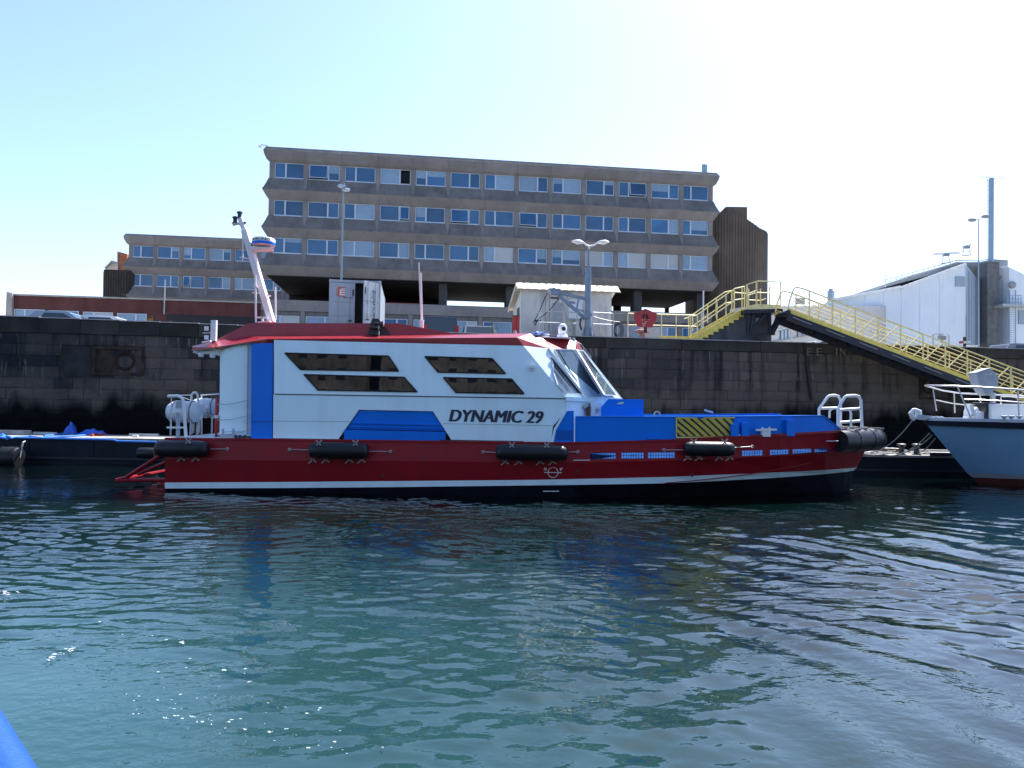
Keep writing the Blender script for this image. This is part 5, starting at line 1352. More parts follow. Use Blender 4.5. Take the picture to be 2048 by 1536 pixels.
def door(parent, hinge, flip, ang, open_):
    m = MB(); s = -1 if flip else 1
    m.bb((0, -.03, .18), (s * dw, .03, CH - .14)); o = m.build('door', CONTGREY, parent, local=True); o.location = hinge; o.rotation_euler = (0, 0, ang)
    for z in (.75, 1.45, 2.1):
        q = MB(); q.bb((s * .03, -.042, z), (s * (dw - .05), -.031, z + .025)); b = q.build('door_seam', ROOFGREY, o, local=True)
        if open_: q = MB(); q.bb((s * .03, .031, z), (s * (dw - .05), .045, z + .04)); q.build('door_rib', WHITE2, o, local=True)
    q = MB()
    for x in (.3, dw - .25): q.tube([(s * x, -.06, .2), (s * x, -.06, CH - .18)], .018, 6)
    q.build('locking_bar', GALV, o, local=True)
    q = MB(); q.bb((s * (dw - .3), -.1, 1.2), (s * (dw - .12), -.06, 1.26)); q.bb((s * (dw - .12), -.045, CH - .75), (s * (dw - .05), -.03, CH - .45)); q.build('handle', BLACKM, o, local=True)
    return o
d1 = door(cont, (t_, .03, 0), False, 0, False)
d2 = door(cont, (CW - t_, -.02, 0), True, R(55), True)
m = MB(); m.bb((.25, -.046, CH - .80), (.25 + .40, -.031, CH - .36)); m.build('logo_panel', ORANGE, d1, local=True)
m = MB(); x, z = .40, CH - .75; m.bb((x, -.052, z), (x + .06, -.046, z + .30)); 
for dz in (0, .11, .22): m.bb((x + .06, -.052, z + dz), (x + .25, -.046, z + dz + .06))
m.bb((x + .06, -.052, z + .31), (x + .25, -.046, z + .34)); m.build('logo_letter', WMARK, d1, local=True)
m = MB(); text_mesh(m, 'Groupe', (.58, -.046, CH - .90), (1, 0, 0), (0, 0, 1), .42, .10, bold=.01); m.build('logo_caption', INK, d1, local=True)
m = MB(); text_mesh(m, 'WARKHOLOGIE', (-.28, -.046, .35), (0, 0, 1), (-1, 0, 0), CH - .85, .20); m.build('vertical_lettering', INK, d2, local=True)
m = MB(); m.bb((CW + .0, 1.2, .5), (CW + .012, 2.4, .95)); m.build('side_marking', ORANGE, cont, local=True)
m = MB(); m.bb((.12, .7, .12), (CW - .12, .75, CH - .1)); m.build('dark_inside', DARK, cont, local=True)

# rendered hut with scalloped white roof edge
h0 = QL(1041, 672, 2.5); h1 = QL(1222, 672, 2.5); hz_ = QL(1040, 578, 2.5).z
hut = thing('quay_hut', QM @ Vector((h0.x, 2.5, ZG)), 'small stained cream hut with a white tiled roof edge, behind the davit crane', 'hut', rz=TH)
HW = h1.x - h0.x; HH = hz_ - ZG
m = MB(); m.prism([(0, 0, 0), (0, 0, HH), (0, 3.0, HH - .75), (0, 3.0, 0)], (HW, 0, 0)); m.build('wall', CREAM, hut, local=True)
m = MB(); m.prism([(0, -.18, HH + .02), (0, .28, HH + .32), (0, 3.3, HH - .58), (0, 3.3, HH - .66), (0, .28, HH + .24), (0, -.18, HH - .04)], (HW + .62, 0, 0))
for i in range(len(m.v)): m.v[i].x -= .22
m.build('roof', ROOFWHITE, hut, local=True)
nt_ = 14; tw_ = (HW + .62) / nt_; 
me = None
for k in range(nt_):
    if me is None:
        q = MB(); rows = []
        for j in range(7):
            a_ = math.pi * j / 6; dx = tw_ / 2 - tw_ / 2 * math.cos(a_); dz = .035 * math.sin(a_)
            rows.append([Vector((dx, -.25, HH - .03 + dz)), Vector((dx, .28, HH + .33 + dz))])
        q.grid(rows); q.face([r_[0] for r_ in rows]); me = q.mesh('roof_tile'); me.materials.append(ROOFWHITE)
    o = link('roof_tile', me, hut); o.location = (-.22 + k * tw_, 0, 0)
m = MB(); m.prism([(-.24, -.2, HH + .06), (-.24, .28, HH + .34), (-.24, 3.3, HH - .55), (-.24, 3.3, HH - .75), (-.24, .28, HH + .12), (-.24, -.2, HH - .12)], (.05, 0, 0)); m.build('barge_board', ROOFWHITE, hut, local=True)
m = MB(); a = QL(1138, 598, 2.4); b = QL(1165, 637, 2.4); m.bb((a.x - h0.x, -.05, b.z - ZG), (b.x - h0.x, -.003, a.z - ZG)); m.build('notice_board', WHITE2, hut, local=True)
m = MB(); m.bb((a.x - h0.x - .04, -.06, b.z - ZG - .06), (b.x - h0.x + .04, -.003, b.z - ZG)); m.build('notice_ledge', GALV, hut, local=True)
m = MB(); a = QL(1106, 605, 2.4); b = QL(1125, 672, 2.4); m.bb((a.x - h0.x, -.03, 0), (b.x - h0.x, -.003, a.z - ZG)); m.build('hut_door', mat('pale_grey_door', (0.45, 0.45, 0.44), 0.7, var=0.1, streak=0.4), hut, local=True)
m = MB(); a = QL(1102, 594, 2.4); b = QL(1118, 597, 2.4); m.bb((a.x - h0.x, -.05, b.z - ZG), (b.x - h0.x, -.003, a.z - ZG)); m.build('vent_slot', DARK, hut, local=True)
m = MB(); m.bb((-.004, .5, 1.2), (-.03, 1.2, 2.2)); m.build('side_window', CARGLASS, hut, local=True)
a = Q(1032.5, 675, 1.2); t = thing('red_cabinet', (a.x, a.y, ZG), 'narrow red cabinet standing at the left corner of the cream hut', 'cabinet', rz=TH)
z1 = Q(1032, 632, 1.2).z - ZG
m = MB(); m.bb((-.16, 0, .04), (.15, .3, z1)); m.build('body', REDSIGN, t, local=True)
m = MB(); m.bb((-.17, -.01, z1), (.16, .31, z1 + .03)); m.bb((-.005, -.012, .05), (.005, -.001, z1)); m.build('door_trim', DARK, t, local=True)

# davit crane
DC = .75
a = Q(1176, 672, DC); cr = thing('davit_crane', (a.x, a.y, ZT - .05), 'grey-blue davit crane with a jib pointing left in front of the cream hut', 'crane')
m = MB(); m.tube([Vector((a.x, a.y, ZT)), Q(1176, 535, DC)], .15, 12); m.build('post', CRANE, cr, smooth=True)
m = MB(); m.lathe([(.38, ZT), (.38, ZT + .04), (.2, ZT + .05), (.2, ZT + .35), (.16, ZT + .36)], (a.x, a.y, 0), 14)
for an in (0.4, 2.0, 3.6, 5.2): m.prism([(a.x + .15 * math.cos(an), a.y + .15 * math.sin(an), ZT + .04), (a.x + .37 * math.cos(an), a.y + .37 * math.sin(an), ZT + .04), (a.x + .15 * math.cos(an), a.y + .15 * math.sin(an), ZT + .65)], (.02, .02, 0))
m.build('base_flange', CRANE, cr)
m = MB(); m.bar(Q(1172, 598, DC), Q(1111, 584, DC), .16, .13); m.bar(Q(1170, 637, DC), Q(1117, 590, DC), .14, .14); m.bar(Q(1157, 599, DC), Q(1153, 619, DC), .08); m.build('jib', CRANE, cr)
m = MB(); m.bb(*(lambda p, q: ((p.x, p.y - .14, q.z), (q.x, p.y + .14, p.z)))(Q(1103, 578, DC), Q(1121, 590, DC))); m.bar(Q(1101, 581, DC), Q(1117, 579, DC), .2, .08); m.build('jib_head', CRANE, cr)
m = MB(); m.lathe([(.16, -.05), (.16, .05)], Q(1101, 583, DC), 14, 'Y'); m.build('sheave', GALV, cr)
m = MB(); m.bar(Q(1168, 622, DC), Q(1150, 617, DC), .05); m.bar(Q(1150, 606, DC), Q(1138, 604, DC), .12, .1); m.bar(Q(1168, 634, DC - .2), Q(1182, 628, DC - .2), .22, .2); m.build('winch', CRANE, cr)
m = MB(); m.tube(arc(Q(1116, 579, DC), Q(1097, 584, DC), -.12, 6) + [Q(1090, 595, DC), Q(1080, 620, DC), Q(1070, 640, DC), Q(1067, 647, DC)], .022, 5); m.tube([Q(1118, 597, DC), Q(1100, 620, DC), Q(1075, 640, DC), Q(1069, 651, DC)], .022, 5); m.build('hoist_hose', BLACKM, cr)
m = MB(); m.tube([Q(1091, 592, DC), Q(1089.5, 660, DC)], .012, 5); m.tube([Q(1099, 582, DC), Q(1098, 662, DC)], .012, 5); m.tube([Q(1124, 603, DC), Q(1140, 664, DC)], .01, 5); m.tube(arc(Q(1160, 621, DC), Q(1240, 644, DC), .1, 8), .012, 5); m.build('wire_rope', BLACKM, cr)
m = MB(); m.bar(Q(1068, 642, DC), Q(1082, 641, DC), .08); m.bar(Q(1070, 650, DC), Q(1075, 640, DC), .05); m.build('hook', BLACKM, cr)
m = MB(); m.tube([Q(1162, 636, DC - .2), Q(1160, 650, DC - .2), Q(1163, 660, DC - .2)], .05, 6); m.build('cable_bundle', BLACKM, cr)

# twin-headed street lamp behind the crane
a = Q(1177.5, 498, 1.6); t = thing('street_lamp', (a.x, a.y, ZG), 'street lamp with two white leaf-shaped heads rising behind the davit crane', 'street lamp')
m = MB(); m.tube([(a.x, a.y, ZG), (a.x, a.y, a.z)], [.10, .055], 8); m.build('post', CRANE, t, smooth=True)
m = MB(); m.tube([Q(x, y, 1.6) for x, y in ((1168, 486), (1173, 490.5), (1180, 492), (1188, 490.5), (1193, 487))], .04, 6); m.tube([Q(1178, 498, 1.6), Q(1178, 492, 1.6)], .05, 6); m.build('yoke', WHITE2, t, smooth=True)
for x, y, sg in ((1156, 484.5, -1), (1206, 485, 1)):
    c = Q(x, y, 1.6); m = MB(); rows = []
    for k in range(9):
        u = k / 8; xx = (u - .5) * .62 * 1.0; wdt = .13 * math.sin(math.pi * min(1, max(.04, u * .96 + .02))) ** .6
        rows.append([c + Vector((xx, math.cos(an) * wdt * 1.3, math.sin(an) * wdt * (1.0 if math.sin(an) > 0 else .45) + (-.05 * (u if sg < 0 else 1 - u) + .02))) for an in [6.283 * j / 12 for j in range(13)]])
    m.grid(rows); hd = m.build('lamp_head', WHITE2, t, smooth=True)
    m = MB(); m.lathe([(.0, -.06), (.09, -.055), (.10, -.03), (.09, -.01)], c + Vector((.02 * sg, 0, -.035)), 12); m.build('lamp_lens', LAMPW, hd, smooth=True)

# quay railings
def railing(posts, tops, mids, label, mt, dep=.35, base=None):
    a = Q(posts[0][0], posts[0][2], dep); t = thing('quay_railing', (a.x, a.y, ZT), label, 'railing', 'tube railings along the quay edge')
    for px, y0, y1 in posts: m = MB(); m.tube([Q(px, y0, dep), Q(px, y1, dep)], .028, 6); m.build('post', mt, t)
    m = MB(); m.tube([Q(x, y, dep) for x, y in tops], .03, 6); m.build('top_rail', mt, t)
    m = MB(); m.tube([Q(x, y, dep) for x, y in mids], .024, 6); m.build('mid_rail', mt, t)
    return t
railing(((1078, 624, 671), (1154, 625, 672)), ((1079, 622), (1153, 625)), ((1078, 644.5), (1154, 647)), 'pale tube railing left of the davit crane post', GALV)
railing(((1185.5, 626, 672), (1226.5, 629, 673)), ((1186, 625), (1224, 627), (1226.5, 629)), ((1185.5, 648), (1226.5, 649.5)), 'short tube railing right of the davit crane post', GALV)
rl = railing(((1256, 629, 674), (1323, 630, 675), (1352.5, 631, 676), (1381, 634, 678), (1395, 634, 678)), ((1256, 627), (1330, 629), (1394, 631)), ((1256, 650), (1330, 651), (1394, 653)), 'long pale yellow tube railing running to the foot of the yellow stair', PALEYEL)
m = MB(); m.bar(Q(1320, 674, .3), Q(1394, 676, .3), .06, .12); m.build('toe_board', YELLOW, rl)
m = MB(); m.bar(Q(1230, 626.5, .3), Q(1254, 627.5, .3), .02); m.build('chain_bar', GALV, rl)

# red shield board and rusty mooring hook
c = Q(1291, 640, .2); t = thing('red_shield_sign', (c.x, c.y, ZT), 'faded red shield-shaped board fixed to the yellow railing', 'sign')
sh = [(1291, 617), (1268.5, 626), (1268.5, 638), (1277, 654), (1304, 654.5), (1313.5, 637), (1313.5, 627)]
m = MB(); m.prism([Q(x, y, .18) for x, y in sh], QN * -.08); bd = m.build('board', REDSIGN, t)
m = MB(); m.face([Q(x, y, .17) for x, y in ((1291, 617.5), (1269, 626.3), (1286, 627.5), (1313, 627))]); m.build('board_cap', mat('dull_red', (0.36, 0.05, 0.04), .5), bd)
m = MB()
for x in (1287.5, 1294): m.bar(Q(x, 628, .15), Q(x, 637, .15), .06, .04)
m.bb(*(lambda p: ((p.x - .03, p.y - .02, p.z - .05), (p.x + .03, p.y, p.z + .05)))(Q(1296, 636, .16))); m.build('bracket', DARK, bd)
m = MB(); rs = random.Random(8)
for _ in range(16):
    p = Q(rs.uniform(1284, 1298), rs.uniform(636, 652), .165); m.box(p, (.03, .01, .03))
tag(m.build('paint_chip', WMARK, bd), kind='stuff')
m = MB(); m.bar(Q(1291, 654, .2), Q(1291, 664, .25), .14); m.build('bracket_post', RUST, t)
c = Q(1284, 668, .35); t = thing('mooring_hook', (c.x, c.y, ZT), 'rusty pink two-horned mooring bollard below the red shield', 'bollard')
PINK = mat('chalky_red_paint', (0.42, 0.22, 0.18), 0.8, var=0.3, scale=8, rust=0.5)
m = MB(); m.lathe([(.24, ZT), (.24, ZT + .03), (.15, ZT + .08), (.14, ZT + .22), (.18, ZT + .27)], (c.x, c.y, 0), 14); m.build('stem', PINK, t, smooth=True)
m = MB(); z = ZT + .33; m.tube([(c.x - .33, c.y, z - .02), (c.x - .2, c.y, z + .03), (c.x, c.y, z), (c.x + .2, c.y, z + .03), (c.x + .33, c.y, z - .02)], [.06, .10, .12, .10, .06], 10); m.build('horn', PINK, t, smooth=True)
# cabinets, hose coil, tarpaulin, weeds
def cabinet(x0, x1, y0, dep, label, mt):
    p = Q(x0, 672, dep); q = Q(x1, 672, dep); zt = Q(x0, y0, dep).z
    t = thing('service_cabinet', (p.x, p.y, ZG), label, 'cabinet', 'metal cabinets by the railing', rz=TH)
    w_ = (q - p).length; h_ = zt - ZG
    m = MB(); m.bb((0, 0, .06), (w_, .5, h_)); m.build('body', mt, t, local=True)
    m = MB(); m.bb((-.02, -.02, h_), (w_ + .02, .52, h_ + .04)); m.build('lid', GALV, t, local=True)
    m = MB()
    for k in range(4): m.bb((.08, -.012, h_ * .35 + .09 * k), (w_ - .08, -.001, h_ * .35 + .09 * k + .03))
    m.build('louvre', ROOFGREY, t, local=True)
cabinet(1241, 1268, 650, 1.4, 'blue-grey metal cabinet between the railings', mat('blue_grey_steel', (0.22, 0.33, 0.45), .5))
cabinet(1287, 1319, 655, 2.2, 'pale metal cabinet with louvres behind the red shield', mat('pale_steel', (0.42, 0.46, 0.48), .5))
c = Q(1235, 660, .5); t = thing('hose_coil', c, 'coil of black hoses hanging on the short railing', 'hose')
m = MB()
for k in range(5):
    rr_ = .17 + .03 * k; m.tube([c + Vector((rr_ * .8 * math.cos(a_) + .02 * k, .02 * k, rr_ * 1.3 * math.sin(a_))) for a_ in [6.283 * j / 16 for j in range(16)]], .014, 5, closed=True)
m.build('hose', BLACKM, t, smooth=True)
m = MB(); m.bar(c + Vector((0, .06, .3)), c + Vector((0, .06, -.3)), .04); m.build('hanger', GALV, t)
def heap(name, px0, px1, py, dep, h, label, mt, seed, pont=None, dy=.5):
    """crumpled cloth thrown down in a heap"""
    rs = random.Random(seed)
    a = Q(px0, py, dep) if pont is None else AZ(px0, py, pont); b = Q(px1, py, dep) if pont is None else AZ(px1, py, pont)
    t = thing(name, (a + b) / 2, label, 'tarpaulin', 'blue tarpaulins')
    m = MB(); rows = []; n = 16; d_ = QN * -1
    zb = pont if pont is not None else ZT
    for j in range(8):
        v = j / 7; row = []
        for k in range(n + 1):
            u = k / n; e = min(1, math.sin(math.pi * v) * 1.9) * min(1, math.sin(math.pi * u) * 1.8)
            p = a.lerp(b, u) + d_ * (v * dy); row.append(Vector((p.x + rs.gauss(0, .012), p.y, zb + .01 + h * .85 * e * (1 + .22 * math.sin(9 * u + seed) + .15 * math.sin(23 * u + 3 * v) ) * rs.uniform(.88, 1.0))))
        rows.append(row)
    m.grid(rows); m.build('cloth', mt, t, smooth=True)
    m = MB(); p = a.lerp(b, .5); m.tube([Vector((p.x, p.y - .02, zb + .02)), Vector((p.x + .1, p.y - .05, zb + .02)), Vector((p.x + .25, p.y - .03, zb + .02))], .012, 5); m.build('cord', ROPE, t)
heap('tarpaulin', 1060, 1104, 664, .5, .22, 'bright blue tarpaulin heaped on the quay edge below the crane hook', TARP, 4)
def plant(px, py, dep, h, label, leafm, seed, n=9):
    rs = random.Random(seed); c = Q(px, py, dep); c.z = ZT - .0
    t = thing('weed', c, label, 'weed', 'weeds growing on the quay edge')
    m = MB(); lf = MB()
    for _ in range(n):
        d_ = Vector((rs.gauss(0, .22), rs.gauss(0, .1), rs.uniform(.5, 1.0))) * h; m.tube([c, c + d_ * .5 + Vector((rs.gauss(0, .02), 0, 0)), c + d_], [.008, .006, .004], 4)
        for _ in range(7):
            q = c + d_ * rs.uniform(.25, 1.05) + Vector((rs.gauss(0, .05 * h + .02), rs.gauss(0, .04), rs.gauss(0, .03))); s_ = rs.uniform(.02, .045) * (h + .3)
            v = Vector((rs.gauss(0, 1), rs.gauss(0, 1), rs.gauss(0, 1))).normalized() * s_; w_ = Vector((rs.gauss(0, 1), rs.gauss(0, 1), rs.gauss(0, 1))).normalized() * s_ * .5
            lf.face([q - v, q + w_, q + v, q - w_])
    m.build('stem', leafm, t); tag(lf.build('leaves', leafm, t), kind='stuff')
plant(300, 641, .05, .35, 'tuft of dry yellow weed on top of the stone wall, left of the white cabin', WEED, 1, 14)
plant(985, 662, .3, .85, 'thin green weed growing above the cabin roof, left of the cream hut', LEAF, 2, 8)
plant(343, 643, .05, .18, 'low dry weed on the wall top beside the taller yellow tuft', WEED, 5, 8)

# ------------------------------------------------------------------ yellow stair, landing and gangway
SD = .25                                           # near side of the stair, behind the quay face
stq = [(1400, 681), (1400, 622 + 58), (1490, 626), (1543, 626), (1543, 690), (1400, 690)]
t = thing('abutment', Q(1470, 682, SD + .3), 'dark stained concrete block carrying the yellow stair and the landing', 'abutment')
m = MB(); m.prism([Q(x, y, SD + .12) for x, y in ((1400, 681), (1490, 628), (1543, 626), (1543, 700), (1400, 700))], QN * -1.6); m.build('block', ABUT, t)
stair = thing('yellow_stair', Q(1396, 680, SD), 'yellow steel stair climbing right from the quay to the gangway landing', 'stairs')
N_ = 9; p0 = Q(1396, 681, SD); p1 = Q(1488, 628, SD); d = (p1 - p0)
for side, off in (('near', Vector()), ('far', QN * -1.15)):
    m = MB(); poly = []
    for k in range(N_):
        a = p0 + d * (k / N_); b = p0 + d * ((k + 1) / N_)
        poly += [Vector((a.x, a.y, a.z)), Vector((b.x, b.y, a.z))]
    poly.append(p1.copy()); up_ = Vector((0, 0, .30))
    poly += [p1 + up_, p0 + up_ + Vector((-.22, -.03, -.12)), p0 + Vector((-.25, -.03, .0))]
    m.prism([p + off for p in poly], QN * -.05); m.build('stringer', YELLOW, stair)
tm = None
for k in range(N_):
    a = p0 + d * (k / N_) + Vector((0, 0, .2)); m = MB(); m.prism([a, a + Vector((d.x / N_, d.y / N_, 0)), a + Vector((d.x / N_, d.y / N_, .04)), a + Vector((0, 0, .04))], QN * -1.15); m.build('tread', GALV, stair)
for off in (Vector(), QN * -1.15):
    o_ = lambda L: [Q(x, y, SD) + off for x, y in L]
    for L in (((1386, 632), (1394, 630), (1469, 577.5), (1489, 573)), ((1398, 651), (1470, 600), (1490, 597))):
        m = MB(); m.tube(o_(L), .028, 6); m.build('handrail', PALEYEL, stair)
    for x, y0, y1 in ((1395, 631, 679), (1403, 624, 657), (1434, 603, 640), (1452, 590, 630), (1484, 574, 618), (1489, 573, 618)):
        m = MB(); m.tube(o_(((x, y0), (x, y1))), .03, 6); m.build('baluster', PALEYEL, stair)
land = thing('gangway_landing', Q(1530, 618, SD), 'steel landing with tube railing between the yellow stair and the gangway', 'platform')
m = MB(); m.prism([Q(1491, 627, SD - .5), Q(1491, 619, SD - .5), Q(1566, 617, SD - .5), Q(1566, 625, SD - .5)], QN * -1.9); m.build('deck', STEELBLK, land)
m = MB(); m.prism([Q(1493, 618.5, SD - .5), Q(1493, 612, SD - .5), Q(1514, 608, SD - .5), Q(1562, 609.5, SD - .5), Q(1562, 616, SD - .5)], QN * -.03); m.build('toe_plate', PALEYEL, land)
for off, tops in ((Vector(), ((1493, 571), (1493, 569.5), (1515, 562), (1564, 564))), (QN * -1.35, ((1494, 577), (1522, 579), (1541, 572)))):
    m = MB(); m.tube([Q(x, y, SD - .45) + off for x, y in tops], .028, 6); m.build('handrail', PALEYEL, land)
for L in (((1493, 592), (1514, 585), (1561, 587)),):
    m = MB(); m.tube([Q(x, y, SD - .45) for x, y in L], .024, 6); m.build('mid_rail', PALEYEL, land)
m = MB(); m.tube([Q(x, y, SD + .9) for x, y in ((1492, 600), (1522, 601), (1532, 597))], .024, 6); m.build('mid_rail', PALEYEL, land)
for x, y0, y1, r__ in ((1494, 570, 624, .045), (1513, 563, 620, .04), (1561, 564, 615, .028)):
    m = MB(); m.tube([Q(x, y0, SD - .45), Q(x, y1, SD - .45)], r__, 6); m.build('post', PALEYEL, land)
for x, y0, y1 in ((1521, 577, 617), (1539, 573, 613), (1497, 577, 620)):
    m = MB(); m.tube([Q(x, y0, SD + .9), Q(x, y1, SD + .9)], .034, 6); m.build('post', PALEYEL, land)
m = MB()
for a, b in (((1495, 626), (1495, 668)), ((1495, 668), (1541, 668)), ((1539, 626), (1539, 668)), ((1500, 664), (1530, 629)), ((1507, 628), (1500, 664))): m.bar(Q(*a, SD - .35), Q(*b, SD - .35), .12)
m.bar(Q(1541, 668, SD - .3), Q(1551, 650, SD - .3), .3, .2); m.bar(Q(1549, 655, SD - .3), Q(1562, 624, SD - .3), .26, .2); m.bar(Q(1537, 664, SD - .3), Q(1548, 664, SD - .3), .2, .3)
m.build('bracket_frame', STEELBLK, land)
m = MB(); m.bb(*(lambda p, q: ((p.x, p.y, q.z), (q.x, p.y + .03, p.z)))(Q(1512, 636, SD + .05), Q(1521, 644, SD + .05))); m.build('block_plate', GALV, land)

gang = thing('gangway', Q(1572, 622, -1.5), 'long yellow lattice gangway sloping down right from the quay to the pontoon', 'gangway')
GD = (-1.55, -.35)
def gp(line, px, dep):
    (x0, y0), (x1, y1) = line; return Q(px, lerp(y0, y1, (px - x0) / (x1 - x0)), dep)
BOT = ((1567, 618), (2048, 800)); TOP = ((1597, 574), (2048, 744))
nb_ = gp(BOT, 1575, GD[0]); ne_ = gp(BOT, 2150, GD[0]); tb_ = gp(TOP, 1600, GD[0]); te_ = gp(TOP, 2150, GD[0])
gv = (te_ - tb_); gdir = gv.normalized()
off_far = QN * (GD[0] - GD[1])
for off in (Vector(), off_far):
    m = MB(); a, b = nb_ + off, ne_ + off; m.bar(a, b, .07, .20); m.build('bottom_chord', YELLOW, gang)
    m = MB(); m.tube([nb_ + off + Vector((.02, 0, .05)), nb_.lerp(tb_, .35) + off + Vector((-.10, 0, .1)), nb_.lerp(tb_, .75) + off + Vector((-.16, 0, .16)), tb_ + off + Vector((-.18, 0, .02)), tb_ + off + gdir * .15, te_ + off], .035, 8); m.build('handrail', PALEYEL, gang, smooth=True)
    nr = 7
    for k in range(1, nr):
        f = k / nr; a = nb_.lerp(tb_, f) + off; b = ne_.lerp(te_, f) + off
        m = MB(); m.tube([a, b], .014, 5); m.build('rail', PALEYEL, gang)
    npan = 12
    for k in range(npan + 1):
        u = (k + .4) / (npan + .4); tt = tb_.lerp(te_, u); bb_ = Vector((tt.x, tt.y, lerp(nb_.z, ne_.z, (tt.x - nb_.x) / (ne_.x - nb_.x))))
        m = MB(); m.bar(bb_ + off, tt + off, .05); m.build('post', PALEYEL, gang)
        if k < npan:
            u2 = (k + 1.4) / (npan + .4); t2 = tb_.lerp(te_, u2); m = MB(); m.bar(bb_ + off + Vector((.03, 0, .05)), tt + gdir * ((t2 - tt).length * .92) + off + Vector((0, 0, -.02)), .04); m.build('brace', PALEYEL, gang)
m = MB(); dn = Vector((0, 0, -.27)); m.bar(nb_ + dn, ne_ + dn, .09, .34); m.bar(nb_ + dn + off_far, ne_ + dn + off_far, .09, .34); m.build('side_beam', STEELBLK, gang)
m = MB(); c_ = off_far / 2; m.bar(nb_ + c_ + Vector((0, 0, -.12)), ne_ + c_ + Vector((0, 0, -.12)), 1.1, .04)
for k in range(26): a = nb_.lerp(ne_, (k + .5) / 26) + Vector((0, 0, -.2)); m.bar(a, a + off_far, .06, .1)
m.build('walkway', STEELBLK, gang)
for k in range(9):
    a = nb_.lerp(ne_, (k + .15) / 9.0) + Vector((0, -.055, -.22)); b = nb_.lerp(ne_, (k + .7) / 9.0) + Vector((0, -.055, -.24))
    m = MB(); m.tube([a, a.lerp(b, .5) + Vector((0, -.03, -.02)), b], .022, 5); m.build('service_hose', ROOFGREY, gang)
m = MB(); m.lathe([(.12, -.7), (.12, .7)], nb_ + Vector((0, .6, -.1)), 10, 'Y'); m.build('hinge_pin', STEELBLK, gang)
m = MB(); e = nb_.lerp(tb_, .75); m.bb((e.x + .35, e.y + 1.1, e.z - .35), (e.x + .8, e.y + 1.13, e.z - .05)); m.build('notice_plate', GALV, gang)

# signs beyond the gangway: small red and white hydrant-like post, goal frame
c = Q(1929, 686, 1.2); t = thing('red_post', (c.x, c.y, ZG), 'small brown post with a red and white crosspiece on the quay edge', 'post')
m = MB(); m.tube([(c.x, c.y, ZG), Q(1929, 674, 1.2)], .07, 8); m.build('post', RUST, t)
m = MB(); m.bar(Q(1919, 685, 1.15), Q(1926, 684, 1.15), .10, .12); m.build('red_arm', REDSIGN, t)
m = MB(); m.bar(Q(1926, 684.5, 1.12), Q(1932, 684.5, 1.12), .10, .12); m.bar(Q(1936, 684.5, 1.12), Q(1940, 684, 1.12), .1, .12); m.build('white_arm', WMARK, t)
c = Q(1880, 690, 3); t = thing('pipe_frame', c, 'grey pipe frame with a fitting, seen through the gangway rails', 'frame')
m = MB(); m.tube([Q(1866, 694, 3), Q(1866, 669, 3), Q(1868, 668, 3), Q(1895, 669, 3), Q(1898, 671, 3), Q(1898, 694, 3)], .035, 6); m.build('pipe', GALV, t, smooth=True)
m = MB(); m.lathe([(.2, 0), (.22, .2), (.1, .35)], Q(1884, 680, 3), 10); m.tube([Q(1884, 695, 3), Q(1884, 680, 3)], .06, 6); m.build('fitting', ROOFGREY, t, smooth=True)

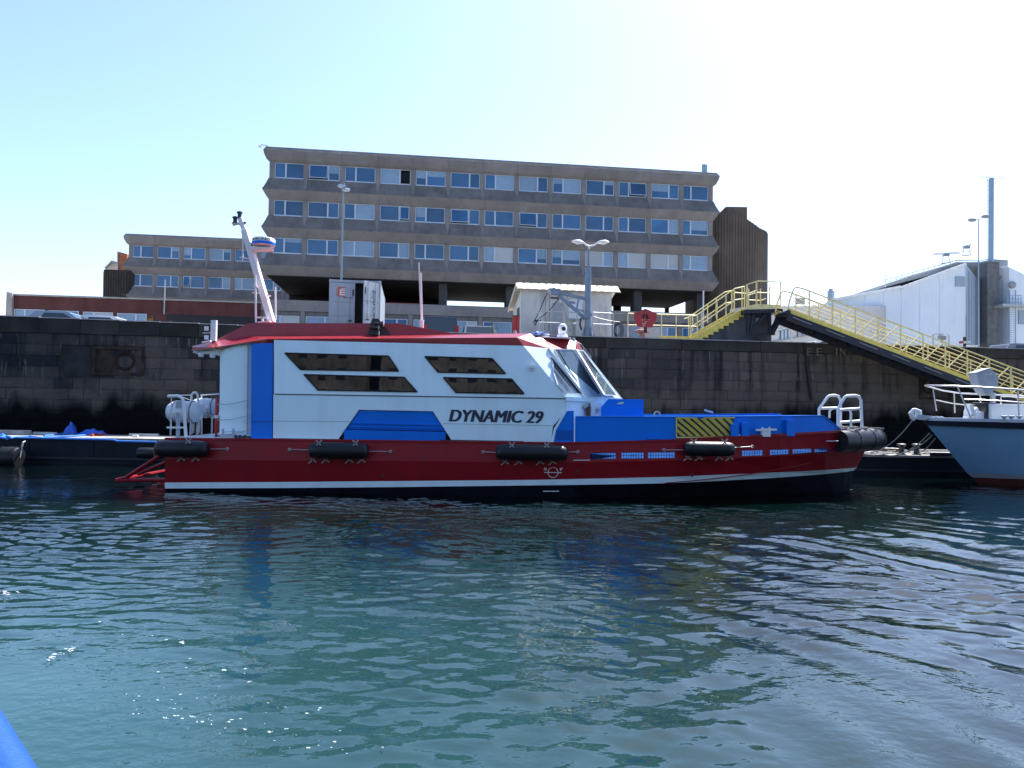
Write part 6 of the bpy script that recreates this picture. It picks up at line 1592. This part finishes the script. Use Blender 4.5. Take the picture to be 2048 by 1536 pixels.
# ------------------------------------------------------------------ parked vehicles
def car(px, pyroof, h, L, W, paint, label, ang=0.0, van=False, Yd=None, grp='vehicles parked on the quay'):
    yh = 810 + .016 * (px - 1024); Y = (ZG + h - 2.5) * F_PX / (yh - pyroof)
    c = A(px, pyroof, Y); t = thing('parked_van' if van else 'parked_car', (c.x, c.y, ZG), label, 'van' if van else 'car', grp, rz=ang)
    hl, hw = L / 2, W / 2
    m = MB(); belt = h * (.52 if van else .58)
    prof = [(-hl, .35), (-hl + .05, belt - .12), (-hl + .15, belt), (hl - .9, belt), (hl - .1, belt - .18), (hl, belt - .4), (hl, .35), (hl - .2, .22), (-hl + .2, .22)]
    m.prism([(x, -hw, z) for x, z in prof], (0, W, 0)); m.build('body', paint, t, local=True)
    roof_ = [(-hl + .18, belt), (-hl + (.25 if van else .75), h - .03), (-hl + (.4 if van else 1.05), h), (hl - (1.3 if van else 2.0), h), (hl - (1.15 if van else 1.75), h - .04), (hl - (.75 if van else .95), belt)]
    iw = hw - .14
    m = MB(); rows = []
    for f, wv in ((0, hw - .02), (1, iw)):
        pass
    lo = [(x, z) for x, z in roof_]
    def wid(z): return lerp(hw - .02, iw, (z - belt) / (h - belt))
    m.grid([[Vector((x, -wid(z), z)) for x, z in lo], [Vector((x, wid(z), z)) for x, z in lo]])
    m.face([Vector((x, -wid(z), z)) for x, z in lo]); m.face([Vector((x, wid(z), z)) for x, z in lo]); m.build('cabin_shell', paint, t, local=True)
    def onside(x, z, s): return Vector((x, s * (wid(z) + .006), z))
    for s in (-1, 1):
        z0, z1 = belt + .04, h - .10; a = MB(); a.face([onside(-hl + (.55 if van else .85), z0, s), onside(-hl + (.6 if van else 1.15), z1, s), onside(hl - (1.35 if van else 2.0), z1, s), onside(hl - (.95 if van else 1.15), z0, s)]); a.build('side_glass', CARGLASS, t, local=True)
    for x0, x1, nm in ((roof_[4][0], roof_[5][0], 'windscreen'), (roof_[1][0], roof_[0][0], 'rear_window')):
        s_ = 1 if nm == 'windscreen' else -1
        a = MB(); za, zb = h - .09, belt + .05
        def px_(z): return lerp(x1, x0, (z - belt) / (h - .035 - belt)) + s_ * .006
        a.face([Vector((px_(za), -iw + .06, za)), Vector((px_(za), iw - .06, za)), Vector((px_(zb), hw - .14, zb)), Vector((px_(zb), -hw + .14, zb))]); a.build(nm, CARGLASS, t, local=True)
    for x in (-hl + .8, hl - .85):
        for s in (-1, 1):
            a = MB(); a.lathe([(.18, -.1), (.31, -.1), (.32, -.06), (.32, .06), (.31, .1), (.18, .1)], (x, s * (hw - .08), .32), 16, 'Y'); w_ = a.build('wheel', BLACK, t, local=True, smooth=True)
            a = MB(); a.lathe([(.19, -.085), (.1, -.11), (.1, .11), (.19, .085)], (x, s * (hw - .08), .32), 12, 'Y'); a.build('rim', GALV, w_, local=True)
    for s in (-1, 1):
        a = MB(); a.bb((-hl - .012, s * (hw - .2), belt - .3), (-hl + .08, s * (hw - .02), belt + (.45 if van else -.1))); a.build('tail_light', TAIL, t, local=True)
        a = MB(); a.bb((hl - .1, s * (hw - .45), belt - .42), (hl + .01, s * (hw - .08), belt - .28)); a.build('headlight', LAMPW, t, local=True)
        a = MB(); a.bb((hl - 1.5, s * hw, belt + .02), (hl - 1.35, s * (hw + .18), belt + .17)); a.build('wing_mirror', paint, t, local=True)
    return t
car(141, 625.5, 1.48, 4.0, 1.74, CARBLUE, 'blue-grey car parked behind the wall at the far left', TH)
car(229, 634, 1.46, 4.1, 1.75, CARWHITE, 'white car parked right of the blue-grey one, only its roof showing', TH)
car(879, 641, 1.98, 4.8, 1.92, CARNAVY, 'dark navy van seen from behind above the boat roof', R(90) + TH, van=True)
car(955, 655, 1.45, 4.1, 1.75, CARGREY, 'grey car with its roof just showing right of the navy van', R(90) + TH)
car(1632, 682, 1.44, 4.2, 1.76, CARWHITE, 'white car behind the wall under the gangway', R(180) + TH)
car(2040, 689, 1.46, 4.1, 1.75, CARGREY, 'dark car at the right edge in front of the white building', TH)

# ------------------------------------------------------------------ grey patrol boat
Y2 = 26.0
def mir2(p): return Vector((p.x, 2 * Y2 - p.y, p.z))
pb = thing('patrol_boat', (15, Y2, 0), 'grey patrol boat whose bow pokes in at the right edge', 'boat')
def PX(x, Y): return CX + F_PX * x / Y
def line2(st, y0, dy): return [(PX(x, Y), y0 + dy * (PX(x, Y) - 1850), Y) for x, Y in st]
DK = line2([(14.32, 26.0), (14.75, 25.4), (15.6, 24.78), (16.8, 24.28), (18.3, 23.98), (23.5, 23.95)], 838, .022)
RB = line2([(14.40, 26.0), (14.82, 25.45), (15.66, 24.85), (16.85, 24.36), (18.35, 24.06), (23.5, 24.0)], 850.5, .036)
ST = line2([(15.77, 26.0), (16.12, 25.62), (16.85, 25.12), (17.9, 24.62), (19.3, 24.27), (23.5, 24.1)], 942.5, .040)
SB = line2([(15.95, 26.0), (16.28, 25.66), (17.0, 25.18), (18.0, 24.70), (19.4, 24.36), (23.5, 24.2)], 951.0, .038)
dk, rb, stl, sbl = map(sline, (DK, RB, ST, SB))
und = [Vector((p.x + .25, min(Y2, p.y + .35), -.35)) for p in sbl]; und[0] = Vector((sbl[0].x + .45, Y2, -.35))
def two(name, L0, L1, m_, par, close=True):
    m = MB(); m.grid([L0, L1]); m.grid([[mir2(p) for p in L0], [mir2(p) for p in L1]])
    if close: m.face([L0[-1], L1[-1], mir2(L1[-1]), mir2(L0[-1])])
    return m.build(name, m_, par)
m = MB()
for s in (lambda p: p, mir2): m.grid([[s(p) for p in L0] for L0 in (dk, rb, stl)])
h_ = m.build('hull', GREYHULL, pb, smooth=True); two('waterline_stripe', stl, sbl, LIGHTGREY, pb); two('bottom', sbl, und, OXIDE, pb)
m = MB()
for s in (lambda p: p, mir2):
    OF = [Vector((-.09, 0, 0)), Vector((-.055, -.065, 0)), Vector((-.04, -.075, 0)), Vector((-.02, -.08, 0)), Vector((0, -.08, 0)), Vector((0, -.08, 0))]
    up_ = [p + Vector((0, 0, -.05)) for p in dk]
    m.grid([[s(p) for p in up_], [s(p + o_) for p, o_ in zip(up_, OF)], [s(p + o_) for p, o_ in zip(rb, OF)], [s(p) for p in rb]])
m.build('rub_rail', mat('navy_rubber', (0.012, 0.016, 0.035), .5), pb)
m = MB()
for a, b in zip(dk[:-1], dk[1:]): m.face([a, b, mir2(b), mir2(a)])
m.build('deck', LIGHTGREY, pb)
m = MB()
for s in (lambda p: p, mir2):
    for a, b in zip(dk[:-1], dk[1:]): m.bar(s(a + Vector((0, .03, .0))), s(b + Vector((0, .03, .0))), .07, .10)
m.build('toe_rail', LIGHTGREY, pb)
def near2(px, py): 
    X = [p[0] for p in DK]
    for i in range(len(X) - 1):
        if X[i] <= px <= X[i + 1]: return A(px, py, lerp(DK[i][2], DK[i + 1][2], (px - X[i]) / (X[i + 1] - X[i])) + .12)
    return A(px, py, 24.1)
STAIN = mat('stainless_rail', (0.62, 0.60, 0.58), 0.3, metal=0.5, var=0.05)
tip = A(1850, 771.5, Y2)
nr_ = [tip, A(1862, 771, 25.4), A(1905, 772, 24.85), A(1965, 774.5, 24.4), A(2048, 780, 24.1), A(2400, 800, 24.1)]
frl = [tip, A(1862, 774.5, 26.6), A(1885, 781, 27.15), A(1920, 786.5, 27.6), A(1953, 788, 27.85), A(2400, 806, 27.9)]
for L in (nr_, frl): m = MB(); m.tube(L, .028, 8); m.build('guard_rail', STAIN, pb, smooth=True)
for L in ([A(1930, 798.5, 24.75), A(1990, 801, 24.3), A(2060, 806, 24.1), A(2400, 826, 24.1)], [A(1872, 800, 26.8), A(1905, 807, 27.5), A(1940, 811, 27.8), A(1976, 811.5, 27.9)]):
    m = MB(); m.tube(L, .020, 6); m.build('mid_rail', STAIN, pb, smooth=True)
for a, b in ((A(1866, 779, 26.7), A(1873, 822, 26.7)), (A(1908, 786, 27.5), A(1909.5, 826, 27.5)), (A(1960, 788, 27.85), A(1962, 823, 27.85)), (A(1916, 776, 24.8), A(1942, 836, 24.8)), (A(2036, 780, 24.15), A(2038, 832, 24.15)), (A(1978, 812, 27.9), A(1972, 830, 27.9))):
    m = MB(); m.tube([a, b], .022, 6); m.build('stanchion', STAIN, pb, smooth=True)
m = MB(); m.tube([A(2002, 808, 26), A(2002, 792, 26), A(2048, 794.5, 26), A(2060, 795, 26), A(2060, 812, 26)], .025, 6); m.tube([A(2036, 780, 26), A(2036, 806, 26)], .03, 6); m.build('hatch_rail', STAIN, pb)
# canvas-covered searchlight on a post
c = A(1976, 765, 25.4)
m = MB(); m.bar(A(1985, 785, 25.4), A(1986, 806, 25.4), .12); m.build('searchlight_post', LIGHTGREY, pb)
m = MB(); fp = [(1953, 746), (1981, 736.5), (1989, 744), (1997, 752), (1996, 772), (1990, 780), (1976, 791), (1968, 784), (1958, 765)]
f0 = [A(x, y, 25.15) for x, y in fp]; cc = sum(f0, Vector()) / len(f0); m.prism(f0, (.05, .55, 0)); m.face([f0[0] + Vector((0, .0, .02)), f0[1] + Vector((0, .0, .02)), f0[1] + Vector((.05, .6, .02)), f0[0] + Vector((.05, .6, .02))]); cv = m.build('searchlight_cover', CANVAS, pb)
m = MB(); m.tube([A(1970, 748, 25.14), A(1978, 750, 25.14), A(1983, 747, 25.14)], .015, 5); m.build('cover_cord', WMARK, cv)
# lockers, windlass, anchor roller
z0 = dk[3].z
def blk(name, px0, px1, py0, Y, dep, m_, rnd_=.03):
    a, b = A(px0, py0, Y), A(px1, py0, Y); m = MB(); m.bb((a.x, Y, z0 - .02), (b.x, Y + dep, a.z)); o = m.build(name, m_, pb)
    md = o.modifiers.new('edge', 'BEVEL'); md.width = rnd_; md.segments = 2; return o
blk('deck_locker', 1984, 2120, 809, 25.2, 1.4, LIGHTGREY); blk('locker_lid', 1983, 2122, 807.5, 25.15, 1.5, WHITE2, .01)
blk('black_box', 1972, 1983.5, 805, 25.3, .8, BLACKM); blk('windlass_box', 1953, 1976, 823, 25.4, .6, WHITE2)
m = MB(); p = A(1943, 826, 25.6); m.lathe([(.22, -.14), (.16, -.08), (.12, 0), (.16, .08), (.22, .14)], p, 14, 'X'); m.lathe([(.12, .1), (.07, .2), (.07, .28), (.11, .3)], p, 10); m.bb((p.x - .2, p.y - .15, z0), (p.x + .2, p.y + .15, p.z - .1)); m.build('windlass', WHITE2, pb, smooth=True)
m = MB(); m.tube([A(1880, 838, 26.2), A(1884, 834, 26.2), A(1890, 838, 26.2)], .03, 6); m.lathe([(.04, 0), (.12, .02), (.12, .08)], A(1876, 837, 26), 10); m.build('deck_fitting', GALV, pb)
m = MB(); m.prism([A(1832, 838, 25.85), A(1840, 829, 25.85), A(1872, 833, 25.85), A(1850, 840, 25.85)], (0, .3, 0)); m.build('bow_roller', LIGHTGREY, pb)
m = MB(); m.tube([A(1826, 819, 26), A(1822, 826, 26), A(1826, 835, 26), A(1829, 840, 26)], [.05, .09, .10, .07], 8); m.tube([A(1824, 819, 26), A(1830, 820, 26), A(1837, 824, 26), A(1838, 834, 26)], [.04, .07, .12, .10], 8); m.build('anchor', WHITE2, pb, smooth=True)
m = MB()
for x in (2008, 2022, 2038): m.tube([A(x, 832, 24.5), A(x + 1, 838, 24.5)], .05, 8); m.tube([A(x - 5, 833, 24.5), A(x + 6, 833, 24.5)], .035, 6)
m.build('deck_cleat', CRANE, pb)
# wheelhouse of the patrol boat, outside the picture
m = MB(); m.prism([(18.6, 24.7, z0), (19.4, 24.8, z0 + 1.9), (23.2, 24.8, z0 + 1.9), (23.4, 24.7, z0)], (0, 2.6, 0)); m.build('wheelhouse', LIGHTGREY, pb)
for x in (19.8, 21.0, 22.2): m = MB(); m.bb((x, 24.66, z0 + .9), (x + .9, 24.72, z0 + 1.6)); m.build('cabin_window', CARGLASS, pb)

# mooring ropes from its bow down to the pontoon
def rope(pts, label, r__=.022):
    t = MB(); t.tube(pts, r__, 6); o = t.build('mooring_rope', ROPE, smooth=True); tag(o, label, 'rope', 'mooring ropes of the grey boat')
rope(arc(A(1827, 838, 25.95), AZ(1726, 905, .87), .35, 14), 'pale rope from the anchor roller of the grey boat down to the pontoon')
rope(arc(A(1859, 866, 25.9), AZ(1765, 909, .87), .30, 12) + [AZ(1745, 910.5, .87), AZ(1726, 908, .87)], 'thickest slack rope from the stem of the grey boat along the pontoon edge')
rope(arc(A(1864, 871, 25.95), AZ(1795, 905, .87), .18, 12), 'thin middle rope from the stem of the grey boat to the left bollard')
rope(arc(A(1870, 877, 25.98), AZ(1829, 905, .87), .16, 12), 'shortest rope from the stem of the grey boat to the right bollard')
# pontoon clutter, right
def bollard(px, label):
    c = AZ(px, 909, .84); t = thing('bollard', c, label, 'bollard', 'dark bollards on the right pontoon')
    m = MB(); m.lathe([(.10, 0), (.10, .32), (.17, .35), (.17, .40), (.12, .42)], c, 12); m.build('post', BLACKM, t, smooth=True)
    m = MB(); m.lathe([(.17, 0), (.17, .03)], c, 12); m.build('foot', STEELBLK, t)
bollard(1803, 'left of the two dark bollards on the pontoon by the grey bow'); bollard(1833, 'right of the two dark bollards, nearest the grey hull')
def board(px0, px1, py, z, dy, h, label, m_, rz=0.0, name='plank', cat='plank'):
    a, b = AZ(px0, py, z), AZ(px1, py, z); t = MB(); t.box(((a.x + b.x) / 2, a.y + dy / 2, z + h / 2), (b.x - a.x, dy, h), Matrix.Rotation(rz, 3, 'Z')); o = t.build(name, m_); tag(o, label, cat, 'loose timber and sheets on the pontoons'); return o
o = board(1738, 1798, 900.5, .86, .9, .08, 'white sheet lying on the pontoon just right of the bow fender', WHITE2, .05, 'white_sheet', 'sheet')
board(1842, 1884, 908, .85, .3, .05, 'pale plank on the pontoon right of the bollards', GREYWOOD, .02)
board(1838, 1892, 902, .85, .25, .06, 'long grey plank at the back of the pontoon beside the grey hull', GREYWOOD, -.03)
board(1862, 1900, 911.5, .845, .10, .12, 'short dark beam at the pontoon edge against the grey hull', STEELBLK, 0)
board(1755, 1795, 903, .85, .4, .12, 'dark brown mat behind the slack rope on the pontoon', BROWN, .02)
m = MB(); rs = random.Random(12)
for _ in range(70):
    p = AZ(rs.uniform(1728, 1860), rs.uniform(902, 910), .845); L = [p]
    for k in range(4): L.append(L[-1] + Vector((rs.gauss(0, .10), rs.gauss(0, .10), 0)))
    for q in L: q.z = .86 + rs.uniform(0, .05)
    m.tube(L, .014, 4)
tag(m.build('rope_tangle', ROPE), 'tangle of thin rope ends on the right pontoon', kind='stuff')
# pontoon clutter, left
def brope(pts, label, r__=.03, m_=None):
    t = MB(); t.tube(pts, r__, 7); o = t.build('loose_rope', m_ or BLUEROPE, smooth=True); tag(o, label, 'rope', 'ropes lying on the left pontoon')
def P1(px, py): return AZ(px, py, 1.06)
brope([P1(-10, 868), P1(8, 871), P1(24, 875), P1(45, 876), P1(80, 876), P1(110, 877), P1(150, 878), P1(205, 879), P1(228, 880), P1(236, 882.5), P1(260, 883), P1(312, 884)], 'long blue rope along the front edge of the left pontoon', .035)
brope([P1(20, 876), P1(40, 874), P1(60, 873), P1(85, 875.5), P1(120, 873.5), P1(150, 872), P1(185, 869)], 'blue rope curving from the pontoon edge to the orange rope end', .035)
brope([P1(88, 872), P1(105, 870), P1(125, 867)], 'short loose end of blue rope near the blue tarpaulin', .035)
brope([P1(-5, 866), P1(4, 868), P1(10, 872), P1(2, 875), P1(14, 877)], 'blue rope bunched at the far left of the pontoon', .045)
brope([P1(183, 871), P1(190, 869.5), P1(200, 870.5), P1(208, 869)], 'short orange rope end on the pontoon', .06, mat('orange_rope', (0.45, 0.07, 0.03), 0.8))
heap('tarpaulin', 124, 148, 870, 0, .44, 'blue tarpaulin bundled up on the left pontoon', TARP, 9, pont=1.03, dy=.4)
heap('tarpaulin', 150, 208, 871, 0, .24, 'flatter blue tarpaulin spread right of the bundled one on the pontoon', TARP, 10, pont=1.03, dy=.5)
board(-20, 64, 868.5, 1.035, .5, .16, 'broad pale plank at the far left of the pontoon', GREYWOOD, 0)
board(64, 124, 869, 1.035, .12, .10, 'thin grey bar lying beside the broad pale plank', GALV, -.1)
board(258, 325, 872, 1.035, .14, .10, 'thin bar on the pontoon near the red stern', GALV, .03)
o = board(264, 276, 874, 1.04, .12, .08, 'small white block next to the thin bar near the stern', WMARK, .2, 'white_block_end', 'block')
def cylf(px0, px1, py0, py1, Y, label):
    c = A((px0 + px1) / 2, (py0 + py1) / 2, Y); L = (px1 - px0) * Y / F_PX; rad = (py1 - py0) / 2 * Y / F_PX
    t = thing('pontoon_fender', c, label, 'fender', 'black fenders on the left pontoon')
    m = MB(); m.lathe([(.35 * rad, -L / 2), (.9 * rad, -L / 2 + .02), (rad, -L / 2 + .08), (rad, L / 2 - .08), (.9 * rad, L / 2 - .02), (.35 * rad, L / 2)], c, 18, 'X'); m.build('rubber_body', BLACK, t, smooth=True)
    m = MB(); m.tube([c + Vector((L / 2 - .02, 0, 0)), c + Vector((L / 2 + .02, .1, rad * 1.4)), c + Vector((L / 2, .25, rad * 1.5))], .03, 6); m.build('chain', GALV, t)
cylf(276, 312, 895, 917, 27.55, 'black cylinder fender between the pontoon and the red stern')
cylf(-60, 40, 893, 936, 27.2, 'big black cylinder fender at the far left edge of the picture')

# ------------------------------------------------------------------ the launch the photographer stands in
lb = thing('blue_launch', (-1.2, 0, 0), 'bright blue launch whose gunwale corner shows at lower left', 'boat')
edge = [Vector((-3.3, 4.40, 1.16)), Vector((-2.75, 3.92, 1.13)), Vector((-2.085, 3.25, 1.10)), Vector((-1.775, 2.93, 1.09)), Vector((-1.0, 2.05, 1.08)), Vector((-.2, 1.0, 1.07)), Vector((.7, -.1, 1.06)), Vector((1.1, -1.6, 1.05)), Vector((1.1, -4.5, 1.05))]
port = [edge[0], Vector((-4.0, 3.9, 1.15)), Vector((-4.1, 2.9, 1.12)), Vector((-3.9, 1.8, 1.1)), Vector((-3.5, .6, 1.08)), Vector((-3.0, -.6, 1.07)), Vector((-2.6, -1.8, 1.06)), Vector((-2.5, -3.0, 1.05)), Vector((-2.5, -4.5, 1.05))]
inw = Vector((-.09, -.09, -.06))
m = MB(); m.tube([p + inw for p in edge], .115, 12); m.build('gunwale', GUNBLUE, lb, smooth=True)
m = MB(); m.tube([p + Vector((.09, -.05, -.06)) for p in port], .115, 12); m.build('gunwale', GUNBLUE, lb, smooth=True)
m = MB(); dd = Vector((0, 0, -.16))
for a, b, c, d_ in zip(edge[:-1], edge[1:], port[1:], port[:-1]): m.face([a + dd, b + dd, c + dd, d_ + dd])
m.build('deck', GUNBLUE, lb)
m = MB(); lo = lambda p, c=Vector((-1.2, 0, 0)): Vector((lerp(p.x, -1.3, .2), lerp(p.y, -.5, .12), -.2))
m.grid([[p + inw for p in edge], [lo(p) for p in edge]]); m.grid([[p + Vector((.09, -.05, -.06)) for p in port], [lo(p) for p in port]]); m.face([edge[-1], lo(edge[-1]), lo(port[-1]), port[-1]]); m.build('hull', GUNBLUE, lb)

# ------------------------------------------------------------------ far side of the dock, behind the camera (it is what the cabin glass mirrors)
MB().bb((-70, -62, -2), (80, -46, 3.2)).build('far_quay', STONE).__setitem__('kind', 'structure')
rs = random.Random(21)
for k, (x, w_, h_, cm, lab) in enumerate(((-44, 24, 24, (0.25, 0.235, 0.225), 'beige block of flats across the dock, left of the gap'), (-18, 22, 28, (0.28, 0.265, 0.25), 'tall pale block of flats across the dock'), (6, 15, 22, (0.20, 0.165, 0.15), 'lower brown house across the dock'), (23, 26, 27, (0.27, 0.26, 0.25), 'wide cream block of flats across the dock'), (51, 22, 23, (0.23, 0.225, 0.22), 'grey block of flats across the dock, farthest right'))):
    t = thing('apartment_building', (x, -60, 3.2), lab, 'building', 'buildings across the dock')
    cm_ = mat('far_wall_%s' % 'abcde'[k], cm, .9, var=.55, scale=.22, streak=.6, streak_col=(.05, .045, .04), vstretch=3)
    MB().bb((x, -72, 3.2), (x + w_, -60, 3.2 + h_)).build('wall', cm_, t)
    MB().bb((x - .3, -72.3, 3.2 + h_), (x + w_ + .3, -59.7, 3.6 + h_)).build('roof', ROOFGREY, t)
    me = None; z = 4.4
    while z < 3.2 + h_ - 2:
        xx = x + 1.2
        while xx < x + w_ - 1.6:
            if me is None: q = MB(); q.bb((0, -.05, 0), (1.2, .06, 1.6)); me = q.mesh('window'); me.materials.append(CARGLASS)
            o = link('window', me, t); o.location = Vector((xx, -60, z)) - Vector((x, -60, 3.2)); xx += 2.7
        z += 3.0
